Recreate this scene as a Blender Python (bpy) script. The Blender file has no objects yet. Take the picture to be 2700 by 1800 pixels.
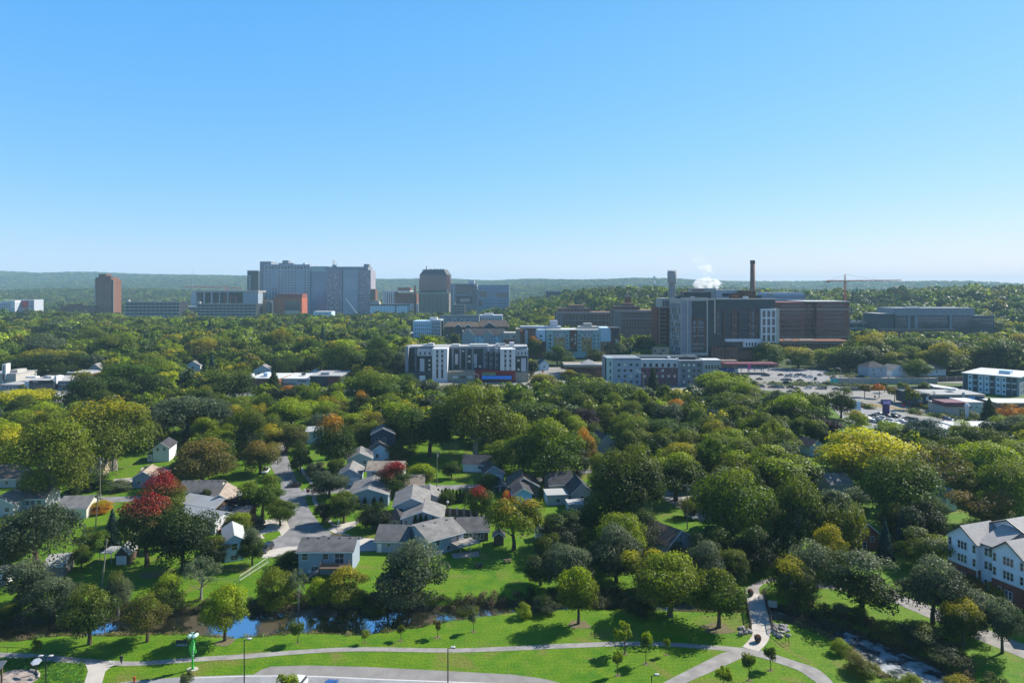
import bpy, math, random
import numpy as np
from mathutils import Vector, Matrix
random.seed(7); rng = np.random.default_rng(11)
SC = bpy.context.scene; COL = SC.collection
F, YH, CH = 1800.0, 757.0, 66.0          # focal length and horizon row in pixels of the 2700x1800 photograph, camera height
def smooth(a, b, v):
    t = np.clip((v - a) / (b - a), 0, 1); return t * t * (3 - 2 * t)
def X(px, Y): return (px - 1350.0) / F * Y
def Z(py, Y): return CH - (py - YH) / F * Y
def G(px, py, z=0.0):
    Y = F * (CH - z) / (py - YH); return (X(px, Y), Y)
# ---------------------------------------------------------------- creek course
CREEK = [(-260,1700,3.4),(-100,1683,3.4),(0,1673,3.2),(120,1662,3.0),(190,1654,2.8),(350,1651,3.2),(540,1647,3.4),(650,1650,4.6),(800,1638,4.4),(970,1642,4.6),(1096,1634,3.0),(1192,1627,1.2),
         (1350,1608,.9),(1500,1600,.9),(1650,1600,.9),(1800,1604,1.0),(1985,1606,1.3),(2100,1640,1.2),(2200,1672,1.4),(2290,1712,2.6),(2350,1745,3.4),(2410,1775,3.6),(2480,1815,3.4),(2560,1870,3.2)]
CP = np.array([(*G(x, y, -1.5), w) for x, y, w in CREEK])
def creek_d(x, y):
    x = np.asarray(x, float); y = np.asarray(y, float)
    best = np.full(np.broadcast(x, y).shape, 1e9)
    for (ax, ay, aw), (bx, by, bw) in zip(CP[:-1], CP[1:]):
        dx, dy = bx - ax, by - ay
        t = np.clip(((x - ax) * dx + (y - ay) * dy) / (dx * dx + dy * dy), 0, 1)
        best = np.minimum(best, np.hypot(x - ax - t * dx, y - ay - t * dy) - (aw + t * (bw - aw)))
    return best
HP = np.array([[900,0],[1300,0],[1400,16],[1480,30],[1560,40],[1700,44],[1850,40],[2050,36],[2250,36],[2400,40],[2550,46],[2700,49],[3100,46],[4200,30]], float)
RP = np.array([[-1500,205],[0,198],[256,186],[440,182],[650,152],[980,138],[1190,124],[1627,124],[2000,116],[2319,104],[2478,92],[2700,76],[4200,70]], float)
def T(x, y):
    x = np.asarray(x, float); y = np.asarray(y, float)
    ys = np.maximum(y, 40.0); px = 1350 + F * x / ys
    h = np.interp(px, HP[:, 0], HP[:, 1]) * smooth(820, 1450, y) * (1 - smooth(1800, 2700, y)) * (1 + .10 * np.sin(x * .011 + y * .004))
    r = np.interp(px, RP[:, 0], RP[:, 1]) * smooth(4300, 6600, y)
    m = 26 * smooth(2300, 3300, y) * (1 - smooth(5200, 6500, y)) * (1 + np.sin(x * .0021 + 1.3 * np.sin(y * .0017)) * .9 + .6 * np.sin(y * .0034 + x * .0009))
    m = m + 9 * smooth(4300, 6600, y) * np.sin(x * .0047 + 2 * np.sin(x * .0013))
    near = (y < 420) & (y > 70)
    c = np.zeros(np.broadcast(x, y).shape)
    if np.any(near):
        d = creek_d(x, y)
        c = np.where(near, -2.6 * (1 - smooth(-.6, 3.4, d)), 0.0)
    return h + r + m + c
# ---------------------------------------------------------------- materials
MATS = {}
def new_mat(name):
    m = bpy.data.materials.new(name); m.use_nodes = True
    nt = m.node_tree; nt.nodes.clear(); return m, nt, nt.nodes, nt.links
def mat(name, c, rough=.75, var=.18, scale=.6, spec=.3, metal=0.0, bump=0.0, c2=None, fine=0.0, tr=0.0):
    if name in MATS: return MATS[name]
    m, nt, N, L = new_mat(name)
    o = N.new('ShaderNodeOutputMaterial'); b = N.new('ShaderNodeBsdfPrincipled'); L.new(b.outputs[0], o.inputs[0])
    b.inputs['Roughness'].default_value = rough; b.inputs['Metallic'].default_value = metal
    b.inputs['Specular IOR Level'].default_value = spec
    g = N.new('ShaderNodeNewGeometry')
    n = N.new('ShaderNodeTexNoise'); n.inputs['Scale'].default_value = scale; n.inputs['Detail'].default_value = 4
    L.new(g.outputs['Position'], n.inputs['Vector'])
    mx = N.new('ShaderNodeMix'); mx.data_type = 'RGBA'
    a = np.array(c, float); q = np.array(c2, float) if c2 else a * (1 + var)
    lo = a * (1 - var) if not c2 else a
    mx.inputs[6].default_value = (*lo, 1); mx.inputs[7].default_value = (*q, 1)
    mr = N.new('ShaderNodeMapRange'); mr.inputs[1].default_value = .35; mr.inputs[2].default_value = .65
    L.new(n.outputs[0], mr.inputs[0]); L.new(mr.outputs[0], mx.inputs[0])
    out = mx.outputs[2]
    if fine:
        n2 = N.new('ShaderNodeTexNoise'); n2.inputs['Scale'].default_value = scale * 14; n2.inputs['Detail'].default_value = 2
        L.new(g.outputs['Position'], n2.inputs['Vector'])
        m2 = N.new('ShaderNodeMix'); m2.data_type = 'RGBA'; m2.blend_type = 'MULTIPLY'; m2.inputs[0].default_value = 1
        r2 = N.new('ShaderNodeMapRange'); r2.inputs[1].default_value = .3; r2.inputs[2].default_value = .7; r2.inputs[3].default_value = 1 - fine; r2.inputs[4].default_value = 1 + fine
        L.new(n2.outputs[0], r2.inputs[0]); L.new(out, m2.inputs[6]); L.new(r2.outputs[0], m2.inputs[7]); out = m2.outputs[2]
    L.new(out, b.inputs['Base Color'])
    if bump:
        bp = N.new('ShaderNodeBump'); bp.inputs['Strength'].default_value = .6; bp.inputs['Distance'].default_value = bump
        L.new(n.outputs[0], bp.inputs['Height']); L.new(bp.outputs[0], b.inputs['Normal'])
    MATS[name] = m; return m
def obj_color_mat(name, rough=.3, spec=.5, metal=0.0, coat=0.0):
    if name in MATS: return MATS[name]
    m, nt, N, L = new_mat(name)
    o = N.new('ShaderNodeOutputMaterial'); b = N.new('ShaderNodeBsdfPrincipled'); L.new(b.outputs[0], o.inputs[0])
    oi = N.new('ShaderNodeObjectInfo'); L.new(oi.outputs['Color'], b.inputs['Base Color'])
    b.inputs['Roughness'].default_value = rough; b.inputs['Specular IOR Level'].default_value = spec; b.inputs['Metallic'].default_value = metal; b.inputs['Coat Weight'].default_value = coat
    MATS[name] = m; return m
def leaf_mat(name, mode):
    m, nt, N, L = new_mat(name)
    o = N.new('ShaderNodeOutputMaterial'); b = N.new('ShaderNodeBsdfPrincipled'); tr = N.new('ShaderNodeBsdfTranslucent'); ms = N.new('ShaderNodeMixShader')
    ms.inputs[0].default_value = .36
    L.new(b.outputs[0], ms.inputs[1]); L.new(tr.outputs[0], ms.inputs[2]); L.new(ms.outputs[0], o.inputs[0])
    b.inputs['Roughness'].default_value = .5; b.inputs['Specular IOR Level'].default_value = .16
    ar = N.new('ShaderNodeAttribute'); ar.attribute_name = 'rnd'
    if mode == 'object':
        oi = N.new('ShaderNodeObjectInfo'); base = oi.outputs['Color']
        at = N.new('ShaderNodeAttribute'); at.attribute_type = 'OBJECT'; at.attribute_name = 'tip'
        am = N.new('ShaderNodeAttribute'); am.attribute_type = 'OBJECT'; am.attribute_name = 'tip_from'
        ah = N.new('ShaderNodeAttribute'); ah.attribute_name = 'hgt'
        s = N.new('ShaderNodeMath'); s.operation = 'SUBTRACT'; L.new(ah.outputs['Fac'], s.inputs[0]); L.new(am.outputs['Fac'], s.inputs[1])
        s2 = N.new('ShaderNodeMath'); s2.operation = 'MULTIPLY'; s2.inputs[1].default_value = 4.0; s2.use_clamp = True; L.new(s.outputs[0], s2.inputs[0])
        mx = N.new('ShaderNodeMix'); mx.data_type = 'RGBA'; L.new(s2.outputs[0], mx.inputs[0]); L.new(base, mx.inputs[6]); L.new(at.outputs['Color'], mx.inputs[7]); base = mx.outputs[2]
    else:
        ac = N.new('ShaderNodeAttribute'); ac.attribute_name = 'col'; base = ac.outputs['Color']
    hs = N.new('ShaderNodeHueSaturation')
    r1 = N.new('ShaderNodeMapRange'); r1.inputs[3].default_value = .492; r1.inputs[4].default_value = .522; L.new(ar.outputs['Fac'], r1.inputs[0])
    fr = N.new('ShaderNodeMath'); fr.operation = 'FRACT'; q = N.new('ShaderNodeMath'); q.operation = 'MULTIPLY'; q.inputs[1].default_value = 7.31
    L.new(ar.outputs['Fac'], q.inputs[0]); L.new(q.outputs[0], fr.inputs[0])
    r2 = N.new('ShaderNodeMapRange'); r2.inputs[3].default_value = .55; r2.inputs[4].default_value = 1.5; L.new(fr.outputs[0], r2.inputs[0])
    L.new(r1.outputs[0], hs.inputs['Hue']); L.new(r2.outputs[0], hs.inputs['Value']); L.new(base, hs.inputs['Color'])
    L.new(hs.outputs[0], b.inputs['Base Color'])
    h2 = N.new('ShaderNodeHueSaturation'); h2.inputs['Saturation'].default_value = 1.15; h2.inputs['Value'].default_value = 1.7; h2.inputs['Hue'].default_value = .495; L.new(hs.outputs[0], h2.inputs['Color']); L.new(h2.outputs[0], tr.inputs['Color'])
    return m
# ---------------------------------------------------------------- mesh building
class MB:
    def __init__(s): s.v = []; s.f = []; s.m = []; s.mats = []
    def slot(s, m):
        if m not in s.mats: s.mats.append(m)
        return s.mats.index(m)
    def add(s, vs, fs, m):
        k = len(s.v); s.v += [tuple(map(float, v)) for v in vs]; i = s.slot(m)
        for f in fs: s.f.append(tuple(k + j for j in f)); s.m.append(i)
    def box(s, m, x0, y0, z0, x1, y1, z1):
        if x1 < x0: x0, x1 = x1, x0
        if y1 < y0: y0, y1 = y1, y0
        if z1 < z0: z0, z1 = z1, z0
        s.add([(x0,y0,z0),(x1,y0,z0),(x1,y1,z0),(x0,y1,z0),(x0,y0,z1),(x1,y0,z1),(x1,y1,z1),(x0,y1,z1)],
              [(3,2,1,0),(4,5,6,7),(0,1,5,4),(1,2,6,5),(2,3,7,6),(3,0,4,7)], m)
    def prism(s, m, poly, z0, z1):
        n = len(poly)
        s.add([(x, y, z0) for x, y in poly] + [(x, y, z1) for x, y in poly],
              [tuple(range(n))[::-1], tuple(range(n, 2 * n))] + [(i, (i + 1) % n, n + (i + 1) % n, n + i) for i in range(n)], m)
    def slab(s, m, quad, t):        # a quad given thickness t downwards
        n = len(quad)
        s.add(list(quad) + [(x, y, z - t) for x, y, z in quad], [tuple(range(n)), tuple(range(2 * n - 1, n - 1, -1))] + [(i, n + i, n + (i + 1) % n, (i + 1) % n) for i in range(n)], m)
    def tube(s, m, pts, rad, n=6, cap=True):
        pts = [Vector(p) for p in pts]; rad = rad if hasattr(rad, '__len__') else [rad] * len(pts)
        k = len(s.v); i0 = s.slot(m); prev = None
        for i, p in enumerate(pts):
            d = (pts[min(i + 1, len(pts) - 1)] - pts[max(i - 1, 0)])
            d = d.normalized() if d.length > 1e-9 else Vector((0, 0, 1))
            a = d.cross(Vector((0, 1, 0)) if abs(d.y) < .9 else Vector((1, 0, 0))).normalized(); b = d.cross(a)
            for j in range(n):
                t = 2 * math.pi * j / n; s.v.append(tuple(p + (a * math.cos(t) + b * math.sin(t)) * rad[i]))
            if i:
                for j in range(n):
                    s.f.append((k + (i - 1) * n + j, k + (i - 1) * n + (j + 1) % n, k + i * n + (j + 1) % n, k + i * n + j)); s.m.append(i0)
        if cap:
            s.f.append(tuple(range(k, k + n))[::-1]); s.m.append(i0)
            e = k + (len(pts) - 1) * n; s.f.append(tuple(range(e, e + n))); s.m.append(i0)
    def lathe(s, m, prof, n=12, c=(0, 0, 0)):
        s.tube(m, [(c[0], c[1], c[2] + z) for r, z in prof], [max(r, 1e-4) for r, z in prof], n)
    def blob(s, m, c, r, nu=10, nv=7, jit=0.0, seed=0):
        R = random.Random(seed); vs = []
        for i in range(nv + 1):
            for j in range(nu):
                th = math.pi * i / nv; ph = 2 * math.pi * j / nu; q = 1 + R.uniform(-jit, jit)
                vs.append((c[0] + r[0] * q * math.sin(th) * math.cos(ph), c[1] + r[1] * q * math.sin(th) * math.sin(ph), c[2] + r[2] * q * math.cos(th)))
        s.add(vs, [(i * nu + j, (i + 1) * nu + j, (i + 1) * nu + (j + 1) % nu, i * nu + (j + 1) % nu) for i in range(nv) for j in range(nu)], m)
    def mesh(s, name):
        me = bpy.data.meshes.new(name); me.from_pydata(s.v, [], s.f)
        for m in s.mats: me.materials.append(m)
        me.polygons.foreach_set('material_index', s.m); me.update(); return me
    def build(s, name, parent=None, smooth_=False):
        me = s.mesh(name)
        if smooth_: me.polygons.foreach_set('use_smooth', [True] * len(me.polygons))
        return link(bpy.data.objects.new(name, me), parent)
def link(o, parent=None):
    COL.objects.link(o)
    if parent: o.parent = parent
    return o
def tag(o, label=None, cat=None, group=None, kind=None):
    if label: o['label'] = label
    if cat: o['category'] = cat
    if group: o['group'] = group
    if kind: o['kind'] = kind
    return o
def empty(name, loc, rz=0.0, label=None, cat=None, group=None):
    o = bpy.data.objects.new(name, None); o.location = loc; o.rotation_euler = (0, 0, rz); o.empty_display_size = .3
    return tag(link(o), label, cat, group)
def kids(o, cache={}): return [c for c in o.children]
def copy_tree(o, parent=None, ch=None):
    c = o.copy(); COL.objects.link(c); c.parent = parent
    for k in (CH_OF[o.name] if o.name in CH_OF else list(o.children)): copy_tree(k, c)
    return c
CH_OF = {}
def struct(o): o['kind'] = 'structure'; return o
def np_mesh(name, V, Q, mats, attrs=None, cols=None, sm=False):
    me = bpy.data.meshes.new(name); nv, nq = len(V), len(Q)
    me.vertices.add(nv); me.vertices.foreach_set('co', np.asarray(V, np.float32).ravel())
    me.loops.add(nq * 4); me.loops.foreach_set('vertex_index', np.asarray(Q, np.int32).ravel())
    me.polygons.add(nq); me.polygons.foreach_set('loop_start', np.arange(0, nq * 4, 4, dtype=np.int32))
    try: me.polygons.foreach_set('loop_total', np.full(nq, 4, np.int32))
    except Exception: pass
    for m in mats: me.materials.append(m)
    for k, a in (attrs or {}).items():
        at = me.attributes.new(k, 'FLOAT', 'POINT'); at.data.foreach_set('value', np.asarray(a, np.float32))
    if cols is not None:
        at = me.attributes.new('col', 'FLOAT_COLOR', 'POINT'); at.data.foreach_set('color', np.asarray(cols, np.float32).ravel())
    me.update(calc_edges=True); me.validate()
    if sm: me.polygons.foreach_set('use_smooth', [True] * nq)
    return me
# ---------------------------------------------------------------- camera, light, sky
cam = bpy.data.cameras.new('Camera'); co = bpy.data.objects.new('Camera', cam); COL.objects.link(co)
co.location = (0, 0, CH); co.rotation_euler = (math.radians(90), 0, 0)
cam.lens = 24; cam.sensor_width = 36; cam.shift_y = -(900 - YH) / 2700; cam.clip_start = 1; cam.clip_end = 60000
SC.camera = co
SUN_EL, SUN_AZ = math.radians(38.5), math.atan2(.87, .48)      # azimuth measured from +Y towards +X
sd = Vector((math.sin(SUN_AZ) * math.cos(SUN_EL), math.cos(SUN_AZ) * math.cos(SUN_EL), math.sin(SUN_EL)))
sl = bpy.data.lights.new('sun', 'SUN'); sl.energy = 5.0; sl.angle = math.radians(.5); sl.color = (1, .95, .86)
so = link(bpy.data.objects.new('sun', sl)); so.rotation_euler = sd.to_track_quat('Z', 'Y').to_euler(); so.location = (0, 0, 300)
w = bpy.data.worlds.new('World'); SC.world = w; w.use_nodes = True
N, L = w.node_tree.nodes, w.node_tree.links; N.clear()
wo = N.new('ShaderNodeOutputWorld'); bg = N.new('ShaderNodeBackground'); sky = N.new('ShaderNodeTexSky')
sky.sky_type = 'NISHITA'; sky.sun_disc = False; sky.sun_elevation = SUN_EL; sky.sun_rotation = SUN_AZ
sky.altitude = 300; sky.air_density = 1.0; sky.dust_density = .1; sky.ozone_density = 1.0
se = N.new('ShaderNodeSeparateColor'); cb = N.new('ShaderNodeCombineColor'); L.new(sky.outputs[0], se.inputs[0])
for i, (ex, ga) in enumerate(((1.05, .44), (.52, 1.47), (.06, 4.6))):       # the photograph's rendering of blue: flatter in green and blue than the raw sky
    p_ = N.new('ShaderNodeMath'); p_.operation = 'POWER'; p_.inputs[1].default_value = ex; L.new(se.outputs[i], p_.inputs[0])
    q_ = N.new('ShaderNodeMath'); q_.operation = 'MULTIPLY'; q_.inputs[1].default_value = ga; L.new(p_.outputs[0], q_.inputs[0]); L.new(q_.outputs[0], cb.inputs[i])
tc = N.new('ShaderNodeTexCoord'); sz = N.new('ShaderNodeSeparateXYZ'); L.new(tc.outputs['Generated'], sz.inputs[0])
el = N.new('ShaderNodeMapRange'); el.interpolation_type = 'SMOOTHSTEP'; el.inputs[1].default_value = .32; el.inputs[2].default_value = .85; el.inputs[3].default_value = 1; el.inputs[4].default_value = .34; L.new(sz.outputs[2], el.inputs[0])   # added dimming towards the zenith, like a deep clear sky, to cut ambient fill
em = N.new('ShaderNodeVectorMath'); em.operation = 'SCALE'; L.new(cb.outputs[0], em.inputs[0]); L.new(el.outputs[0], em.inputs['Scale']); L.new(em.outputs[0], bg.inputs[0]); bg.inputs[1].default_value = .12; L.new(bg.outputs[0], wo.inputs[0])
SC.view_settings.view_transform = 'Standard'; SC.view_settings.look = 'None'; SC.view_settings.exposure = .72; SC.view_settings.gamma = 1
SC.render.engine = 'CYCLES'
SC.cycles.volume_bounces = 2; SC.cycles.max_bounces = 5; SC.cycles.diffuse_bounces = 2; SC.cycles.transmission_bounces = 3; SC.cycles.transparent_max_bounces = 8
try: SC.cycles.use_denoising = True; SC.cycles.denoiser = 'OPENIMAGEDENOISE'
except Exception: pass
# ---------------------------------------------------------------- haze
hm, nt, N, L = new_mat('haze_air'); o = N.new('ShaderNodeOutputMaterial'); pv = N.new('ShaderNodeVolumePrincipled')
pv.inputs['Density'].default_value = 0.85e-4; pv.inputs['Color'].default_value = (.52, .80, .97, 1); pv.inputs['Anisotropy'].default_value = 0
L.new(pv.outputs[0], o.inputs['Volume'])
hb = MB(); hb.box(hm, -14000, -300, -6, 14000, 12500, 262); hz = hb.build('haze'); tag(hz, kind='stuff', label='thin blue haze over the valley')
# ---------------------------------------------------------------- ground materials
def grass_mat():
    m, nt, N, L = new_mat('grass')
    o = N.new('ShaderNodeOutputMaterial'); b = N.new('ShaderNodeBsdfPrincipled'); L.new(b.outputs[0], o.inputs[0])
    b.inputs['Roughness'].default_value = .8; b.inputs['Specular IOR Level'].default_value = .15
    g = N.new('ShaderNodeNewGeometry')
    def noise(sc, det=5, dist=0):
        n = N.new('ShaderNodeTexNoise'); n.inputs['Scale'].default_value = sc; n.inputs['Detail'].default_value = det; n.inputs['Distortion'].default_value = dist
        L.new(g.outputs['Position'], n.inputs['Vector']); return n
    def ramp(n, a, b2):
        r = N.new('ShaderNodeMapRange'); r.inputs[1].default_value = a; r.inputs[2].default_value = b2; L.new(n.outputs[0], r.inputs[0]); return r
    def mix(f, a, b2, bt='MIX'):
        x = N.new('ShaderNodeMix'); x.data_type = 'RGBA'; x.blend_type = bt
        L.new(f, x.inputs[0])
        for k, c in ((6, a), (7, b2)):
            if isinstance(c, tuple): x.inputs[k].default_value = (*c, 1)
            else: L.new(c, x.inputs[k])
        return x.outputs[2]
    big = ramp(noise(.035, 3, .6), .38, .62); mid = ramp(noise(.35, 6), .35, .68); fine = ramp(noise(3.2, 5), .3, .7)
    c = mix(big.outputs[0], (.054, .155, .004), (.088, .18, .005))
    c = mix(mid.outputs[0], c, (.115, .20, .008))
    sp = ramp(noise(.11, 5, 1), .55, .72)
    c = mix(sp.outputs[0], c, (.16, .16, .035))
    dk = N.new('ShaderNodeMix'); dk.data_type = 'RGBA'; dk.blend_type = 'MULTIPLY'; dk.inputs[0].default_value = 1
    r = N.new('ShaderNodeMapRange'); r.inputs[3].default_value = .55; r.inputs[4].default_value = 1.35; L.new(fine.outputs[0], r.inputs[0])
    L.new(c, dk.inputs[6]); L.new(r.outputs[0], dk.inputs[7]); c = dk.outputs[2]
    wv_ = N.new('ShaderNodeTexWave'); wv_.inputs['Scale'].default_value = .28; wv_.inputs['Distortion'].default_value = 14; wv_.inputs['Detail'].default_value = 2; wv_.inputs['Detail Scale'].default_value = .3; wv_.bands_direction = 'Y'; L.new(g.outputs['Position'], wv_.inputs['Vector'])
    rw = N.new('ShaderNodeMapRange'); rw.inputs[3].default_value = .94; rw.inputs[4].default_value = 1.04; L.new(wv_.outputs[1], rw.inputs[0])
    dm = N.new('ShaderNodeMix'); dm.data_type = 'RGBA'; dm.blend_type = 'MULTIPLY'; dm.inputs[0].default_value = 1; L.new(c, dm.inputs[6]); L.new(rw.outputs[0], dm.inputs[7]); c = dm.outputs[2]
    # bare earth on the creek's banks, wood floor far away
    sx = N.new('ShaderNodeSeparateXYZ'); L.new(g.outputs['Position'], sx.inputs[0])
    bz = N.new('ShaderNodeMapRange'); bz.inputs[1].default_value = -.35; bz.inputs[2].default_value = -.9; L.new(sx.outputs[2], bz.inputs[0])
    c = mix(bz.outputs[0], c, (.055, .045, .025))
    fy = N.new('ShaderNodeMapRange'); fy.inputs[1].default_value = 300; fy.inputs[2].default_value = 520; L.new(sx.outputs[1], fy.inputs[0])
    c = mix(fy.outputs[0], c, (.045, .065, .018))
    L.new(c, b.inputs['Base Color'])
    bp = N.new('ShaderNodeBump'); bp.inputs['Distance'].default_value = .12; bp.inputs['Strength'].default_value = .7; L.new(noise(2.2, 5).outputs[0], bp.inputs['Height']); L.new(bp.outputs[0], b.inputs['Normal'])
    return m
rows = [30.0]
while rows[-1] < 11500: rows.append(rows[-1] + max(1.15, rows[-1] * .0125))
rows = np.array(rows); us = np.linspace(-1.35, 1.35, 440)
UU, YY = np.meshgrid(us, rows); XX = UU * YY
ZZ = T(XX, YY)
nr, nc = UU.shape
idx = np.arange(nr * nc).reshape(nr, nc)
Q = np.stack([idx[:-1, :-1], idx[:-1, 1:], idx[1:, 1:], idx[1:, :-1]], -1).reshape(-1, 4)
GR = grass_mat()
struct(link(bpy.data.objects.new('ground', np_mesh('ground', np.stack([XX, YY, ZZ], -1).reshape(-1, 3), Q, [GR], sm=True))))
bk_ = MB(); bk_.add([(-260, -240, -.02), (260, -240, -.02), (40.5, 30, -.02), (-40.5, 30, -.02)], [(0, 1, 2, 3)], GR); struct(bk_.build('ground'))
# water
wm, nt, N, L = new_mat('creek_water'); o = N.new('ShaderNodeOutputMaterial'); b = N.new('ShaderNodeBsdfPrincipled'); L.new(b.outputs[0], o.inputs[0])
b.inputs['Base Color'].default_value = (.035, .028, .016, 1); b.inputs['Roughness'].default_value = .04; b.inputs['IOR'].default_value = 1.4; b.inputs['Specular IOR Level'].default_value = .9
g = N.new('ShaderNodeNewGeometry'); n = N.new('ShaderNodeTexNoise'); n.inputs['Scale'].default_value = 1.6; n.inputs['Detail'].default_value = 3; L.new(g.outputs['Position'], n.inputs['Vector'])
bp = N.new('ShaderNodeBump'); bp.inputs['Distance'].default_value = .02; bp.inputs['Strength'].default_value = .35; L.new(n.outputs[0], bp.inputs['Height']); L.new(bp.outputs[0], b.inputs['Normal'])
mud = N.new('ShaderNodeTexNoise'); mud.inputs['Scale'].default_value = .09; mud.inputs['Detail'].default_value = 5; L.new(g.outputs['Position'], mud.inputs['Vector'])
mr = N.new('ShaderNodeMapRange'); mr.inputs[1].default_value = .55; mr.inputs[2].default_value = .60; L.new(mud.outputs[0], mr.inputs[0])
mx = N.new('ShaderNodeMix'); mx.data_type = 'RGBA'; L.new(mr.outputs[0], mx.inputs[0]); mx.inputs[6].default_value = (.03, .03, .02, 1); mx.inputs[7].default_value = (.085, .066, .038, 1); L.new(mx.outputs[2], b.inputs['Base Color'])
gl = N.new('ShaderNodeBsdfGlossy'); gl.inputs['Roughness'].default_value = .03; gl.inputs['Color'].default_value = (.85, .92, 1, 1); L.new(bp.outputs[0], gl.inputs['Normal']); gm = N.new('ShaderNodeMixShader'); gf = N.new('ShaderNodeMapRange'); gf.inputs[3].default_value = .62; gf.inputs[4].default_value = .06; L.new(mr.outputs[0], gf.inputs[0]); L.new(gf.outputs[0], gm.inputs[0]); L.new(b.outputs[0], gm.inputs[1]); L.new(gl.outputs[0], gm.inputs[2]); L.new(gm.outputs[0], o.inputs[0])
m3 = N.new('ShaderNodeMapRange'); m3.inputs[3].default_value = .03; m3.inputs[4].default_value = .45; L.new(mr.outputs[0], m3.inputs[0]); L.new(m3.outputs[0], b.inputs['Roughness'])
def strip(pts, extra):
    V = []
    P = [Vector((p[0], p[1], 0)) for p in pts]
    for i, p in enumerate(P):
        d = (P[min(i + 1, len(P) - 1)] - P[max(i - 1, 0)]).normalized(); nn = Vector((-d.y, d.x, 0)); r = pts[i][2] + extra
        V += [p + nn * r, p - nn * r]
    return V
wv = [(v.x, v.y, -1.5) for v in strip([tuple(p) for p in CP[:20]], 2.4)]
wb = MB(); wb.add(wv, [(2 * i + 1, 2 * i + 3, 2 * i + 2, 2 * i) for i in range(len(wv) // 2 - 1)], wm); struct(wb.build('creek_water'))
# riffle: broken water, rough and bumpy, with pale patches mixed into its colour
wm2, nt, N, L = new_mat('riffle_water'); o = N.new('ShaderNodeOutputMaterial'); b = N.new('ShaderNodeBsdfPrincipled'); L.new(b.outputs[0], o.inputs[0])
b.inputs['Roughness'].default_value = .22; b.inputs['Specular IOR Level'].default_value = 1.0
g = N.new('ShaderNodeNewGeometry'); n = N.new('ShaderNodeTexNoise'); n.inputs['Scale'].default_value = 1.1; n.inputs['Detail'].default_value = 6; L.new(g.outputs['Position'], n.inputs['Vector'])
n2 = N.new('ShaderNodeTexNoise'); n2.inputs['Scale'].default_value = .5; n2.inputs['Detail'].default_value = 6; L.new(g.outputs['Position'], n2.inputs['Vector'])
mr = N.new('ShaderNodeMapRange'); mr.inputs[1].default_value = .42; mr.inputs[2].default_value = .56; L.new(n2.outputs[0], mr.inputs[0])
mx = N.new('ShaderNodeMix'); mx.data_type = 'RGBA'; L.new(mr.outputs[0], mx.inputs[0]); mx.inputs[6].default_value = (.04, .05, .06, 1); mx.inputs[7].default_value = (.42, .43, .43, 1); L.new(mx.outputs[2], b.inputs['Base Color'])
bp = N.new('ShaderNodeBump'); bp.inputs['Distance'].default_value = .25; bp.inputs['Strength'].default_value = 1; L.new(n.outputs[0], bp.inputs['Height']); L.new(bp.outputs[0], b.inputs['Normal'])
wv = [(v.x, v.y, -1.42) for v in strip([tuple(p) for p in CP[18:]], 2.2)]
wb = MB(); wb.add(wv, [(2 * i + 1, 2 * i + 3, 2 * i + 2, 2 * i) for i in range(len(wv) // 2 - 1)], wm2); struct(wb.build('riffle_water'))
# ---------------------------------------------------------------- paved sheets
CONC = mat('concrete', (.33, .305, .27), .85, .10, .5, .2, fine=.06)
CONC2 = mat('pale_concrete', (.46, .42, .37), .85, .08, .4, .2, fine=.05)
PATHM = mat('path_asphalt', (.275, .258, .24), .88, .16, .5, .2, fine=.14)
ASPH = mat('asphalt', (.26, .255, .26), .9, .14, .25, .2, fine=.14)
STREET = mat('street_asphalt', (.205, .20, .20), .9, .2, .3, .2, fine=.14)
HIWAY = mat('highway_concrete', (.25, .235, .21), .85, .12, .06, .2, fine=.08)
GRAV = mat('gravel', (.24, .225, .21), .95, .10, .35, .1, fine=.12)
WHITE_LINE = mat('road_line', (.55, .54, .52), .8, .06, 2)
def cat(pts, k=6):
    out = []
    P = [np.array(p, float) for p in pts]
    for i in range(len(P) - 1):
        a, b_, c, d = P[max(i - 1, 0)], P[i], P[i + 1], P[min(i + 2, len(P) - 1)]
        for j in range(k):
            t = j / k; out.append(.5 * ((2 * b_) + (-a + c) * t + (2 * a - 5 * b_ + 4 * c - d) * t * t + (-a + 3 * b_ - 3 * c + d) * t ** 3))
    out.append(P[-1]); return out
def ribbon(name, pairs, z, m, k=6):    # pairs of pixel points on the two edges, laid on the ground
    w2 = [(*G(a, b_, z), *G(c, d, z)) for a, b_, c, d in pairs]
    w2 = cat(w2, k) if k > 1 else w2
    V = []
    for q in w2: V += [(q[0], q[1], z), (q[2], q[3], z)]
    mb = MB(); mb.add(V, [(2 * i, 2 * i + 1, 2 * i + 3, 2 * i + 2) for i in range(len(V) // 2 - 1)], m)
    return struct(mb.build(name))
def poly(name, pts, z, m, world=False):
    mb = MB(); P = pts if world else [G(a, b_, z) for a, b_ in pts]
    mb.add([(x, y, z) for x, y in P], [tuple(range(len(P)))], m)
    o_ = mb.build(name)
    for p in o_.data.polygons:
        if p.normal.z < 0: p.flip()
    return struct(o_)
ribbon('path', [(-160,1716,-160,1730),(0,1719,0,1733),(110,1724,110,1741),(223,1735,223,1750),(310,1741,310,1754),(376,1742,376,1753),(520,1731,520,1743),(650,1723,650,1735),(778,1713,778,1724),(937,1705,937,1716),(1176,1708,1176,1719),
                (1300,1705,1300,1716),(1480,1696,1480,1708),(1644,1690,1644,1702),(1760,1692,1760,1703),(1858,1699,1858,1710),(1930,1704,1930,1717),(2000,1712,2000,1731),(2048,1726,2048,1746),(2105,1744,2105,1766),(2158,1764,2135,1786),(2198,1800,2153,1800),(2220,1840,2165,1840)], .035, PATHM)
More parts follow.
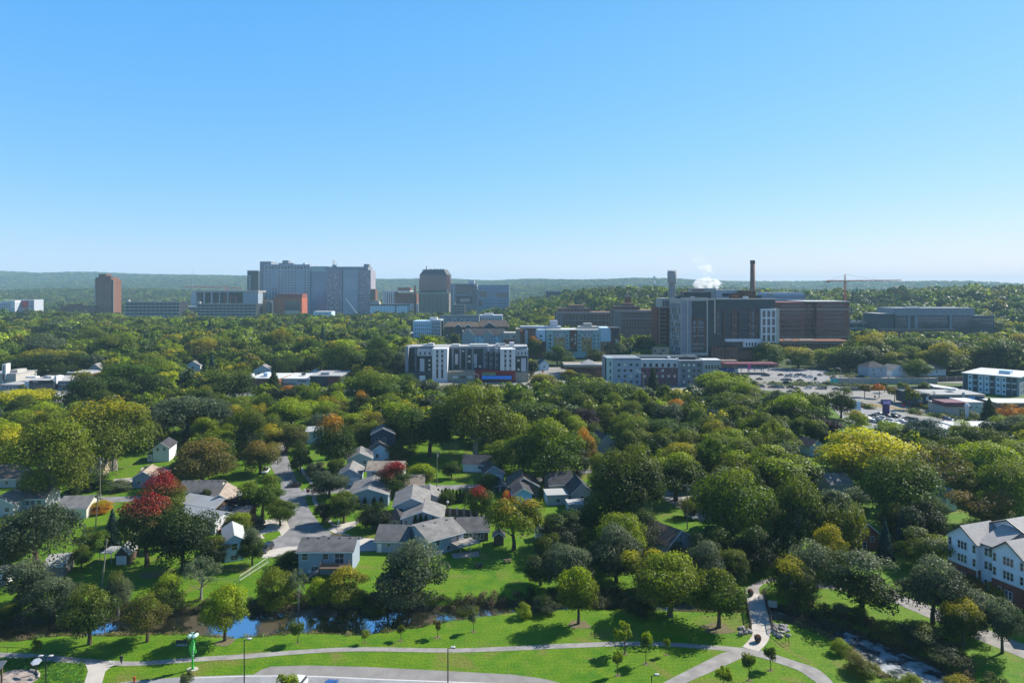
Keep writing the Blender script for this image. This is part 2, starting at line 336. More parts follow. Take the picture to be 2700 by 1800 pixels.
ribbon('path', [(1957,1711,1995,1722),(1909,1719,1965,1730),(1830,1757,1885,1766),(1746,1800,1807,1800),(1650,1850,1715,1850)], .03, PATHM)
poly('plaza', [(223,1743),(300,1752),(278,1768),(269,1800),(255,1880),(195,1880),(222,1800),(232,1768)], .04, CONC2)
ribbon('bridge_path', [(1957,1704,2000,1716),(1973,1688,2018,1699),(1984,1672,2028,1682),(1984,1656,2033,1657)], .042, CONC2, 3)
ribbon('path', [(1963,1566,2004,1566),(1964,1558,2001,1555),(1975,1545,2003,1548),(2000,1532,2018,1537),(2040,1520,2050,1530)], .035, PATHM, 4)
ribbon('driveway', [(2040,1519,2048,1533),(2130,1528,2130,1546),(2240,1537,2240,1557),(2340,1556,2330,1578),(2410,1580,2395,1604),(2520,1626,2500,1650),(2610,1661,2590,1690),(2700,1697,2700,1735),(2800,1735,2800,1785)], .03, PATHM, 4)
# car park at the foot of the picture, with its gravel verge and painted edge
GU = [(300,1800),(330,1796),(478,1783),(600,1779),(669,1777),(690,1764),(714,1756),(809,1753),(969,1757),(1128,1765),(1350,1777),(1428,1787),(1482,1800),(1560,1850),(300,1850)]
poly('gravel_verge', GU, .02, GRAV)
poly('car_park', [(313,1800),(478,1786),(650,1780),(809,1780),(969,1787),(1150,1794),(1350,1801),(1500,1860),(1500,2100),(250,2100),(250,1860)], .05, ASPH)
ribbon('painted_edge_line', [(478,1786,478,1788),(650,1780,650,1782.4),(809,1780,809,1782.4),(969,1787,969,1789.5),(1150,1794,1150,1796.5),(1350,1801,1350,1803.5)], .056, WHITE_LINE, 2)
# residential street with kerbs and pavements
SL = [(723,1203),(713,1225),(733,1262),(742,1288),(736,1305),(744,1330),(755,1352),(760,1378),(758,1396),(738,1412),(712,1428),(700,1446),(730,1460)]
SR = [(757,1200),(766,1225),(778,1258),(792,1288),(806,1300),(806,1318),(818,1345),(838,1372),(856,1392),(884,1408),(930,1416),(985,1424),(1000,1452)]
ribbon('street', [(*a, *b_) for a, b_ in zip(SL, SR)], .03, STREET, 4)
ribbon('street', [(755,1110,775,1110),(735,1160,758,1160),(723,1203,757,1200)], .03, STREET, 3)
ribbon('street', [(-200,1306,-200,1324),(0,1306,0,1324),(230,1308,230,1323),(332,1308,332,1322),(560,1297,560,1308),(742,1288,742,1303)], .026, STREET, 3)
ribbon('street', [(800,1288,800,1306),(1000,1278,1000,1292),(1120,1278,1120,1290),(1240,1277,1240,1289),(1400,1262,1400,1274),(1560,1234,1560,1246)], .026, STREET, 3)
ribbon('pavement', [(775,1205,781,1205),(798,1248,806,1246),(826,1290,836,1288),(822,1318,834,1316),(838,1340,848,1338),(862,1372,872,1370),(900,1398,906,1392),(955,1372,950,1364)], .08, CONC, 4)
poly('driveway', [(862,1394),(908,1378),(952,1370),(935,1388),(905,1404),(930,1412),(884,1406)], .034, CONC2)
poly('driveway', [(700,1370),(752,1360),(764,1392),(744,1412),(700,1420),(640,1410),(640,1385)], .034, CONC2)
poly('driveway', [(930,1414),(992,1420),(992,1450),(935,1452),(880,1462),(700,1462),(712,1448),(760,1440),(860,1440),(920,1430)], .036, CONC2)
poly('driveway', [(728,1460),(712,1447),(700,1450),(690,1470),(780,1462)], .038, CONC2)
poly('lawn_verge', [(690,1408),(735,1398),(742,1410),(702,1424)], .05, GR)
poly('lawn_verge', [(868,1404),(912,1409),(922,1414),(880,1410)], .05, mat('dry_grass', (.22,.16,.05), .9, .2, 1))
poly('driveway', [(372,1232),(462,1230),(470,1243),(370,1246)], .034, CONC)
poly('driveway', [(300,1262),(350,1258),(356,1272),(300,1278)], .034, CONC)
poly('patio', [(1188,1458),(1262,1452),(1264,1466),(1196,1472)], .03, CONC)
poly('bench_pad', [(464,1697),(494,1697),(493,1702),(463,1702)], .04, CONC2)
poly('driveway', [(1275,1266),(1330,1264),(1345,1290),(1285,1290)], .034, CONC)
# right-hand street in the trees
ribbon('street', [(1700,1285,1740,1275),(1745,1312,1790,1300),(1800,1345,1850,1325),(1850,1375,1885,1345)], .03, STREET, 3)
poly('driveway', [(1790,1300),(1830,1290),(1890,1340),(1870,1375),(1830,1355)], .034, CONC)
# highway and lots
poly('highway', [(1180,1012),(1500,1010),(1700,1022),(1960,1000),(2080,1004),(2240,1030),(2390,1066),(2560,1102),(2720,1140),(2720,1165),(2460,1120),(2300,1085),(2120,1040),(1960,1022),(1700,1032),(1560,1036),(1180,1030)], .03, HIWAY)
poly('highway', [(1960,1000),(1960,985),(2200,990),(2400,1046),(2390,1066),(2240,1030),(2080,1010)], .034, HIWAY)
poly('highway', [(2120,985),(2540,996),(2760,1012),(2760,1022),(2540,1010),(2180,1000)], .036, HIWAY)
poly('car_park', [(2180,1062),(2300,1080),(2460,1108),(2700,1130),(2700,1160),(2460,1150),(2240,1120)], .04, ASPH)
poly('car_park', [(1393,968),(1600,968),(1700,1005),(1393,1015)], .038, HIWAY)
poly('car_park', [(1030,1005),(1400,1005),(1400,1018),(1180,1032),(1000,1020)], .036, HIWAY)
poly('car_park', [(-80,1028),(190,1024),(220,1044),(-80,1052)], .036, HIWAY)
poly('street', [(-80,1056),(700,1028),(960,1022),(960,1030),(700,1040),(-80,1070)], .034, STREET)
poly('car_park', [(1860,960),(2180,975),(2180,1002),(1860,985)], .04, ASPH)
poly('lawn_strip', [(2420,1092),(2440,1092),(2700,1128),(2700,1133),(2560,1118)], .05, GR)
poly('lawn_strip', [(2235,1054),(2290,1062),(2400,1080),(2400,1083),(2280,1068)], .05, mat('dry_grass', (.22,.16,.05)))
# mown terrace line, mulch rings and rubble at the bridge
MULCH = mat('mulch', (.15, .13, .07), .95, .25, 2.5, .1, fine=.3)
def ring(px, py, r):
    x, y = G(px, py, .03); mb = MB(); n = 14
    rr = [r * random.uniform(.5, .9) for _ in range(n)]
    mb.add([(x + rr[i] * math.cos(6.283 * i / n), y + rr[i] * .8 * math.sin(6.283 * i / n), .03 + .001 * (px % 7)) for i in range(n)], [tuple(range(n))], MULCH); struct(mb.build('mulch_bed'))
for q in ((1525,1646,3.4),(1893,1657,4.2),(593,1692,2.6),(1648,1723,.8),(1703,1749,.8),(1629,1780,.8),(1757,1725,.6),(1975,1792,.8),(2032,1766,.8),(785,1694,.7),(962,1693,.6),(1057,1687,.6),(1154,1680,1.0),(1249,1665,.8),(397,1516,3.0),(2440,1648,2.0)): ring(*q)
# ---------------------------------------------------------------- tree prototypes (unit height, unit crown width)
LEAF = leaf_mat('leaves', 'object'); WOODLEAF = leaf_mat('woodland_leaves', 'col')
BARK = mat('bark', (.085, .065, .045), .95, .3, 2.5, .1); PBARK = mat('pale_bark', (.26, .23, .19), .9, .25, 2.5, .1)
def unit(v): return v / np.maximum(np.linalg.norm(v, axis=-1, keepdims=True), 1e-9)
def leaf_quads(P, Nn, size, R, droop=0.0, asp=(.55, .9)):
    n = len(P); Nn = unit(Nn + R.normal(0, .55, (n, 3)))
    t = R.normal(0, 1, (n, 3)); t[:, 2] -= droop * 3; a = unit(t - (t * Nn).sum(1, keepdims=True) * Nn); b = np.cross(Nn, a)
    s = size * R.uniform(.6, 1.35, (n, 1)); k = R.uniform(*asp, (n, 1))
    V = np.stack([P - a * s * .5, P + b * s * .5 * k + Nn * s * .1, P + a * s * .5, P - b * s * .5 * k + Nn * s * .1], 1)
    return V
def crown(kind, n, size, seed):
    """leaf quads spread over many overlapping lobes inside an uneven envelope; z 0..1, radius about .5"""
    R = np.random.default_rng(seed); C = []; RR = []
    if kind in ('round', 'park', 'oval', 'wide', 'tall', 'sapling', 'shrub', 'sparse', 'open'):
        zb = dict(park=.2, round=.07, oval=.06, wide=.14, tall=.06, sapling=.36, shrub=.0, sparse=.30, open=.10)[kind]
        nl = dict(park=46, round=54, oval=50, wide=54, tall=62, sapling=13, shrub=44, sparse=26, open=44)[kind]
        lr = dict(park=.14, round=.14, oval=.145, wide=.135, tall=.13, sapling=.17, shrub=.14, sparse=.10, open=.125)[kind]
        big = [(R.uniform(-.2, .2), R.uniform(-.2, .2), R.uniform(.45, .85)) for _ in range(5)]
        while len(C) < nl:
            p = R.uniform(-1, 1, 3); zz = (p[2] + 1) / 2
            if kind == 'oval': r = (math.sin(math.pi * min(1, max(0, zz * .93 + .05)) ** .8)) ** .65
            elif kind == 'wide': r = (1 - abs(zz - .45) ** 2 * 2.6) if zz < .95 else .35
            elif kind == 'tall': r = math.sin(math.pi * (zz * .82 + .12)) ** .6 * (.88 + .12 * math.sin(seed + zz * 9))
            elif kind == 'shrub': r = math.sin(math.pi * (zz * .78 + .2)) ** .5
            else: r = math.sin(math.pi * (zz * .86 + .10)) ** .6
            if kind in ('tall', 'open', 'round') and len(C) > nl * .5:
                q = big[R.integers(5)]; r *= .9 + .25 * math.cos(3 * math.atan2(p[1], p[0]) + q[0] * 20)
            d = math.hypot(p[0], p[1])
            if d > r or (d < r * .55 and zz < .8 and R.random() < .75): continue
            C.append((p[0] * (.5 - lr * .5), p[1] * (.5 - lr * .5), zb + lr * .7 + zz * (1 - zb - lr * 1.5))); RR.append(lr * R.choice([.6, .8, 1, 1.2, 1.45]) * R.uniform(.85, 1.15))
        C = np.array(C); RR = np.array(RR)
        w_ = RR ** 2; idx_ = R.choice(len(C), n, p=w_ / w_.sum())
        d = unit(R.normal(0, 1, (n, 3))); d[:, 2] = np.where(d[:, 2] < -.35, -d[:, 2] * .6, d[:, 2]); d = unit(d)
        rad = np.where(R.random(n) < .72, R.uniform(.84, 1.06, n), R.uniform(.3, .85, n)); rad = np.where(R.random(n) < .07, R.uniform(1.06, 1.34, n), rad)
        P = C[idx_] + d * (RR[idx_] * rad)[:, None] * np.array([1, 1, .85 if kind != 'tall' else 1.0])
        rc = .45
        o_ = unit(P - np.array([0, 0, .45])); Nn = d * .8 + o_ * .3 + np.array([0, 0, .25])
        V = leaf_quads(P, Nn, size, R); lobe = R.random(len(C))[idx_]
        hg = P[:, 2] + (lobe - .5) * .16
    elif kind == 'willow':
        nl = 60
        for _ in range(nl):
            a = R.uniform(0, 6.283); q = R.random() ** .6 * .42; C.append((q * math.cos(a), q * math.sin(a), .93 - q * .45 + R.uniform(-.12, .05)))
        C = np.array(C); idx_ = R.integers(0, nl, n); t = R.random(n) ** 1.2
        L_ = R.uniform(.2, .55, nl)[idx_]; d = unit(R.normal(0, 1, (n, 3)))
        P = C[idx_] + d * np.array([.075, .075, .055]) ; P[:, 2] -= t * L_ * np.minimum(1, 3 * np.hypot(P[:, 0], P[:, 1])); P[:, :2] *= (1 + .14 * t)[:, None]
        V = leaf_quads(P, d + np.array([0, 0, .3]), size * 1.1, R, 1.0, (.35, .6)); hg = P[:, 2]; lobe = R.random(nl)[idx_]
    elif kind in ('spruce', 'column'):
        t = R.random(n) ** .75 if kind == 'spruce' else R.random(n)
        z = .04 + .95 * t if kind == 'column' else 1 - .93 * (1 - t) ** .9 * R.random(n) ** .18 if False else .06 + .93 * (1 - np.sqrt(R.random(n)))
        tier = 1 - .28 * ((z * 11 + .3 * R.random(n)) % 1) if kind == 'spruce' else 1
        env = (1 - z) ** .9 * .5 if kind == 'spruce' else .5 * np.sin(np.pi * np.clip(z * .8 + .17, 0, 1)) ** .5 * (1 - .25 * z)
        a = R.uniform(0, 6.283, n); fr = 1 + .22 * np.sin(a * 5 + z * 23); r = env * tier * fr * R.uniform(.55, 1, n)
        P = np.stack([r * np.cos(a), r * np.sin(a), z - r * .12], 1)
        V = leaf_quads(P, np.stack([np.cos(a), np.sin(a), np.full(n, .6)], 1), size, R, .2, (.3, .6)); hg = z; lobe = R.random(n)
    rn = np.clip(lobe * .6 + R.random(len(P)) * .4, 0, 1)
    return V, hg, rn
def proto_mesh(kind, n, size, seed):
    V, hg, rn = crown(kind, n, size, seed); n = len(V)
    return np_mesh(kind + '_crown', V.reshape(-1, 3), np.arange(n * 4).reshape(n, 4), [LEAF], dict(hgt=np.repeat(hg, 4), rnd=np.repeat(rn, 4)))
def trunk_mesh(kind, seed, asp=1.0):
    R = random.Random(seed); mb = MB(); bm = PBARK if kind in ('sparse', 'tall') else BARK
    top = dict(spruce=.95, column=.6, shrub=.45, sapling=.8, wide=.62).get(kind, .72)
    r0 = dict(sapling=.028, shrub=.03, sparse=.032, spruce=.04, column=.04).get(kind, .034)
    pts = [(R.uniform(-.012, .012) * i, R.uniform(-.012, .012) * i, top * i / 5 - (.02 if i == 0 else 0)) for i in range(6)]
    mb.tube(bm, pts, [r0 * 1.35, r0, r0 * .85, r0 * .65, r0 * .42, r0 * .15], 7)
    if kind not in ('spruce', 'column'):
        nb = 14 if kind in ('sparse', 'open', 'tall') else 9
        for i in range(nb):
            z0 = R.uniform(.22 if kind != 'shrub' else .03, top * .8); a = 6.283 * i / nb + R.uniform(-.3, .3); q = R.uniform(.22, .42); z1 = min(.92, z0 + R.uniform(.14, .36))
            r = r0 * (1 - z0) * .6; x, y = math.cos(a), math.sin(a)
            mb.tube(bm, [(0, 0, z0), (x * q * .4, y * q * .4, z0 + (z1 - z0) * .35), (x * q, y * q, z1)], [r, r * .65, r * .15], 5)
    return mb.mesh(kind + '_trunk')
KIN = dict(round=(5, 16000, .031), park=(4, 12000, .033), oval=(4, 15000, .031), wide=(4, 16000, .029), tall=(4, 17000, .026), open=(3, 9500, .032), willow=(2, 14000, .032), sapling=(4, 1500, .075), shrub=(3, 13000, .032), sparse=(3, 2400, .034), spruce=(2, 7000, .060), column=(1, 2600, .11))
PRO = {}
for k, (nv, n, s) in KIN.items():
    PRO[k] = [(proto_mesh(k, n, s, 100 + 17 * i + len(k)), trunk_mesh(k, 50 + i)) for i in range(nv)]
PAL = dict(D=(.048, .074, .012), G=(.075, .120, .012), O=(.125, .150, .016), L=(.165, .200, .014), Y=(.43, .385, .012), YG=(.23, .28, .010), B=(.125, .115, .026), S=(.125, .150, .075), SD=(.062, .082, .040),
           R=(.23, .022, .026), OR=(.42, .18, .018), TB=(.19, .135, .03), P=(.026, .014, .022), BS=(.030, .065, .055), GO=(.30, .25, .012), K=(.028, .042, .014))
PAL = {k: (tuple(c * .9 for c in v) if k in ('D','G','O','L','B','S','SD','K') else v) for k, v in PAL.items()}
KNAME = dict(round='broadleaf_tree', park='broadleaf_tree', oval='broadleaf_tree', wide='broadleaf_tree', tall='cottonwood_tree', open='broadleaf_tree', willow='willow_tree', sapling='sapling', shrub='shrub', sparse='thin_leaved_tree', spruce='spruce_tree', column='columnar_evergreen')
KCAT = dict(sapling='young tree', shrub='shrub', column='evergreen shrub', spruce='conifer')
TREES = []       # for the fill: (x, y, radius)
n_tree = 0
def tree_at(x, y, h, wd, kind, col, tip=None, tf=.62, label=None, group=None, z=None):
    global n_tree
    n_tree += 1; R = random.Random(n_tree * 13 + 5)
    z = float(T(x, y)) if z is None else z
    cm, tm = R.choice(PRO[kind])
    o = empty(KNAME[kind], (x, y, z - .03), R.uniform(0, 6.28), label, KCAT.get(kind, 'tree'), group); o.scale = (wd, wd, h)
    c = link(bpy.data.objects.new('crown', cm), o); t = link(bpy.data.objects.new('trunk', tm), o)
    b = PAL[col] if isinstance(col, str) else col; j = R.uniform(.8, 1.08)
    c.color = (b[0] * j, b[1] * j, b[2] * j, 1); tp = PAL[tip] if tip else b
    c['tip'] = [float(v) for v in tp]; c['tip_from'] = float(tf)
    TREES.append((x, y, wd / 2, h)); return o
def tree_px(cx, yt, yb, wpx, kind, col, tip, label, tf=.62, group=None):
    yb -= wpx * dict(shrub=.20, willow=.12, tall=.05).get(kind, .03)
    z = 0
    for _ in range(5): Yb = F * (CH - z) / (yb - YH); z = z * .4 + .6 * float(T(X(cx, Yb), Yb))
    x = X(cx, Yb); h = Z(yt, Yb) - z; return tree_at(x, Yb, h, wpx / F * Yb * 1.07, kind, col, tip, tf, label, group)
# ---------------------------------------------------------------- building helpers
GLASS = mat('dark_glass', (.025, .032, .04), .12, .3, .15, .8)
GLASS2 = mat('curtain_glass', (.035, .055, .075), .10, .4, .05, .9)
GLOW = mat('bright_blind', (.55, .53, .48), .7, .05)
WTRIM = mat('white_trim', (.62, .62, .61), .6, .04)
DARKM = mat('dark_metal', (.03, .03, .035), .5, .1, 1, .4)
GREYM = mat('grey_metal', (.32, .33, .35), .5, .1, 1, .5)
PROT = []      # protected picture areas with the depth of what stands there: (px0, py0, px1, py1, Y)
BLD = []       # footprints
class Bld:
    def __init__(s, name, label, catg, A, B, depth, group=None, z=None, prot=None):
        s.A, s.B = A, B; s.W = math.hypot(B[0] - A[0], B[1] - A[1]); s.D = depth
        rz = math.atan2(B[1] - A[1], B[0] - A[0]); s.z = float(T(*A)) if z is None else z
        s.rz = rz
        s.root = empty(name, (A[0], A[1], s.z), rz, label, catg, group); s.parts = {}; s.wins = []; s.Y = (A[1] + B[1]) / 2
        cx = A[0] + math.cos(rz) * s.W / 2 - math.sin(rz) * depth / 2; cy = A[1] + math.sin(rz) * s.W / 2 + math.cos(rz) * depth / 2
        BLD.append((A[0], A[1], rz, s.W, depth))
        if prot: PROT.append((*prot, min(A[1], B[1])))
    def mb(s, part):
        if part not in s.parts: s.parts[part] = MB()
        return s.parts[part]
    def box(s, part, m, *a): s.mb(part).box(m, *a)
    # picture-measured box on the front plane (buildings that face the camera)
    def lx(s, px): return X(px, s.A[1]) - s.A[0]
    def lz(s, py): return Z(py, s.A[1]) - s.z
    def pbox(s, part, m, p0, yt, p1, yb, d0, d1): s.mb(part).box(m, s.lx(p0), d0, max(s.lz(yb), -1), s.lx(p1), d1, s.lz(yt))
    def win(s, x, z, w, h, face='F', m=None, name='window', frame=None, sub=False, off=.03, y=0.0):
        s.wins.append((x, z, w, h, face, m or GLASS, name, frame, off, y))
    def pwins(s, p0, p1, nx, yt, yb, ny, wf=.5, hf=.5, m=None, y=0.0, frame=None, name='window', alt=None, prob=0.0):
        x0, x1, z0, z1 = s.lx(p0), s.lx(p1), s.lz(yb), s.lz(yt); cw, chh = (x1 - x0) / nx, (z1 - z0) / ny
        for j in range(ny):
            for i in range(nx):
                mm = alt if alt and random.random() < prob else m
                s.win(x0 + (i + .5) * cw, z0 + (j + .5) * chh, cw * wf, chh * hf, 'F', mm, name, frame, y=y)
    def done(s):
        for k, mb in s.parts.items():
            if mb.f:
                pr = s.root; nm = k.split('#')[0]
                mb.build(nm, pr)
        cache = {}
        W = s.wins; rest = []
        if len(W) > 100: rest = W[100:]; W = W[:100]
        def place(x, z, face, off, y):
            if face == 'F': return Matrix.Translation((x, -off + y, z))
            if face == 'L': return Matrix.Translation((-off + y, x, z)) @ Matrix.Rotation(-math.pi / 2, 4, 'Z')
            if face == 'R': return Matrix.Translation((s.W + off + y, x, z)) @ Matrix.Rotation(math.pi / 2, 4, 'Z')
        for x, z, w_, h_, face, m, name, fr, off, y in W:
            key = (round(w_, 2), round(h_, 2), m.name, name)
            if key not in cache:
                b = MB(); b.box(m, -w_ / 2, 0, -h_ / 2, w_ / 2, .12, h_ / 2)
                f_ = None
                if fr:
                    q = MB(); t = .09
                    for a in ((-w_/2-t, -h_/2-t, w_/2+t, -h_/2), (-w_/2-t, h_/2, w_/2+t, h_/2+t), (-w_/2-t, -h_/2, -w_/2, h_/2), (w_/2, -h_/2, w_/2+t, h_/2), (-w_/2, -.03, w_/2, .03)):
                        q.box(fr, a[0], -.06, a[1], a[2], .1, a[3])
                    if w_ > 1.3:
                        q.box(fr, -.03, -.055, -h_/2 + .005, .03, .1, -.032); q.box(fr, -.03, -.055, .032, .03, .1, h_/2 - .005)
                    f_ = q.mesh('window_frame')
                cache[key] = (b.mesh('pane' if fr else name), f_)
            pm, fm = cache[key]; M_ = place(x, z, face, off, y)
            if fm:
                f_ = link(bpy.data.objects.new(name, fm), s.root); f_.matrix_local = M_
                link(bpy.data.objects.new('pane', pm), f_)
            else:
                o_ = link(bpy.data.objects.new(name, pm), s.root); o_.matrix_local = M_
        if rest:
            b = MB()
            for x, z, w_, h_, face, m, name, fr, off, y in rest:
                M_ = place(x, z, face, off, y)
                vs = [M_ @ Vector(v) for v in [(-w_/2,0,-h_/2),(w_/2,0,-h_/2),(w_/2,.12,-h_/2),(-w_/2,.12,-h_/2),(-w_/2,0,h_/2),(w_/2,0,h_/2),(w_/2,.12,h_/2),(-w_/2,.12,h_/2)]]
                b.add(vs, [(3,2,1,0),(4,5,6,7),(0,1,5,4),(1,2,6,5),(2,3,7,6),(3,0,4,7)], m)
            tag(b.build('window_rows', s.root), kind='stuff')
        return s.root
def front(px0, px1, Y): return (X(px0, Y), Y), (X(px1, Y), Y)
# ---- houses ----
ROOFS = dict(g=mat('grey_shingles', (.12, .116, .116), .9, .2, .5, .15, fine=.22), b=mat('brown_shingles', (.13, .10, .08), .9, .2, .5, .15, fine=.22), l=mat('light_shingles', (.205, .195, .185), .85, .2, .5, .15, fine=.22),
             k=mat('charcoal_shingles', (.06, .06, .066), .9, .2, .5, .15, fine=.22), w=mat('white_roof', (.40, .40, .39), .7, .05, .4, .2), t=mat('tan_shingles', (.30, .24, .19), .9, .2, .5, .15, fine=.22))
WALLS = dict(bg=mat('blue_grey_siding', (.27, .32, .38), .7, .06, .5, .2), g=mat('grey_siding', (.36, .37, .38), .7, .05, .5, .2), w=mat('white_siding', (.66, .68, .70), .65, .04, .5, .2), lb=mat('light_blue_siding', (.48, .62, .72), .65, .05, .5, .2),
             t=mat('tan_siding', (.42, .33, .22), .75, .07, .5, .2), br=mat('brown_siding', (.10, .07, .05), .8, .1, .5, .2), db=mat('dark_blue_siding', (.06, .08, .12), .7, .08, .5, .2), bk=mat('red_brick', (.20, .075, .055), .9, .18, 1.2, .1, fine=.2),
             sb=mat('sky_blue_siding', (.22, .50, .80), .6, .05, .5, .2), c=mat('cream_siding', (.58, .54, .46), .7, .05, .5, .2), gb=mat('grey_brick', (.24, .22, .21), .9, .12, 1.2, .1, fine=.15))
def house(label, p0, p1, depth, wh, roof, rise, rm, wm_, wins=(), name='house', catg='house', chim=None, doors=(), garage=(), ov=.45, vents=0, prot=None, extra=None, fr=True, base=None, z0=None):
    """p0, p1: pixel feet of the front wall's left and right corner. roof: x ridge along front, y gable to the front, h hip, f flat."""
    A, B_ = G(*p0), G(*p1); b = Bld(name, label, catg, A, B_, depth, prot=prot or (min(p0[0], p1[0]), p0[1] - (wh + rise) * (p0[1] - YH) / CH - 4, max(p0[0], p1[0]), max(p0[1], p1[1]) - wh * .75 * (p0[1] - YH) / CH))
    W, D = b.W, depth; wm = WALLS[wm_]; rf = ROOFS[rm]; t = .18; m = b.mb('wall')
    if roof == 'x':
        m.add([(0,0,0),(W,0,0),(W,D,0),(0,D,0),(0,0,wh),(W,0,wh),(W,D,wh),(0,D,wh),(0,D/2,wh+rise-.05),(W,D/2,wh+rise-.05)], [(0,1,5,4),(2,3,7,6),(1,2,6,9,5),(3,0,4,8,7),(3,2,1,0)], wm)
        k = rise / (D / 2); r = b.mb('roof')
        r.slab(rf, [(-ov,-ov,wh-ov*k+t),(W+ov,-ov,wh-ov*k+t),(W+ov,D/2,wh+rise+t),(-ov,D/2,wh+rise+t)], t)
        r.slab(rf, [(W+ov,D+ov,wh-ov*k+t),(-ov,D+ov,wh-ov*k+t),(-ov,D/2,wh+rise+t),(W+ov,D/2,wh+rise+t)], t)
        tr = b.mb('fascia'); tr.box(WTRIM, -ov, -ov-.12, wh-ov*k-.16, W+ov, -ov-.002, wh-ov*k+.05)
        for i in range(vents):
            x = W * (i + .5) / vents; v = MB(); v.box(DARKM, x-.18, D*.42, wh+rise*.84, x+.18, D*.42+.4, wh+rise*.84+.38); v.build('roof_vent', b.root)
    elif roof == 'y':
        m.add([(0,0,0),(W,0,0),(W,D,0),(0,D,0),(0,0,wh),(W,0,wh),(W,D,wh),(0,D,wh),(W/2,0,wh+rise-.05),(W/2,D,wh+rise-.05)], [(0,1,5,8,4),(2,3,7,9,6),(1,2,6,5),(3,0,4,7),(3,2,1,0)], wm)
        k = rise / (W / 2); r = b.mb('roof')
        r.slab(rf, [(-ov,-ov,wh-ov*k+t),(W/2,-ov,wh+rise+t),(W/2,D+ov,wh+rise+t),(-ov,D+ov,wh-ov*k+t)], t)
        r.slab(rf, [(W/2,-ov,wh+rise+t),(W+ov,-ov,wh-ov*k+t),(W+ov,D+ov,wh-ov*k+t),(W/2,D+ov,wh+rise+t)], t)
        tr = b.mb('fascia')
        for sx in (0, 1):
            a = (-ov if not sx else W+ov); tr.slab(WTRIM, [(a,-ov-.1,wh-ov*k+t),(W/2,-ov-.1,wh+rise+t),(W/2,-ov-.004,wh+rise+t),(a,-ov-.004,wh-ov*k+t)], .26)
    elif roof == 'h':
        m.box(wm, 0, 0, 0, W, D, wh); r = b.mb('roof'); i_ = min(W, D) / 2; zt = wh + rise
        e = [(-ov,-ov,wh),(W+ov,-ov,wh),(W+ov,D+ov,wh),(-ov,D+ov,wh)]
        a, c = ((i_, D/2, zt), (W-i_, D/2, zt)) if W >= D else ((W/2, i_, zt), (W/2, D-i_, zt))
        if W >= D: fs = [(0,1,5,4),(1,2,5),(2,3,4,5),(3,0,4)]
        else: fs = [(0,1,4),(1,2,5,4),(2,3,5),(3,0,4,5)]
        r.add(e + [a, c], fs + [(3,2,1,0)], rf)
    else:
        m.box(wm, 0, 0, 0, W, D, wh); b.box('roof', rf, -.15, -.15, wh, W+.15, D+.15, wh+.25)
        if rise: b.box('parapet', wm, -.17, -.2, wh+.25, W+.17, .1, wh+.25+rise)
    if base: b.box('base_course', WALLS[base[0]], -.05, -.05, 0, W+.05, D+.05, base[1])
    for q in wins: b.win(q[0] * (W if q[4:] == () or q[4] == 'F' else D), q[1], q[2], q[3], q[4] if len(q) > 4 else 'F', None, 'window', WTRIM if fr else None)
    for x, w_, h_, mk in doors:
        q = MB(); q.box(WTRIM, x*W-w_/2-.1, -.07, 0, x*W+w_/2+.1, .05, h_+.1); d_ = q.build('door_frame', b.root)
        q = MB(); q.box(mk, x*W-w_/2, -.1, .05, x*W+w_/2, -.06, h_); q.build('door', d_)
    for x, w_, h_ in garage:
        q = MB(); q.box(WTRIM, x*W-w_/2, -.08, .02, x*W+w_/2, .05, h_); q.build('garage_door', b.root)
    if chim:
        q = MB(); q.box(WALLS['bk'], chim[0]*W-.4, chim[1]*D-.4, wh, chim[0]*W+.4, chim[1]*D+.4, wh+rise+1.1); q.box(DARKM, chim[0]*W-.25, chim[1]*D-.25, wh+rise+1.1, chim[0]*W+.25, chim[1]*D+.25, wh+rise+1.35); q.build('chimney', b.root)
    if extra: extra(b)
    b.done(); return b
def deck(b, x0, x1, y0, z, m, rail, steps=None):
    q = b.mb('deck'); q.box(m, x0, y0, z - .2, x1, -.16, z)
    n = max(2, int((x1 - x0) / 2.4))
    for i in range(n + 1):
        x = x0 + .06 + (x1 - x0 - .12) * i / n; q.box(m, x - .07, y0 + .02, -.05, x + .07, y0 + .16, z - .2)
    r = b.mb('deck_railing'); k = int((x1 - x0) / .3)
    r.box(rail, x0, y0 - .02, z + .95, x1, y0 + .05, z + 1.03)
    for i in range(k + 1): x = x0 + .03 + (x1 - x0 - .06) * i / k; r.box(rail, x - .02, y0, z + .002, x + .02, y0 + .04, z + .948)
    for sx in (x0, x1 - .05): r.box(rail, sx, y0 + .052, z + .95, sx + .05, -.2, z + 1.03); [r.box(rail, sx, y0 + .3 + .35 * j, z + .002, sx + .04, y0 + .34 + .35 * j, z + .948) for j in range(int((-.3 - y0) / .35))]
    if steps:
        s_ = b.mb('deck_steps')
        for i in range(10): s_.box(m, steps - .32 * i - .32, y0 - 1.3, z - .25 - z / 10 * i, steps - .32 * i, y0 - .1, z - .19 - z / 10 * i)
DECKW = mat('deck_timber', (.12, .085, .065), .85, .2, 3); DECKR = mat('red_deck_timber', (.16, .03, .03), .8, .2, 3); DECKG = mat('grey_deck_timber', (.33, .29, .25), .85, .2, 3)
DOORW = mat('white_door', (.7, .7, .7), .5, .04); DOORD = mat('dark_door', (.05, .04, .04), .5, .1)
H = house
H('blue-grey walk-out house with a dark vented roof and rear deck, nearest the creek', (787,1514), (929,1513), 8.2, 5.4, 'x', 1.6, 'g', 'bg', [(.12,4.1,1.3,1.4),(.50,4.1,1.3,1.2),(.30,1.3,1.5,1.0),(.76,3.7,2.0,2.2)], vents=5, extra=lambda b: deck(b, 5.6, 12.0, -3.2, 2.6, DECKW, DECKW, 5.5))
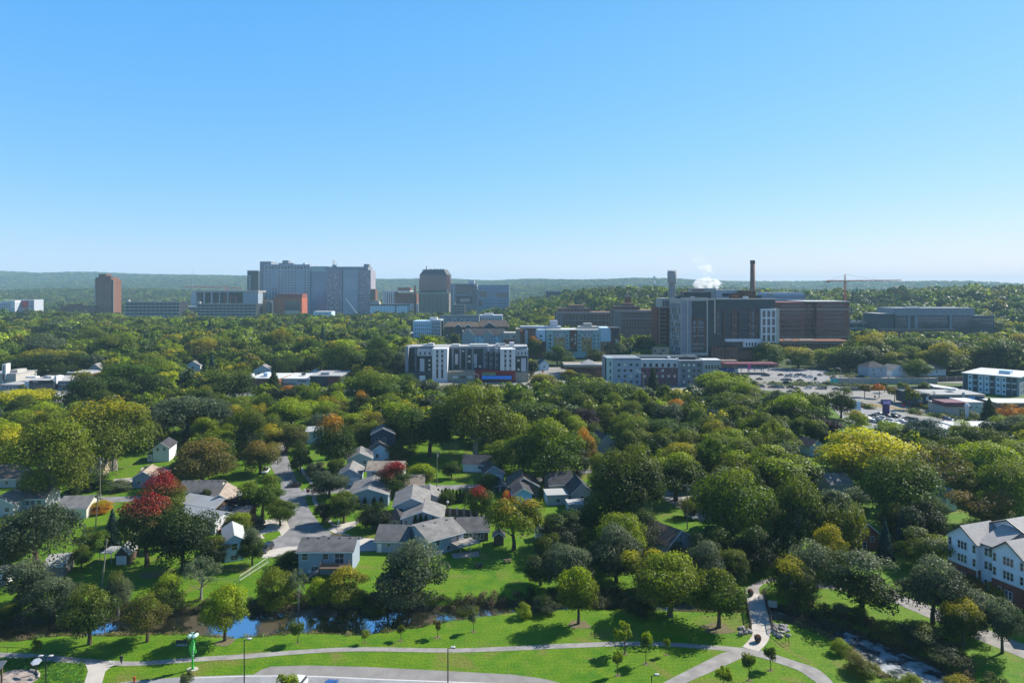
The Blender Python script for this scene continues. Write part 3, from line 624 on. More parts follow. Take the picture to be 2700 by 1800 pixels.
H('grey split-level house with a light roof and raised deck, right of the big creek willow', (1130,1469), (1222,1443), 12, 4.1, 'x', 1.9, 'l', 'bg', [(.25,3.0,1.2,1.2),(.55,1.0,1.2,1.0),(.82,3.1,.9,1.1)], vents=3, doors=[(.93,1.5,2.3,DOORD)], extra=lambda b: deck(b, 6.4, 12.4, -4.4, 2.2, DECKG, DECKG))
H('low grey garage wing with a brown roof and white side door', (991,1455), (1072,1457), 9.5, 3.0, 'x', 2.2, 'g', 'bg', [(.42,1.9,1.0,.7)], name='garage', catg='garage', doors=[(.12,.9,2.1,DOORW)])
H('brown single-storey house with a white fascia and glazed rear porch, behind the deck house', (1206,1427), (1287,1425), 8, 2.7, 'x', 2.1, 'g', 'br', [(.25,1.4,1.6,1.6),(.5,1.4,1.6,1.6),(.75,1.4,1.6,1.6)])
H('grey gabled house with a row of columnar evergreens against its end wall', (1060,1403), (1167,1401), 10, 3.7, 'y', 1.9, 'l', 'g', [(.10,2.6,.8,1.2)])
H('taller grey house with a broad light roof behind the evergreen-fronted gable', (1038,1380), (1130,1377), 13, 4.9, 'y', 2.1, 'l', 'g', [(.2,3.6,1.2,1.2)])
H('tan porch tower with a dark pyramid roof beside the grey houses', (1024,1396), (1056,1397), 3.4, 2.9, 'h', 2.6, 'k', 't', [(.5,1.6,.9,1.2)], name='garden_house', catg='outbuilding')
H('low white-roofed grey house with a small rear deck, behind the taller grey house', (1102,1347), (1172,1343), 10, 3.0, 'y', 1.8, 'l', 'g', [(.75,1.6,1.2,1.2)])
H('wide grey gable house with small evergreens in front, east side of the street', (917,1336), (1023,1334), 14, 3.5, 'y', 1.9, 'l', 'bg', [])
H('grey garage with a single white door facing the camera, east of the street', (892,1280), (951,1278), 10, 3.5, 'y', 2.1, 'l', 'bg', [], name='garage', catg='garage', garage=[(.62,4.6,2.5)])
H('pale grey gable house farthest up the east side of the street', (915,1244), (981,1241), 10, 4.6, 'y', 2.0, 'l', 'g', [(.7,3.2,1,1.2)])
H('beige two-storey house with a tan roof, partly hidden by the red-topped maple', (967,1281), (1060,1281), 8, 5.3, 'x', 1.9, 't', 'g', [(.22,4.0,1.7,1.7),(.22,1.2,1.7,1.0),(.62,4,1.4,1.5),(.62,1.2,1.4,1.)])
H('tall dark blue house under the trees north of the street', (979,1201), (1040,1199), 9, 8.4, 'y', 2.2, 'g', 'db', [(.25,6,1.3,1.5),(.55,6,1.3,1.5),(.3,2,1.6,1.4)])
H('small pale blue gable house in front of the tall dark blue house', (977,1219), (1027,1216), 8, 4.2, 'y', 2.2, 'k', 'lb', [(.35,2.4,1,1.3)])
H('grey cottage end with one window, right of the red-topped maple', (1062,1305), (1117,1303), 7, 3.1, 'x', 2.2, 't', 'g', [(.55,1.6,1.4,1.3)])
H('long white cottage with a black roof on the open lawn', (1221,1243), (1293,1245), 7, 3.0, 'x', 2.2, 'k', 'w', [(.62,1.7,1.5,.9)])
H('grey garage with a white door next to the long white cottage', (1276,1269), (1329,1267), 7, 2.8, 'y', 2.4, 'k', 'g', [], name='garage', catg='garage', garage=[(.55,4.8,2.2)])
H('white house sliver with a white roof behind the tall street maple', (808,1170), (850,1168), 8, 5.2, 'x', 1.2, 'w', 'lb', [(.5,3.2,1,1.2)])
H('tan house with a steep dark brown roof, east of the big round tree', (1450,1309), (1513,1306), 9, 3.9, 'x', 2.8, 'k', 't', [(.55,2.4,1,1.2)])
H('brown house with low brown roofs, left of the steep-roofed tan house', (1342,1313), (1420,1311), 10, 3.6, 'y', 2.6, 'b', 'br', [(.6,2,1.2,1.2)])
H('bright blue cottage wall with a dark roof behind the multicoloured maple', (1356,1339), (1402,1337), 8, 4.3, 'y', 1.4, 'k', 'sb', [])
H('slate-roofed grey cottage east of the flat white roof', (1508,1333), (1563,1331), 9, 3.8, 'y', 2.9, 'k', 'g', [(.5,2.2,1,1.3)])
H('low building with a flat white roof in the middle of the cottages', (1443,1332), (1500,1330), 7, 2.7, 'f', .2, 'w', 'g', [(.5,1.4,1.2,1)], name='outbuilding', catg='outbuilding')
H('white corrugated lean-to roof under the olive trees', (1500,1354), (1552,1352), 5, 2.5, 'f', 0, 'w', 'g', [], name='outbuilding', catg='outbuilding', fr=False)
H('grey gabled house with a brown roof and two attic windows beside the shady side street', (1762,1476), (1826,1453), 11, 3.5, 'y', 2.7, 'b', 'g', [(.5,4.6,.8,1.0),(.5,3.2,.8,1.0)])
H('low grey house with a silvery roof and one small window, left of the blue spruce', (152,1368), (228,1366), 8, 3.1, 'x', 2.2, 'l', 'c', [(.42,1.7,.9,1.1)])
H('white-roofed gable house at the left edge', (-45,1364), (34,1361), 9, 3.6, 'y', 2.2, 'l', 'g', [(.8,2,1.2,1.1)])
H('long white house with a brown roof and a row of windows, behind the left willow', (35,1346), (120,1343), 8, 3.6, 'x', 2.2, 'b', 'g', [(.08,2.2,1.2,1.2),(.28,2.2,1.2,1.2),(.44,2.2,1.2,1.2),(.6,2.2,1.2,1.2),(.8,2.2,1.2,1.2)])
H('white two-storey barn-like house with a dark roof beside the big yellow-edged tree', (403,1218), (446,1216), 10, 5.2, 'y', 1.9, 'k', 'w', [(.3,4.7,.8,1.0),(.7,4.7,.8,1.0)])
H('lean-to shed on the left of the white barn-like house', (388,1217), (402,1217), 4, 2.9, 'f', 0, 'k', 'w', [(.5,1.8,.5,.6)], name='shed', catg='shed')
H('tan-roofed blue-grey house above the red maple', (349,1287), (406,1284), 9, 3.3, 'y', 2.0, 't', 'bg', [(.3,1.8,1,1.1)])
H('brown-roofed bungalow behind the first utility pole', (213,1257), (272,1255), 8, 3.1, 'x', 2.1, 'b', 't', [(.4,1.6,1.2,1)])
H('brown-roofed house at the left edge under the yellow tree', (-40,1287), (42,1284), 9, 3.2, 'x', 3.2, 'b', 'g', [(.7,1.6,1.2,1.1)])
H('beige house with a dark vented roof and red rear deck, right of the red maples', (470,1332), (575,1330), 8, 4.3, 'x', 2.0, 'g', 'c', [(.25,3.0,1.0,2.0),(.6,3.1,1.8,1.2)], vents=6, extra=lambda b: deck(b, 1.0, 6.5, -3.0, 2.1, DECKR, DECKR))
H('pale grey gable house with a tan roof left of the purple-leaved tree', (545,1369), (612,1364), 12, 4.8, 'y', 2.0, 't', 'bg', [])
H('white-roofed house cut across by the dark twin maples', (468,1392), (567,1410), 6.5, 3.7, 'x', 1.5, 'w', 'w', [])
H('second white-roofed house directly behind the one beside the dark maples', (476,1365), (566,1381), 7, 4.4, 'x', 1.6, 'w', 'br', [])
H('dark brown garage with a grey roof behind the red pickup truck', (572,1398), (645,1398), 8, 2.9, 'x', 2.4, 'g', 'br', [], name='garage', catg='garage')
H('light blue two-storey gable house with two windows, left of the cul-de-sac', (592,1483), (643,1475), 10, 5.0, 'y', 1.3, 'w', 'lb', [(.52,3.5,1.2,1.5),(.5,.9,1.5,1.0)])
def shed_x(b): pass
H('small dark garden shed with a white roll door and white barn roof', (303,1489), (341,1487), 5.5, 2.5, 'y', 1.7, 'w', 'br', [], name='shed', catg='shed', garage=[(.45,2.3,2.1)], ov=.25)
H('grey brick outbuilding with a white roof under the left willow', (118,1525), (167,1521), 6, 2.9, 'x', 1.4, 'w', 'gb', [], name='shed', catg='shed')
H('white shed corner at the far left beneath the willow', (-22,1545), (14,1543), 4, 2.8, 'f', .1, 'w', 'w', [(.5,1.5,.6,.6)], name='shed', catg='shed')
H('small wooden shed in the yard left of the multicoloured maple', (1302,1437), (1328,1437), 2.6, 2.4, 'y', .9, 'k', 'br', [], name='shed', catg='shed', fr=False)
H('white playhouse corner behind the multicoloured maple trunk', (1414,1424), (1433,1423), 2.4, 2.6, 'y', .8, 'w', 'w', [], name='shed', catg='shed', fr=False)
# scattered far houses
H('light-roofed house in the trees beyond the left shops', (232,994), (268,993), 10, 5.5, 'y', 4, 'l', 'g', [(.5,4,1.5,1.5)])
H('white-gabled house peeping from the woods right of the left shops', (488,979), (528,978), 9, 4.5, 'y', 3.2, 'l', 'w', [(.5,3,1.5,1.5)])
H('bright sky-blue two-storey house with a black roof behind the brick shop', (868,989), (922,988), 9, 7.0, 'x', 2.6, 'k', 'sb', [(.12,5,1,1.5),(.12,2,1,1.5),(.8,5,1,1.5)])
H('white gable cottage left of the bright sky-blue house', (814,997), (850,996), 8, 3.8, 'y', 2.6, 'l', 'w', [(.5,2,1.5,1.2)])
H('grey-roofed white house above the strip of shops', (668,1000), (716,999), 10, 6.5, 'y', 3.4, 'l', 'w', [(.3,4,1.5,1.5),(.7,4,1.5,1.5)])
H('blue foursquare house with a dark hip roof above the highway wall', (2290,995), (2338,994), 12, 7.6, 'h', 3.6, 'k', 'bg', [(.25,5.5,1.2,1.6),(.7,5.5,1.2,1.6),(.3,2.2,1.2,1.6)])
H('white house with a steep light roof right of the blue foursquare', (2351,993), (2392,991), 11, 4.4, 'y', 3.8, 'l', 'w', [(.5,5,1,1.3)])
H('pale house with a white roof above the right end of the highway wall', (2446,991), (2494,989), 10, 4.6, 'x', 3.2, 'l', 'w', [(.5,3,1.4,1.2)])
H('grey gabled house behind the black and white apartments', (1423,977), (1447,976), 9, 5.0, 'y', 3.2, 'g', 'lb', [(.5,3,1.4,1.2)])
H('white gabled house in the woods under the yellow tree', (2136,1203), (2174,1200), 9, 3.8, 'y', 2.2, 'k', 'lb', [])
H('long pale roof glimpsed below the bright yellow tree', (2188,1302), (2246,1299), 8, 3.3, 'x', 2, 'l', 'g', [])
H('cream gabled house under the copper beech', (1576,1198), (1626,1194), 10, 4.2, 'y', 3.2, 'k', 'c', [(.7,3.4,.9,1.2)])
H('red-brown brick house between the trees left of the two spruces', (2256,1456), (2314,1450), 9, 4.4, 'y', 2.6, 'b', 'bk', [(.4,1.6,1,1.6),(.75,3,1,1.2)])
H('pale house wall in the woods above the big residence', (2494,1349), (2524,1346), 8, 4.6, 'y', 2.0, 'l', 'lb', [(.6,3,.8,1.2)])
# ---------------------------------------------------------------- three-storey residence at the right edge
def residence():
    A = (98.9, 154.9); B_ = (A[0] + 10.6, A[1] - 29.4)
    b = Bld('apartment_building', 'white-sided three-storey residence with brick ground floor at the right edge', 'apartment building', A, B_, 45, prot=(2499, 1368, 2700, 1590))
    W = b.W; ws = WALLS['lb2']; bk = WALLS['bk']; rf = ROOFS['p']; h0, h1 = 4.3, 10.3
    def wing(x0, x1, y0, y1, low, ridge, wall='wall', ov=.6):
        m = b.mb(wall); c = (x0 + x1) / 2
        m.add([(x0,y0,low),(x1,y0,low),(x1,y1,low),(x0,y1,low),(x0,y0,h1),(x1,y0,h1),(x1,y1,h1),(x0,y1,h1),(c,y0,ridge-.05),(c,y1,ridge-.05)], [(0,1,5,8,4),(2,3,7,9,6),(1,2,6,5),(3,0,4,7)], ws)
        k = (ridge - h1) / ((x1 - x0) / 2); r = b.mb('roof'); t = .2
        r.slab(rf, [(x0-ov,y0-ov,h1-ov*k+t),(c,y0-ov,ridge+t),(c,y1,ridge+t),(x0-ov,y1,h1-ov*k+t)], t)
        r.slab(rf, [(c,y0-ov,ridge+t),(x1+ov,y0-ov,h1-ov*k+t),(x1+ov,y1,h1-ov*k+t),(c,y1,ridge+t)], t)
        f_ = b.mb('fascia')
        for a in (x0-ov, x1+ov): f_.slab(DARKM, [(a,y0-ov-.12,h1-ov*k+t),(c,y0-ov-.12,ridge+t),(c,y0-ov-.004,ridge+t),(a,y0-ov-.004,h1-ov*k+t)], .32)
    WG = [(0, 6.7), (10, 16.7), (20, 26.7)]
    for x0, x1 in WG:
        wing(x0, x1, 0, 9, h0, 13.0); b.box('brick_base', bk, x0 - .04, -.06, 0, x1 + .04, 9, h0); b.box('band_course', WTRIM, x0 - .08, -.12, h0 - .02, x1 + .08, -.062, h0 + .22)
        for zf in (5.9, 8.8):
            for x in (.085, .915): b.win(x0 + 6.7 * x, zf, .62, 1.6, 'F', None, 'window', WTRIM)
            for x in (.40, .51, .62): b.win(x0 + 6.7 * x, zf, .55, 1.6, 'F', None, 'window', WTRIM)
        b.win(x0 + 6.7 * .25, 1.9, .55, 2.1, 'F', None, 'window', WTRIM, y=-.06)
        for x in (.46, .58): b.win(x0 + 6.7 * x, 1.9, .6, 1.7, 'F', None, 'window', WTRIM, y=-.06)
    for x0, x1 in ((6.7, 10), (16.7, 20)):
        b.box('recess_wall', ws, x0, 1.2, 0, x1, 8.9, h1); q = b.mb('roof'); q.slab(rf, [(x0-.6,.7,h1+.1),(x1+.6,.7,h1+.1),(x1+.6,9,h1+3),(x0-.6,9,h1+3)], .2); b.box('gutter', DARKM, x0+.5, .58, h1-.1, x1-.5, .69, h1+.12)
        for zf in (1.9, 5.9, 8.8):
            for x in (.38, .68): b.win(x0 + 3.3 * x, zf, .62, 1.6, 'F', None, 'window', WTRIM, y=1.17)
    wing(-1.5, 16.4, 8.95, 45, 0, 14.6, 'main_wall', .7); wing(16.9, 31, 8.95, 40, 0, 14.0, 'main_wall', .7)
    q = MB(); q.box(WTRIM, 6.72, -.1, 0, 6.86, .06, h1 - .2); q.build('downpipe', b.root)
    b.done()
WALLS['lb2'] = mat('white_lap_siding', (.66, .72, .80), .6, .05, .8, .2); ROOFS['p'] = mat('pale_shingles', (.36, .34, .32), .85, .09, 1.2, .2, fine=.12)
residence()
W_ = WALLS
BR = mat('brown_brick', (.19, .088, .058), .9, .12, .2, .1); RB = mat('rust_brick', (.36, .10, .05), .85, .1, .1, .2); TANB = mat('tan_stone', (.30, .26, .21), .9, .1, .3, .1)
DG = mat('dark_cladding', (.045, .06, .07), .6, .12, .3, .3); DG2 = mat('black_panel', (.02, .028, .034), .35, .2, .2, .5); LG = mat('light_cladding', (.42, .44, .48), .7, .05, .2, .2); MG = mat('grey_cladding', (.22, .24, .27), .7, .08, .2, .2)
CRM = mat('cream_cladding', (.42, .395, .355), .75, .06, .2, .2); WHT = mat('white_cladding', (.60, .60, .61), .65, .04, .2, .2); TEAL = mat('pale_green_cladding', (.36, .46, .44), .7, .06, .2, .2); OCH = mat('ochre_cladding', (.42, .25, .08), .8, .08, .2, .2)
RED = mat('red_brick_front', (.24, .035, .04), .8, .1, .2, .2); MAR = mat('marble_cladding', (.30, .34, .40), .5, .07, .05, .4); BLU = mat('blue_glazing', (.05, .16, .28), .15, .2, .03, .8); ORG = mat('orange_panel', (.60, .20, .06), .7, .06, .2)
AWN = mat('blue_awning', (.05, .30, .85), .6, .05, 1); MEMB = mat('roof_membrane', (.36, .355, .345), .85, .1, .1, .1, fine=.05); MEMW = mat('white_membrane', (.55, .545, .53), .8, .05, .1, .1); PLUM = mat('plum_metal_roof', (.16, .05, .07), .6, .1, .4)
STEEL = mat('red_steel', (.36, .07, .05), .6, .1, 1); CONCG = mat('ramp_concrete', (.30, .29, .275), .85, .06, .2, .1); VOID = mat('shade_and_black_trim', (.03, .033, .04), .8, .1, .5, .1); NAVY = mat('navy_render', (.05, .07, .13), .7, .1, .3)  # VOID: near-black colour holding the shade of openings and joints, also black trim
def bfront(name, label, catg, px0, px1, Y, depth, prot=None, z=None, group=None):
    A, B_ = front(px0, px1, Y); return Bld(name, label, catg, A, B_, depth, group, z, prot)
def rooftop(b, specs):
    for nm, m, p0, yt, p1, yb, d0, d1 in specs: b.pbox(nm, m, p0, yt, p1, yb, d0, d1)
# --- black and white apartment block over shops
Y0 = 475
b = bfront('apartment_building', 'black, grey and white apartment block over shops with a blue awning, centre of the picture', 'apartment building', 1068, 1392, Y0, 30, (1060, 912, 1395, 998))
b.pbox('wall', MG, 1068, 918, 1392, 985, 14, 32)
b.pbox('podium', TANB, 1180, 979, 1253, 1008, 0, 13.9); b.pbox('shop_front', RED, 1253, 976, 1359, 1008, -.4, 13.8); b.pbox('podium', TANB, 1359, 981, 1392, 1008, 0, 13.9)
b.pbox('podium', DG, 1068, 980, 1140, 1008, 0, 13.8)
b.pbox('left_block', DG2, 1100, 922, 1140, 980, .3, 14.2); b.pbox('left_block', LG, 1100, 921, 1139, 938, 0, .29)
b.pbox('left_block', LG, 1107, 945, 1119, 979, 0, .28); b.pbox('left_wing', MG, 1068, 913, 1076, 980, .5, 14.3); b.pbox('left_wing', DG, 1076, 918, 1100, 980, 5, 14.1)
b.pbox('left_wing', MG, 1091, 922, 1096, 980, 4.2, 4.9)
for y in (934, 949, 965): b.pbox('balcony', DG2, 1077, y, 1091, y + 4, 3.4, 4.95)
b.pbox('white_tower', WHT, 1140, 919, 1180, 1008, -1.2, 14.4); b.pbox('white_tower', WHT, 1319, 920, 1359, 976, -1.2, 14.4)
for a, c in ((1151, 1156), (1164, 1169)): b.pbox('window_strip', DG2, a, 923, c, 996, -1.35, -1.21)
for a, c in ((1330, 1335), (1343, 1348)): b.pbox('window_strip', DG2, a, 923, c, 975, -1.35, -1.21)
b.pbox('centre_block', DG, 1180, 921, 1276, 979, 12.6, 14.2); b.pbox('centre_cornice', MG, 1182, 917, 1276, 923, 12, 12.58)
for p in (1187, 1208, 1224, 1241, 1272): b.pbox('pilaster', MG, p, 923, p + 5, 978, 11.9, 12.58)
for p in (1196, 1247): b.pbox('light_panel', LG, p, 938, p + 8, 966, 12.2, 12.58)
for p in (1214, 1229): 
    for y in (932, 947, 962): b.pbox('balcony', DG2, p, y, p + 8, y + 4, 10.9, 12.57)
b.prism = None
for i in range(6):
    p = 1276 + i * 7.2; d = 12 - i * 2.1; b.pbox('angled_wing', DG if i % 2 else MG, p, 921, p + 7.2, 978, d, 14.25 + i * .01)
    b.pbox('angled_wing', LG if i in (1, 4) else MG, p + .5, 919, p + 6.7, 930, d - .3, d - .01)
b.pbox('right_block', DG2, 1359, 922, 1390, 981, .3, 14.2); b.pbox('right_block', LG, 1360, 921, 1391, 938, 0, .29); b.pbox('right_block', LG, 1374, 944, 1387, 979, 0, .28); b.pbox('right_block', MG, 1390.2, 921, 1393, 981, .2, 14.1)
b.pbox('awning', AWN, 1271, 990, 1349, 998, -2.4, -.42); b.pbox('sign_board', mat('green_sign', (.20, .24, .12), .7), 1272, 981, 1308, 989, -.8, -.42)
b.pbox('sign_board', mat('pale_sign', (.75, .74, .66), .6), 1106, 990, 1121, 1003, -.3, -.02)
rooftop(b, [('roof', MEMB, 1069, 917.5, 1391, 918, 14.5, 31.5), ('roof_unit', MEMW, 1120, 910, 1136, 917, 17, 21), ('roof_unit', WHT, 1106, 913, 1118, 917, 18, 21), ('roof_unit', MEMW, 1186, 913, 1206, 917, 18, 24), ('roof_unit', MEMW, 1234, 913, 1284, 917, 18, 24), ('roof_unit', MEMW, 1305, 911, 1315, 917, 17, 21), ('roof_unit', WHT, 1343, 908, 1356, 917, 18, 22), ('roof_unit', GREYM, 1316, 912, 1332, 917, 20, 24), ('roof_unit', MEMW, 1358, 914, 1380, 919, 6, 12)])
for i in range(4):
    for j, yy in enumerate((935, 950, 965, 978)):
        pass
b.pwins(1127, 1137, 1, 944, 980, 3, .55, .40, None, .3, alt=GLOW, prob=.6); b.pwins(1102, 1139, 3, 927, 936, 1, .3, .8, None, 0)
b.pwins(1361, 1373, 1, 944, 980, 3, .5, .45, None, .3, alt=GLOW, prob=.7); b.pwins(1362, 1390, 3, 927, 936, 1, .3, .8)
for a in (1153.5, 1166.5, 1332.5, 1345.5): b.pwins(a - 1.8, a + 1.8, 1, 925, 976, 4, 1, .42, GREYM, -1.36, alt=GLOW, prob=.5)
for p in (1195, 1213, 1230, 1247, 1259): b.pwins(p, p + 9, 1, 924, 978, 4, .75, .5, GLASS2, 12.55, alt=GLOW, prob=.35)
for i in range(6): b.pwins(1277 + i * 7.2, 1283 + i * 7.2, 1, 931, 978, 3, .6, .5, GLASS2, 12 - i * 2.1)
b.pwins(1190, 1250, 3, 988, 1000, 1, .7, .55, None, 0, alt=GLOW, prob=.4); b.pwins(1272, 1348, 8, 999, 1006, 1, .8, .8, None, -.42); b.pwins(1075, 1104, 2, 990, 1004, 1, .7, .6)
b.done()
t = bpy.data.curves.new('lettering', 'FONT')
# --- grey and red hotel
b = bfront('hotel', 'four-storey grey and red hotel with paired windows, right of the apartment block', 'hotel', 1599, 1855, 457, 22, (1597, 943, 1857, 1012))
b.pbox('wall', MG, 1599, 944, 1690, 1022, .6, 22); b.pbox('wall', W_['bg'], 1616, 949, 1690, 1022, 0, .58); b.pbox('corner_tower', TEAL, 1599, 943, 1616, 1022, -.3, 6)
b.pbox('centre_wall', LG, 1690, 947, 1787, 968.5, 0, 22.2); b.pbox('centre_wall', RED if False else mat('wine_render', (.17, .075, .09), .8, .1, .3), 1690, 968.5, 1787, 1022, .02, 22.1)
b.pbox('right_wall', mat('dark_grey_render', (.15, .17, .20), .8, .1, .3), 1795, 953, 1851, 1022, .3, 22.3); b.pbox('right_frame', MG, 1787, 950, 1795, 1022, -.3, 22.4); b.pbox('right_frame', MG, 1851, 952, 1855, 1022, -.3, 22.4); b.pbox('right_frame', MG, 1795, 950, 1851, 953, -.29, 22.35)
rooftop(b, [('roof', DG, 1622, 945, 1683, 949, 1, 21), ('roof', DG, 1690, 943, 1850, 946.8, 6, 21), ('roof_unit', WHT, 1655, 944.5, 1660, 948, 8, 11), ('roof_unit', WHT, 1672, 944.5, 1679, 948, 8, 11), ('roof_unit', WHT, 1764, 942, 1772, 946, 4, 7), ('roof_unit', GREYM, 1812, 943, 1822, 949, 8, 12), ('roof_unit', MEMW, 1786, 946, 1794, 949.5, 4, 7)])
b.pwins(1624, 1688, 4, 954, 1014, 4, .42, .42, GLASS, 0, alt=GLOW, prob=.5); b.pwins(1692, 1787, 6, 955, 970, 1, .42, .6, GLASS, 0); b.pwins(1692, 1787, 6, 969, 1014, 3, .36, .42, GLASS, .02, alt=GLOW, prob=.5); b.pwins(1797, 1850, 4, 955, 1014, 4, .42, .42, GLASS, .3, alt=GLOW, prob=.4); b.pwins(1607, 1611, 1, 950, 1006, 3, .8, .6, GLASS, -.3)
q = MB(); xs, zs = b.lx(1717), b.lz(953.5); TG = mat('teal_sign', (.03, .35, .33), .5)
for i in range(14):
    a0, a1 = 6.283 * i / 16 + .6, 6.283 * (i + 1) / 16 + .6; r0, r1 = .75, 1.05
    q.add([(xs + r * math.cos(a), yy, zs + r * math.sin(a)) for yy in (-.12, -.02) for r, a in ((r0, a0), (r1, a0), (r1, a1), (r0, a1))], [(0,1,2,3),(7,6,5,4),(0,4,5,1),(2,6,7,3),(1,5,6,2),(3,7,4,0)], TG)
q.build('round_logo', b.root)
b.done()
# --- big dark hospital-side block
b = bfront('office_building', 'tall dark glass and cream-framed building below the smokestack', 'office building', 1795, 2050, 575, 40, (1730, 784, 2058, 955))
b.pbox('wall', DG2, 1795, 787, 1866, 945, .5, 40); b.pbox('wall', DG2, 1866, 787, 1890, 945, 2, 39); b.pbox('wall', DG2, 1888, 790, 2050, 945, 5, 40.2); b.pbox('cornice', CRM, 1888, 787.4, 2055, 790, 4.6, 12)
b.pbox('frame', CRM, 1795, 784, 1866, 793, -.6, .48); b.pbox('frame', CRM, 1795, 930, 1866, 936, -.6, .48); b.pbox('frame', CRM, 1795, 793, 1798, 930, -.58, .47); b.pbox('frame', CRM, 1863, 793, 1866, 930, -.58, .47); b.pbox('frame', CRM, 1811, 793, 1814, 930, -.57, .46)
b.pbox('frame', CRM, 1866.2, 786, 1888, 791, 1.2, 1.98); b.pbox('frame', CRM, 1884.5, 791, 1888, 878, 1.2, 1.97)
b.pbox('window_grid_frame', BR, 1824, 840, 1826, 919, .1, .48); b.pbox('window_grid_frame', BR, 1836.5, 840, 1840.5, 919, .1, .48); b.pbox('window_grid_frame', BR, 1857, 840, 1859, 919, .1, .48); b.pbox('window_grid_frame', BR, 1826, 839, 1857, 841, .12, .47)
for y in (861, 884, 906, 918): b.pbox('window_grid_band', CRM, 1826, y, 1857, y + 1.4, .05, .45)
for y in (816, 840, 863, 887, 910): b.pbox('glazing_band', GREYM, 1798.5, y, 1811, y + .6, .3, .48)
b.pwins(1827, 1836, 1, 842, 918, 4, .7, .6, GLASS2, .5); b.pwins(1841, 1856.5, 2, 842, 918, 4, .7, .6, GLASS2, .5)
for i, p in enumerate((1893, 1910, 1933, 1942, 1952, 1980, 1998)): b.pbox('brick_pier', BR, p, 815, p + 3.4, 893, 4.4, 4.98)
for p0, p1 in ((1889.5, 1901), (1938.5, 1947), (1977, 1984), (1986, 1994)):
    for y in (836, 857, 879): b.pbox('light_sill', GREYM, p0, y, p1, y + 1.2, 4.3, 4.97)
for y in range(820, 890, 10):
    b.pbox('balcony', DG, 1910, y + 4, 1932, y + 6.5, 2.8, 4.96); b.pbox('balcony', DG, 1952, y + 4, 1976, y + 6.5, 2.8, 4.96)
b.pwins(1890, 1902, 1, 818, 892, 4, .7, .6, GLASS2, 5); b.pwins(1914, 1930, 2, 818, 892, 7, .6, .45, GLASS2, 5); b.pwins(1938, 1948, 1, 818, 892, 4, .7, .6, GLASS2, 5); b.pwins(1955, 1975, 2, 818, 892, 7, .6, .45, GLASS2, 5); b.pwins(1978, 1996, 2, 818, 892, 4, .6, .6, GLASS2, 5)
b.pbox('grid_wing', WHT, 2008.5, 814, 2056, 903, 1.5, 20); b.pwins(2010, 2047.5, 3, 817, 902, 4, .60, .80, GLASS, 1.5)
b.pbox('grid_wing_side', CRM, 2048.5, 813, 2056.5, 905, 1.2, 1.48)
b.pbox('white_band', WHT, 1914, 893.5, 2010, 901, 1.5, 4.9); b.pbox('white_band', WHT, 1962, 901, 2010, 915, 1.5, 4.9); b.pwins(1966, 1997, 4, 902, 914, 1, .5, .8, GLASS, 1.5)
b.pbox('brick_bay', BR, 1874, 915, 1908, 946, -2, 4.8); b.pbox('brick_bay', BR, 1910, 915, 1943, 946, -2, 4.8); b.pwins(1877, 1905, 3, 919, 942, 1, .6, .85, GLASS, -2); b.pwins(1913, 1941, 3, 919, 942, 1, .6, .85, GLASS, -2)
b.pbox('lower_wall', BR, 1943, 925, 2010, 946, 1, 4.85)
b.pbox('roof_plant_room', DG2, 1814, 770, 1888, 787, 14, 30); b.pbox('roof_plant_room', DG, 1796, 780, 1816, 787, 10, 20); b.pbox('roof_unit', WHT, 1825, 782, 1834, 787, 3, 6); b.pbox('roof_unit', WHT, 1970, 782, 1982, 788, 8, 12); b.pbox('roof_unit', BR, 1942, 777, 1962, 788, 14, 20)
b.done()
# angled light wing of the same complex and the brick tower left of it are separate volumes
A, B_ = (X(1766, 600), 600), (X(1795, 574), 574)
b = Bld('office_building', 'light glass-lined wing angled beside the cream-framed dark tower', 'office building', A, B_, 18)
hh = Z(787, 590); b.box('wall', MG, 0, .3, -1, b.W - .3, 18, hh); b.box('cornice', CRM, -.3, -.3, hh - 4, b.W, .28, hh)
for i in range(7): b.box('fin', CRM, b.W * i / 6.3, -.2, 0, b.W * i / 6.3 + .5, .29, hh - 4)
for z in (.2, .42, .64): b.box('floor_band', CRM, .51, -.12, hh * z, b.W - .6, .27, hh * z + .7)
for i in range(6):
    for j in range(9): b.win(b.W * (i + .5) / 6.3 + .25, 2 + j * (hh - 7) / 9, b.W / 10, (hh - 7) / 9 * .7, 'F', LG if (i + j) % 4 == 0 else GLASS2, y=.3)
b.done()
b = bfront('office_building', 'brown brick tower with stacked balconies left of the angled light wing', 'office building', 1733, 1766, 612, 26)
b.pbox('wall', BR, 1733, 811, 1766, 935, 0, 26); b.pbox('top_storey', CRM, 1745, 786, 1768, 811, 1, 25); b.pbox('pier', CRM, 1737.5, 813, 1739, 930, -.4, -.01)
for j in range(10): b.pbox('balcony', TANB, 1741, 821 + j * 10.6, 1756, 823 + j * 10.6, -1.2, -.02)
b.pwins(1741, 1756, 3, 815, 921, 10, .7, .5, GLASS2); b.pwins(1757.5, 1765, 1, 815, 921, 10, .5, .5, GLASS); b.pwins(1748, 1765, 3, 790, 810, 1, .5, .8, GLASS, 1); b.done()
b = bfront('plant_building', 'white-roofed plant building behind the tall dark block', 'plant building', 1889, 1965, 690, 40)
b.pbox('wall', LG, 1889, 765, 1965, 800, 0, 40); b.pbox('louvre', DG, 1904, 773, 1962, 782, -.3, -.01); b.pbox('roof_deck', MEMW, 1889, 764, 1965, 765, -.2, 40); b.pbox('stair_house', CRM, 1828, 760, 1892, 786, 4, 20); b.pbox('roof_deck', PLUM, 1826, 764, 1860, 766, 2, 3.9); b.done()
b = bfront('boiler_house', 'red brick boiler house at the foot of the smokestack', 'boiler house', 1962, 1993, 670, 20)
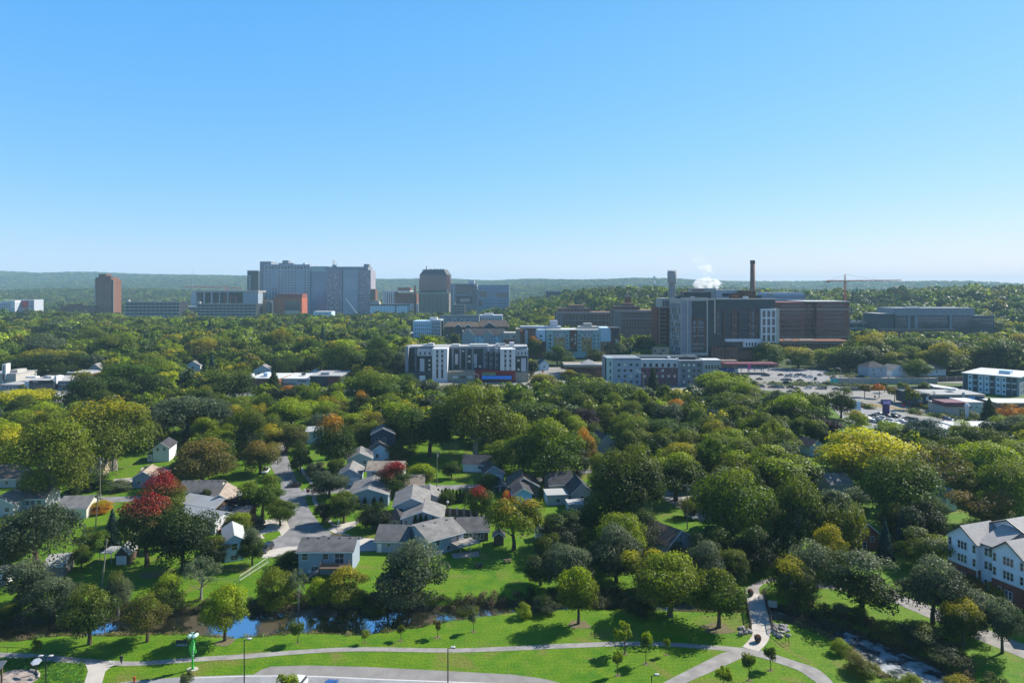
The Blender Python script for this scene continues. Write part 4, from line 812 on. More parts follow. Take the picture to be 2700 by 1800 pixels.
b.pbox('wall', BR, 1962, 766, 1993, 800, 0, 20); b.pbox('wall', DG, 1993, 778, 2010, 800, 2, 18); b.pbox('parapet', TANB, 1961.5, 765, 1993.5, 766.6, -.4, 20.4); b.done()
b = bfront('laboratory', 'pale blue glass laboratory block above the brick hospital', 'laboratory', 2005, 2124, 850, 40, (2005, 771, 2124, 797))
b.pbox('wall', BLU, 2005, 778, 2124, 830, 0, 40); b.pbox('wall', LG, 2026, 771, 2124, 780, 6, 40.2); b.pbox('band', LG, 2005, 787, 2124, 790, -.5, -.02); b.pbox('roof_unit', CRM, 2026, 772, 2045, 777, 2, 5.8)
b.pwins(2040, 2122, 14, 782, 787, 1, .35, .7, GLASS, 0); b.done()
# --- brown brick hospital
b = bfront('hospital', 'broad brown brick hospital with dark strip windows right of the tall dark block', 'hospital', 2053, 2239, 700, 50, (2053, 795, 2239, 895))
BK2 = mat('hospital_brick', (.225, .10, .078), .9, .08, .1, .1)
b.pbox('wall', BK2, 2053, 797, 2121, 915, 0, 50); b.pbox('wall', BK2, 2152, 795, 2239, 915, -1, 50.3); b.pbox('recess_wall', BR, 2121, 797, 2152, 915, 4, 49); b.pbox('coping', MEMW, 2124, 794, 2238, 796, -1.4, 49)
for y0_, y1_ in ((813, 818), (886, 888.5)): b.pbox('light_band', TANB, 2053, y0_, 2121, y1_, -.4, -.02); b.pbox('light_band', TANB, 2121.5, y0_, 2151.5, y1_, 3.6, 3.98); b.pbox('light_band', TANB, 2152, y0_, 2239, y1_, -1.4, -1.02)
for y in (806, 825, 836.5, 848, 860, 871.5): b.pwins(2060, 2112, 9, y - 2, y + 2, 1, .86, 1, GLASS, 0); b.pwins(2166, 2224, 10, y - 2, y + 2, 1, .86, 1, GLASS, -1)
for y in (806, 825, 836.5, 848, 860, 871.5): b.pwins(2122, 2151, 3, y - 3, y + 3, 1, .6, 1, GLASS, 4)
b.done()
b = bfront('clinic', 'low brown clinic with flat roofs in front of the brick hospital', 'clinic', 2060, 2250, 640, 30, (2060, 900, 2200, 915))
b.pbox('wall', BR, 2060, 899, 2250, 930, 0, 30); b.pbox('parapet', TANB, 2060, 903, 2250, 905, -.3, -.02); b.pbox('roof_unit', GREYM, 2080, 897, 2100, 900, 8, 14); b.pbox('roof_unit', CRM, 2120, 897, 2160, 900, 8, 14); b.pwins(2065, 2245, 24, 906, 915, 1, .5, .7); b.done()
# --- parking ramp with glints, dark glass offices on the right
def ramp(name, label, px0, px1, Y, yt, yb, n, depth=40, slope=0.0, cars=0, prot=True):
    b = bfront(name, label, 'parking ramp', px0, px1, Y, depth, (px0, yt - 3, px1, yb - 8) if prot else None)
    h = Z(yt, Y) - b.z; fh = h / n; W = b.W
    b.box('deck_shade_block', VOID, .5, .8, -1, W - .5, depth, h - 1.2)  # solid near-black block; the open decks' shade is put into its colour
    for i in range(n):
        z = fh * (i + 1); s_ = slope * (1 if i % 2 else -1) * 0
        b.box('parapet_band', CONCG, 0, 0, z - fh * .42, W, .78, z)
    for i in range(int(W / 9) + 1): b.box('column', CONCG, min(W - .8, i * 9.), .1, -1, min(W - .8, i * 9.) + .8, .76, h - fh * .45)
    b.box('stair_tower', CONCG, -.1, 4, -1, 5, 12, h + 4); b.done()
    return b
ramp('parking_ramp', 'low parking ramp between the brick hospital and the dark glass offices', 2239, 2322, 880, 848, 872, 3)
b = bfront('office_building', 'wide dark glass office building with a grey flat top in front of the right-hand hill', 'office building', 2319, 2630, 850, 45, (2319, 811, 2630, 872))
b.pbox('wall', DG2, 2362, 830, 2567, 892, 2, 45); b.pbox('top_storey', MG, 2362, 812, 2569, 832, 0, 44); b.pbox('left_wing', DG, 2319, 828, 2363, 890, 4, 40); b.pbox('left_coping', CRM, 2319, 826.5, 2366, 828, 3.6, 39); b.pbox('right_wing', DG, 2568, 833, 2630, 890, 6, 40); b.pbox('brick_base', BK2, 2315, 867, 2512, 895, -4, 1.9); b.pbox('base_coping', TANB, 2315, 866, 2512, 868, -4.2, 1.8)
b.pbox('stair_bay', MG, 2395, 832, 2402, 866, 1, 1.98); b.pbox('stair_bay', MG, 2413, 832, 2422, 866, 1, 1.98); b.pbox('roof_unit', MEMW, 2405, 809, 2440, 812, 10, 20); b.pbox('right_coping', MG, 2569, 832, 2630, 834, 5.6, 5.98); b.pbox('corner_bay', MG, 2505, 818, 2512, 880, .8, 1.9)
b.pwins(2425, 2500, 10, 834, 866, 4, .85, .72, GLASS2, 2); b.pwins(2515, 2565, 6, 834, 866, 4, .85, .72, GLASS2, 2); b.pwins(2572, 2628, 7, 838, 866, 3, .85, .65, GLASS2, 6); b.pwins(2368, 2393, 3, 836, 866, 3, .8, .7, GLASS2, 2); b.done()
# --- coloured extended-stay hotel
b = bfront('hotel', 'long hotel with brown, ochre and pale green panels behind the apartment block', 'hotel', 1360, 1634, 640, 25, (1360, 863, 1634, 935))
b.pbox('wall', TEAL, 1440, 870, 1590, 945, .5, 25); b.pbox('wall', TANB, 1360, 867, 1372, 945, 0, 24); b.pbox('panel', BR, 1372, 872, 1384, 945, -.3, 24); b.pbox('panel', LG, 1384, 870, 1392, 945, 0, 24); b.pbox('tower_panel', mat('umber_panel', (.17, .10, .08), .8, .08, .3), 1392, 866, 1412, 945, -1, 23.8); b.pbox('tower_cap', DG, 1386, 865, 1418, 867, -2, 10)
b.pbox('panel', W_['lb'], 1412, 869, 1438, 900, -.2, 24.3); b.pbox('panel', BR, 1412, 900, 1438, 945, -.1, 24.2)
for p0, p1 in ((1462, 1489), (1534, 1560)): b.pbox('bay', OCH, p0, 888, p1, 925, -1, .48); b.pbox('bay_top', LG, p0 + 3, 876, p1 - 2, 889, -1.1, .47); b.pbox('bay_cap', MG, p0 - 2, 872, p1 + 2, 875.6, -1.8, .46)
b.pbox('panel', BR, 1502, 870, 1522, 925, -.5, 24.4); b.pbox('low_canopy', DG, 1489, 921, 1520, 924, -4, -.52)
b.pbox('corner_block', W_['lb'], 1584, 864, 1610, 900, -1, 24.6); b.pbox('corner_block', mat('orange_brown_brick', (.30, .16, .08), .85, .08, .3), 1584, 900, 1612, 945, -1, 24.5); b.pbox('corner_tower', mat('umber_brick', (.20, .09, .065), .85, .08, .3), 1610, 865, 1633, 945, -1.6, 24.7); b.pbox('corner_cap', DG, 1606, 863.5, 1636, 865.8, -2.4, 12)
b.pbox('tower_sign', DG, 1614, 871, 1629, 888, -1.9, -1.62); b.pbox('tower_light_strip', LG, 1622, 894, 1629, 916, -1.8, -1.61)
rooftop(b, [('roof_penthouse', LG, 1372, 862, 1482, 868, 12, 24), ('roof', MEMW, 1440, 868.8, 1600, 870.4, .4, 25), ('roof_penthouse', CRM, 1528, 862, 1580, 869, 10, 22), ('roof_unit', CRM, 1543, 854, 1565, 862.5, 12, 20), ('stair_tower', LG, 1453, 847, 1473, 863, 13, 22)])
b.pwins(1416, 1436, 1, 880, 925, 4, .3, .5, None, -.2); b.pwins(1441, 1460, 1, 880, 920, 4, .3, .45, None, .5); b.pwins(1465, 1486, 2, 877, 920, 4, .3, .45, None, -1.1, alt=GLOW, prob=.5); b.pwins(1504, 1521, 2, 878, 920, 4, .4, .6, None, -.5, alt=GLOW, prob=.4); b.pwins(1537, 1558, 2, 877, 920, 4, .3, .45, None, -1.1, alt=GLOW, prob=.4); b.pwins(1562, 1583, 2, 880, 920, 4, .25, .45, None, .5); b.pwins(1374, 1383, 1, 880, 925, 4, .4, .4, None, -.3); b.pwins(1588, 1606, 1, 903, 925, 2, .3, .5, None, -1, alt=GLOW, prob=.6); b.pwins(1490, 1500, 1, 880, 920, 4, .4, .45, None, .5); b.pwins(1523, 1532, 1, 880, 920, 4, .4, .45, None, .5); b.done()
# --- brown stone hospital terraces on the hillside
for lab, p0, p1, Y, ys, ye, pr in (('stepped brown hospital range with a small roof turret left of the brick balcony tower', 1620, 1733, 820, 818, 915, (1625, 815, 1733, 880)), ('lower brown hospital range farther left behind the coloured hotel', 1467, 1618, 900, 823, 900, (1500, 820, 1618, 860))):
    b = bfront('hospital', lab, 'hospital', p0, p1, Y, 40, pr); MV = mat('mauve_brick', (.21, .125, .10), .9, .08, .1, .1); L_ = mat('mauve_stone', (.30, .27, .27), .85, .06, .1, .1); w_ = p1 - p0
    b.pbox('wall', MV, p0, ys, p1, ye, 0, 40); b.pbox('upper_storey', MV, p0 + w_ * .05, ys - 10, p0 + w_ * .62, ys - .2, 8, 38); b.pbox('penthouse', MV, p0 + w_ * .25, ys - 18, p0 + w_ * .5, ys - 10.2, 12, 34)
    b.pbox('stone_band', L_, p0, ys, p1, ys + 4, -.5, -.02); b.pbox('stone_band', L_, p0 + w_ * .18, ys + 20, p1, ys + 22, -.4, -.02); b.pbox('coping', L_, p0 + w_ * .05, ys - 11, p0 + w_ * .62, ys - 9.8, 7.6, 7.98)
    for i in range(4): b.pbox('stone_pier', L_, p0 + i * 4.6, ys + 4, p0 + i * 4.6 + 2.4, ye - 20, -.8, -.03)
    b.pwins(p0 + w_ * .2, p1 - 2, 12, ys + 5, ys + 50, 5, .5, .4, GLASS, 0); b.pwins(p0 + w_ * .08, p0 + w_ * .6, 9, ys - 8, ys - 2, 1, .5, .8, GLASS, 8); b.done()
b = bfront('turret_house', 'small dark roof turret above the stepped brown hospital range', 'turret', 1650, 1663, 850, 8)
b.pbox('wall', BR, 1650, 783, 1663, 812, 0, 8); b.mb('roof').add([(b.lx(1648), -1, b.lz(783)), (b.lx(1665), -1, b.lz(783)), (b.lx(1665), 9, b.lz(783)), (b.lx(1648), 9, b.lz(783)), (b.lx(1656), 4, b.lz(774))], [(0,1,4),(1,2,4),(2,3,4),(3,0,4),(3,2,1,0)], DG); b.done()
# --- middle distance low blocks
b = bfront('apartment_building', 'pale blue flat-roofed apartments at the left of the middle-distance group', 'apartment building', 1089, 1163, 900, 30, (1089, 845, 1163, 880))
b.pbox('wall', W_['lb'], 1089, 846, 1163, 895, 0, 30); b.pbox('wall', LG, 1138, 843, 1163, 895, -2, 29); b.pbox('roof_unit', WHT, 1130, 838, 1150, 846, 10, 20); b.pwins(1139, 1162, 5, 849, 884, 4, .5, .5, GLASS, -2); b.pwins(1093, 1136, 8, 852, 884, 3, .3, .4, GLASS, 0); b.done()
b = bfront('apartment_building', 'blue-grey flat-roofed block with twin windows behind the brown-roofed apartments', 'apartment building', 1160, 1263, 960, 30, (1160, 833, 1263, 850))
b.pbox('wall', MG, 1160, 834, 1263, 890, 0, 30); b.pbox('coping', DG, 1160, 832.5, 1263, 834.4, -.4, 29); b.pwins(1165, 1260, 12, 838, 850, 2, .35, .5, None, 0, alt=GLOW, prob=.4); b.done()
b = bfront('apartment_building', 'white flat-roofed block behind the gabled lodge', 'apartment building', 1262, 1325, 980, 30, (1262, 829, 1325, 847))
b.pbox('wall', LG, 1262, 831, 1325, 880, 0, 30); b.pbox('roof_unit', WHT, 1276, 827, 1300, 831, 8, 20); b.pwins(1264, 1322, 10, 836, 848, 1, .3, .5); b.done()
def lodge(label, px0, px1, Y, eave, ridge, gables, rm, wm, base=905, prot=None, gm=None):
    b = bfront('apartment_building', label, 'apartment building', px0, px1, Y, 22, prot); W = b.W; e = b.lz(eave); Yr = Y + 11; r = Z(ridge, Yr) - b.z; m = b.mb('wall')
    m.add([(0,0,-1),(W,0,-1),(W,22,-1),(0,22,-1),(0,0,e),(W,0,e),(W,22,e),(0,22,e),(0,11,r),(W,11,r)], [(0,1,5,4),(1,2,6,9,5),(2,3,7,6),(3,0,4,8,7)], wm)
    R_ = b.mb('roof'); R_.slab(rm, [(-1,-1,e),(W+1,-1,e),(W-3,11,r+.6),(3,11,r+.6)], .4); R_.slab(rm, [(W+1,23,e),(-1,23,e),(3,11,r+.6),(W-3,11,r+.6)], .4); R_.slab(rm, [(-1,23,e),(-1,-1,e),(3,11,r+.6)], .35); R_.slab(rm, [(W+1,-1,e),(W+1,23,e),(W-3,11,r+.6)], .35)
    for g0, g1, gy in gables:
        a, c = b.lx(g0), b.lx(g1); mid = (a + c) / 2; g = b.lz(gy)
        m.add([(a,-1.2,-1),(c,-1.2,-1),(c,0,-1),(a,0,-1),(a,-1.2,e),(c,-1.2,e),(mid,-1.2,g),(a,6,e),(c,6,e),(mid,8,g)], [(0,1,5,6,4),(1,2,8,5),(3,0,4,7)], gm or wm)
        for sx in (a - .8, c + .8): R_.slab(rm, [(sx,-1.8,e-.4),(mid,-1.8,g+.5),(mid,9,g+.5),(sx,9,e-.4)], .35); R_.slab(WTRIM, [(sx,-1.95,e-.3),(mid,-1.95,g+.6),(mid,-1.82,g+.6),(sx,-1.82,e-.3)], .8)
    b.pwins(px0 + 2, px1 - 2, max(6, int(W / 5)), eave + 1, base - 2, 3, .28, .45, GLASS, 0, alt=GLOW, prob=.25); b.done(); return b
lodge('grey lodge-style apartments with three pale gables and a black roof', 1219, 1335, 790, 883, 867, [(1221, 1250, 869), (1276, 1300, 871), (1321, 1336, 874)], ROOFS['k'], W_['lb'], 910, (1219, 867, 1335, 905), W_['g'])
lodge('dark brown apartments with a tan shingle roof behind the left end of the lodge', 1172, 1258, 850, 861, 849, [(1199, 1218, 855), (1226, 1243, 856)], ROOFS['b'], W_['br'], 890, (1172, 849, 1258, 872), DG)
lodge('dark apartments with a wide gable and brown roof behind the lodge', 1260, 1340, 860, 861, 845, [(1274, 1308, 850)], ROOFS['b'], W_['br'], 888, (1260, 845, 1335, 866), DG)
b = bfront('apartment_building', 'small cream block over red brick between the lodge and the coloured hotel', 'apartment building', 1328, 1361, 700, 18, (1328, 876, 1361, 912))
b.pbox('wall', CRM, 1328, 877, 1361, 895, 0, 18); b.pbox('brick_wall', BK2, 1328, 895, 1361, 935, -.1, 18.1); b.pwins(1330, 1344, 3, 881, 892, 1, .3, .6); b.pwins(1350, 1360, 1, 881, 918, 3, .5, .4, alt=GLOW, prob=.5); b.done()
# --- low restaurant with a tent roof, sign wall, petrol station
b = bfront('restaurant', 'low brown restaurant with a pale tent roof left of the grey and red hotel', 'restaurant', 1487, 1597, 500, 20, (1487, 950, 1597, 985))
b.pbox('wall', BR, 1500, 968, 1597, 1000, 0, 20); b.pbox('canopy_roof', TANB, 1487, 961, 1597, 967.5, -1, 19); b.pbox('roof_edge', WHT, 1487, 960, 1597, 961.4, -1.2, 1)
c = b.mb('tent_roof'); x0, x1, z0, z1 = b.lx(1536), b.lx(1575), b.lz(960), b.lz(950); c.add([(x0,4,z0),(x1,4,z0),(x1,14,z0),(x0,14,z0),((x0+x1)/2,9,z1)], [(0,1,4),(1,2,4),(2,3,4),(3,0,4),(3,2,1,0)], MEMB); b.pwins(1505, 1595, 12, 972, 980, 1, .6, .7); b.done()
b = bfront('sign_wall', 'pale retaining wall with dark marks below the angled light wing', 'wall', 1721, 1765, 555, 1.2); b.pbox('wall', TANB, 1721, 915, 1765, 945, 0, 1.2)
for p0, y0_, p1, y1_ in ((1725, 921, 1729, 928), (1744, 922, 1753, 926), (1738, 930, 1746, 935)): b.pbox('dark_panel', DG, p0, y0_, p1, y1_, -.2, -.01)
b.done()
b = bfront('petrol_station', 'petrol station with a long plum-red canopy right of the grey and red hotel', 'petrol station', 1913, 2050, 520, 16, (1860, 950, 2050, 975))
b.pbox('canopy', PLUM, 1913, 958, 2050, 963, -2, 12)
for p in range(1920, 2050, 18): b.pbox('canopy_post', GREYM, p, 963, p + 1.5, 980, 2, 2.5)
b.pbox('shop', CRM, 1858, 952, 1905, 985, 4, 16); b.pbox('shop_roof', WHT, 1857, 950, 1906, 952, 3.5, 16.5); b.pbox('shop_wall', TANB, 1905, 955, 1960, 985, 13, 20); b.pwins(1862, 1902, 5, 962, 976, 1, .6, .7, GLASS, 4); b.pbox('price_sign', mat('magenta_sign', (.5, .06, .25), .5), 1968, 960, 1976, 972, -3, -2.4); b.pbox('sign_post', GREYM, 1971, 972, 1973, 985, -2.9, -2.5); b.done()
# --- right-hand commercial strip
def shop(label, px0, px1, yb, yt, m, depth, parts=(), wins=(), name='shop', catg='shop', roof=None, prot=True):
    Y = F * CH / (yb - YH); b = bfront(name, label, catg, px0, px1, Y, depth, (px0, yt - 3, px1, yb - 12) if prot else None)
    b.pbox('wall', m, px0, yt, px1, yb, 0, depth); b.pbox('roof', roof or MEMB, px0 - 1, yt - .8, px1 + 1, yt + 1.5, -.4, depth + .4)
    for p in parts: b.pbox(*p)
    for w_ in wins: b.pwins(*w_)
    b.done(); return b
shop('long navy workshop with a tan fascia and white logos along the lots', 2455, 2596, 1073, 1040, NAVY, 18, [('fascia', TANB, 2444, 1040.5, 2596, 1044, -.5, -.02), ('end_wall', DG, 2408, 1038, 2454, 1068, 1, 17), ('blue_panel', mat('sky_panel', (.14, .36, .70), .6), 2553, 1045, 2570, 1058, -.2, -.01), ('logo_mark', WHT, 2502, 1046, 2509, 1052, -.15, -.01), ('logo_mark', W_['lb'], 2444.5, 1046, 2451, 1056, .8, .98), ('roof_unit', MEMW, 2530, 1030, 2545, 1036, 8, 12), ('duct', GREYM, 2536, 1034, 2542, 1048, -.6, -.03)], [(2424, 2436, 3, 1052, 1062, 1, .5, .7, GLOW, 1)])
shop('low shop with a maroon roof and white walls below the navy workshop', 2491, 2546, 1094, 1068, CRM, 14, [('roof_slope', PLUM, 2489, 1060, 2548, 1071, -1, 10), ('door', DOORD, 2530, 1078, 2533, 1092, -.1, -.01)], [(2534, 2545, 2, 1078, 1088, 1, .6, .8)])
shop('grey blank-walled shop with a small dark logo left of the dark conifer', 2547, 2592, 1092, 1060, LG, 13, [('logo_mark', DG, 2553, 1070, 2561, 1075, -.2, -.01), ('name_board', WHT, 2569, 1070, 2582, 1077, -.15, -.01), ('name_board', DG, 2571, 1072, 2580, 1075, -.22, -.16)], roof=MEMW)
shop('white flat-roofed brown building at the right edge behind the rust bushes', 2630, 2760, 1085, 1062, mat('rust_render', (.22, .10, .07), .85, .1, .4), 14, roof=MEMW)
shop('long white-roofed store seen over the trees at the right', 2560, 2780, 1156, 1137, W_['g'], 22, roof=MEMW, prot=False)
shop('white-roofed car wash partly behind the yellow trees at the right', 2495, 2600, 1147, 1131, W_['w'], 12, roof=MEMW, prot=False)
A, B_ = G(2538, 1030), G(2688, 1045)
b = Bld('apartment_building', 'three-storey blue-grey apartments with balconies and a bright white roof at the right', 'apartment building', A, B_, 26, prot=(2538, 975, 2700, 1034))
W = b.W; hh = 11.2; b.box('wall', W_['bg'], 0, 0, -.5, W, 40, hh); b.box('roof', MEMW, -.7, -.9, hh, W + .7, 40.5, hh + .5); b.box('roof_unit', W_['lb'], W * .55, 12, hh + .5, W * .75, 18, hh + 2.6)
for i, f_ in enumerate((.02, .20, .50, .78, .88)):
    b.box('stair_bay#%d' % i, DG, W * f_, -.5, -.4, W * f_ + 2.2, -.02, hh - .3)
    if i: [b.box('balcony', LG, W * f_ + .1, -1.5, z, W * f_ + 2.1, -.52, z + .9) for z in (3.6, 7.2)]
for i, f_ in enumerate((.10, .29, .40, .60, .70)):
    b.box('pale_panel#%d' % i, W_['lb'], W * f_, -.2, -.4, W * f_ + 2.4, -.02, hh - .2)
    for z in (2, 5.6, 9.2): b.win(W * f_ + 1.2, z, 1.0, 1.5, 'F', None, 'window', None, y=-.2)
for z in (2, 5.6, 9.2): [b.win(4 + 5 * i, z, 1.2, 1.5, 'R') for i in range(7)]
b.done()
# left-hand shops
shop('white and red cinema-like front with tall fins at the left edge', -40, 42, 1018, 985, CRM, 20, [('red_panel', RED, 11, 985, 15, 1001, -1.6, -1.3), ('fin', WHT, 9, 960, 12, 1014, -1.3, 3), ('fin', WHT, 15, 958, 19, 1000, -1.2, 3), ('red_panel', RED, 12.2, 966, 14.8, 976, -1, -.6), ('low_wing', CRM, 20, 976, 37, 1000, 3, 12)], name='cinema', catg='cinema')
shop('black-fronted shop with a worn sign in the left strip of shops', 78, 142, 1030, 1003, DG, 24, [('upper_sign_band', VOID, 78, 1003, 142, 1010, -.4, -.02), ('sign_lettering', GREYM, 88, 1004.5, 101, 1008, -.5, -.41), ('side_pier', WHT, 140, 991, 146, 1012, 1, 6), ('roof_unit', GREYM, 86, 996, 97, 1003, 10, 14), ('roof_unit', WHT, 100, 997, 108, 1002, 10, 14), ('roof_unit', WHT, 120, 996, 130, 1002, 10, 14)], [(84, 138, 8, 1012, 1026, 1, .8, .8, GLASS2, 0)])
shop('grey-roofed shop with white roof units left of the black-fronted shop', 0, 77, 1028, 1014, W_['bg'], 40, [('roof_unit', WHT, 26, 1000, 54, 1004, 14, 18), ('end_wall', WHT, 66, 1004, 78, 1026, -.5, 10)], [(5, 60, 6, 1017, 1024, 1, .5, .6, GLASS, 0)])
shop('blue-grey shop beside the black-fronted shop', 144, 206, 1028, 1004, W_['bg'], 20, [('blue_band', NAVY, 146, 1007, 205, 1010, -.3, -.02)], [(148, 204, 7, 1013, 1024, 1, .7, .7, GLASS, 0)])
shop('dark brick block with a white parapet behind the left shops', 177, 238, 1008, 984, BR, 18, [('parapet', WHT, 176, 981, 240, 985, -.4, 2)], [], prot=True)
shop('white-roofed shop behind the dark conifer in the middle strip', 655, 735, 1022, 997, BR, 26, [('white_fin', WHT, 653, 988, 659, 997, 2, 8), ('roof_unit', W_['lb'], 686, 986, 697, 996, 6, 12)], [(670, 730, 6, 1004, 1016, 1, .6, .6, GLASS, 0)], roof=MEMW)
shop('pale shop front with a dark heart-shaped logo in the middle strip', 738, 816, 1018, 998, LG, 30, [('roof_unit', DG, 780, 990, 789, 995, 12, 15), ('logo_mark', NAVY, 786, 1002, 790, 1006, -.25, -.01), ('name_board', NAVY, 793, 1003, 808, 1006, -.2, -.01)], [(745, 780, 5, 1008, 1016, 1, .6, .6, GLASS, 0)], roof=MEMW)
shop('charcoal and red brick shop at the right end of the middle strip', 817, 898, 1017, 991, DG, 28, [('brick_face', mat('soft_red_brick', (.22, .07, .05), .85, .1, .3), 864, 992, 898, 1016, -.4, -.02), ('roof_unit', GREYM, 842, 984, 864, 991, 4, 12)], [(820, 860, 5, 1006, 1014, 1, .5, .6, GLASS, 0)])
# ================================================================ downtown
def tower(name, label, px0, px1, Y, depth, specs, wins=(), prot=None, catg='tower'):
    b = bfront(name, label, catg, px0, px1, Y, depth, prot)
    for s_ in specs: b.pbox(*s_)
    for w_ in wins: b.pwins(*w_)
    b.done(); return b
tower('residential_tower', 'lone brown brick tower at the left of the skyline', 250, 299, 1500, 34, [('wall', mat('tower_brick', (.22, .11, .075), .85, .1, .05, .1), 250, 737, 294, 840, 0, 34), ('corner_pier', BR, 294, 737, 299, 840, 2, 30), ('pier', CRM, 297.6, 737, 299, 840, 1.2, 1.99), ('corner_pier', CRM, 250, 734, 252, 840, -.6, 0), ('crown', BR, 251, 731, 292, 737, 2, 30), ('penthouse', BR, 256, 722, 276, 731, 6, 26), ('penthouse', DG, 276, 727, 284, 731, 8, 24), ('pier', BR, 272, 740, 274, 838, -.7, 0)], [(253, 293, 8, 742, 828, 16, .5, .45, GLASS)], (250, 722, 299, 822), 'tower')
tower('medical_tower', 'widest grey marble medical tower in the skyline, with a rooftop dish', 682, 978, 1650, 60,
  [('wall', MAR, 695, 697, 817, 850, 0, 60), ('left_core', MG, 682, 689, 712, 850, 8, 58), ('glass_atrium', BLU, 817, 702, 862, 850, 6, 55), ('atrium_top', mat('mint_glass', (.25, .40, .42), .25, .15, .03, .6), 817, 702, 862, 716, 4, 5.9), ('right_block', mat('rose_granite', (.30, .27, .31), .7, .08, .05), 862, 711, 906, 850, -2, 56), ('blank_panel', MAR, 906, 711, 945, 850, -6, 57), ('east_block', mat('rose_granite', (.3,.27,.31)), 945, 712, 978, 850, -2, 56.5), ('roof_slab', MG, 856, 703, 970, 711, 2, 54), ('stair_penthouse', MG, 957, 696, 971, 703.5, 8, 30), ('roof_mast_base', MG, 741, 686, 757, 697, 10, 30), ('roof_plant', MG, 730, 693, 770, 697, 12, 34), ('roof_unit', WHT, 794, 693, 802, 697, 10, 16), ('dish_base', MG, 873, 698, 884, 703, 10, 20), ('deep_joint', VOID, 903, 712, 907, 850, -2.4, -2.01), ],
  [(698, 817, 14, 700, 710, 1, .55, .8, GLASS), (698, 716, 2, 713, 828, 16, .55, .4, GLASS), (732, 782, 6, 713, 828, 16, .55, .4, GLASS), (800, 817, 2, 713, 828, 16, .55, .4, GLASS), (716, 732, 2, 757, 790, 5, .55, .6, GLASS), (865, 898, 8, 715, 828, 17, .6, .4, GLASS, -2, None, 'window', GLOW, .25), (947, 977, 7, 715, 828, 17, .65, .4, GLASS, -2, None, 'window', GLOW, .12)], (682, 688, 978, 825), 'medical tower')
tower('office_tower', 'narrow dark tower tucked behind the left end of the medical tower', 652, 681, 1760, 30, [('wall', DG, 652, 715, 681, 840, 0, 30), ('coping', MG, 651.5, 713, 681.5, 715, -.5, 30)], [(655, 662, 1, 724, 766, 10, .8, .5, GLOW), (664, 679, 4, 722, 766, 10, .5, .5, GLASS)], (652, 714, 681, 790), 'tower')
tower('clinic', 'rust-orange cube with a glazed front before the medical tower', 720, 796, 1480, 40, [('wall', RB, 722, 783, 796, 840, 0, 40), ('top_storey', mat('dark_rust', (.24, .06, .045), .85), 728, 775, 796, 784, 3, 38), ('glazing', GLASS2, 751, 792, 790, 818, -.6, -.02), ('pale_base', CRM, 750, 819, 789, 827, -.5, -.02), ('left_face', mat('rose_panel', (.30, .14, .12), .8), 720, 784, 729, 840, .6, 39)], [(752, 789, 6, 793, 817, 4, .8, .5, GLASS, -.6)], (720, 775, 796, 824), 'clinic')
tower('clinic', 'slim orange and dark banded block left of the rust-orange cube', 692, 712, 1500, 30, [('wall', ORG, 692, 792, 701, 840, 0, 30), ('banded_wall', DG, 701, 792, 712, 840, 0, 30)] + [('balcony_band', CRM, 701, 793 + 4.5 * i, 712, 795 + 4.5 * i, -.8, -.02) for i in range(7)], [], (692, 792, 712, 822), 'clinic')
ramp('parking_ramp', 'left long parking ramp right of the brown tower', 330, 473, 1450, 795, 840, 5)
ramp('parking_ramp', 'white-banded parking ramp left of the medical tower', 518, 675, 1440, 800, 840, 5)
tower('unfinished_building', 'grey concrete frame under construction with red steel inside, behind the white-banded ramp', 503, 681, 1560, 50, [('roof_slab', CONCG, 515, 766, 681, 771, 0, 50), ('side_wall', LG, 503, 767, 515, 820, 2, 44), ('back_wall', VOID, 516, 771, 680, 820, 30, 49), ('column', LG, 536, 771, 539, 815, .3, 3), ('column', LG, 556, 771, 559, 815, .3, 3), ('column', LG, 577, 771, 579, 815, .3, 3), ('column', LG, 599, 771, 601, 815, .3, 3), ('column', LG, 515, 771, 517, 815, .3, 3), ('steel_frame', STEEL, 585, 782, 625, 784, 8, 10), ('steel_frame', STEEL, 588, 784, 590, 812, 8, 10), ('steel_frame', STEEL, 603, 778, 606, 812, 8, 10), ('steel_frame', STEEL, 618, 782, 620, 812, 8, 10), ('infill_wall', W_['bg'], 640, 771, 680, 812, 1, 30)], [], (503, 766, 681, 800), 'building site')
tower('office_building', 'white and red panelled low block at the far left', 43, 90, 1500, 30, [('wall', LG, 43, 790, 90, 830, 0, 30), ('red_panel', mat('signal_red', (.42, .04, .03), .7), 59, 793, 75, 812, -.6, -.02), ('grey_panel', MG, 45, 794, 58, 812, -.5, -.02)], [(77, 89, 1, 794, 812, 5, .9, .4, GLASS)], (43, 789, 90, 810), 'office building')
tower('office_building', 'low white block at the left edge of the skyline', -30, 39, 1480, 30, [('wall', LG, -30, 797, 39, 830, 0, 30), ('parapet', WHT, 5, 792, 39, 797, 0, 30), ('white_end', WHT, 29, 794, 40, 812, -.8, -.02)], [(-10, 28, 8, 800, 812, 2, .5, .5, GLASS)], (0, 792, 39, 810), 'office building')
tower('office_building', 'long low dark brick block left of the brown tower', 158, 250, 1490, 30, [('wall', BR, 158, 806, 250, 840, 0, 30), ('raised_part', BR, 175, 802, 200, 806, 4, 24)], [(162, 248, 14, 808, 818, 2, .4, .5, GLASS)], (158, 802, 250, 816), 'office building')
tower('office_building', 'low grey block between the two parking ramps', 473, 518, 1500, 30, [('wall', MG, 476, 809, 518, 840, 0, 30), ('parapet', LG, 476, 808, 518, 809, -.3, 30)], [(478, 516, 8, 811, 822, 2, .5, .5, GLASS)], None, 'office building')
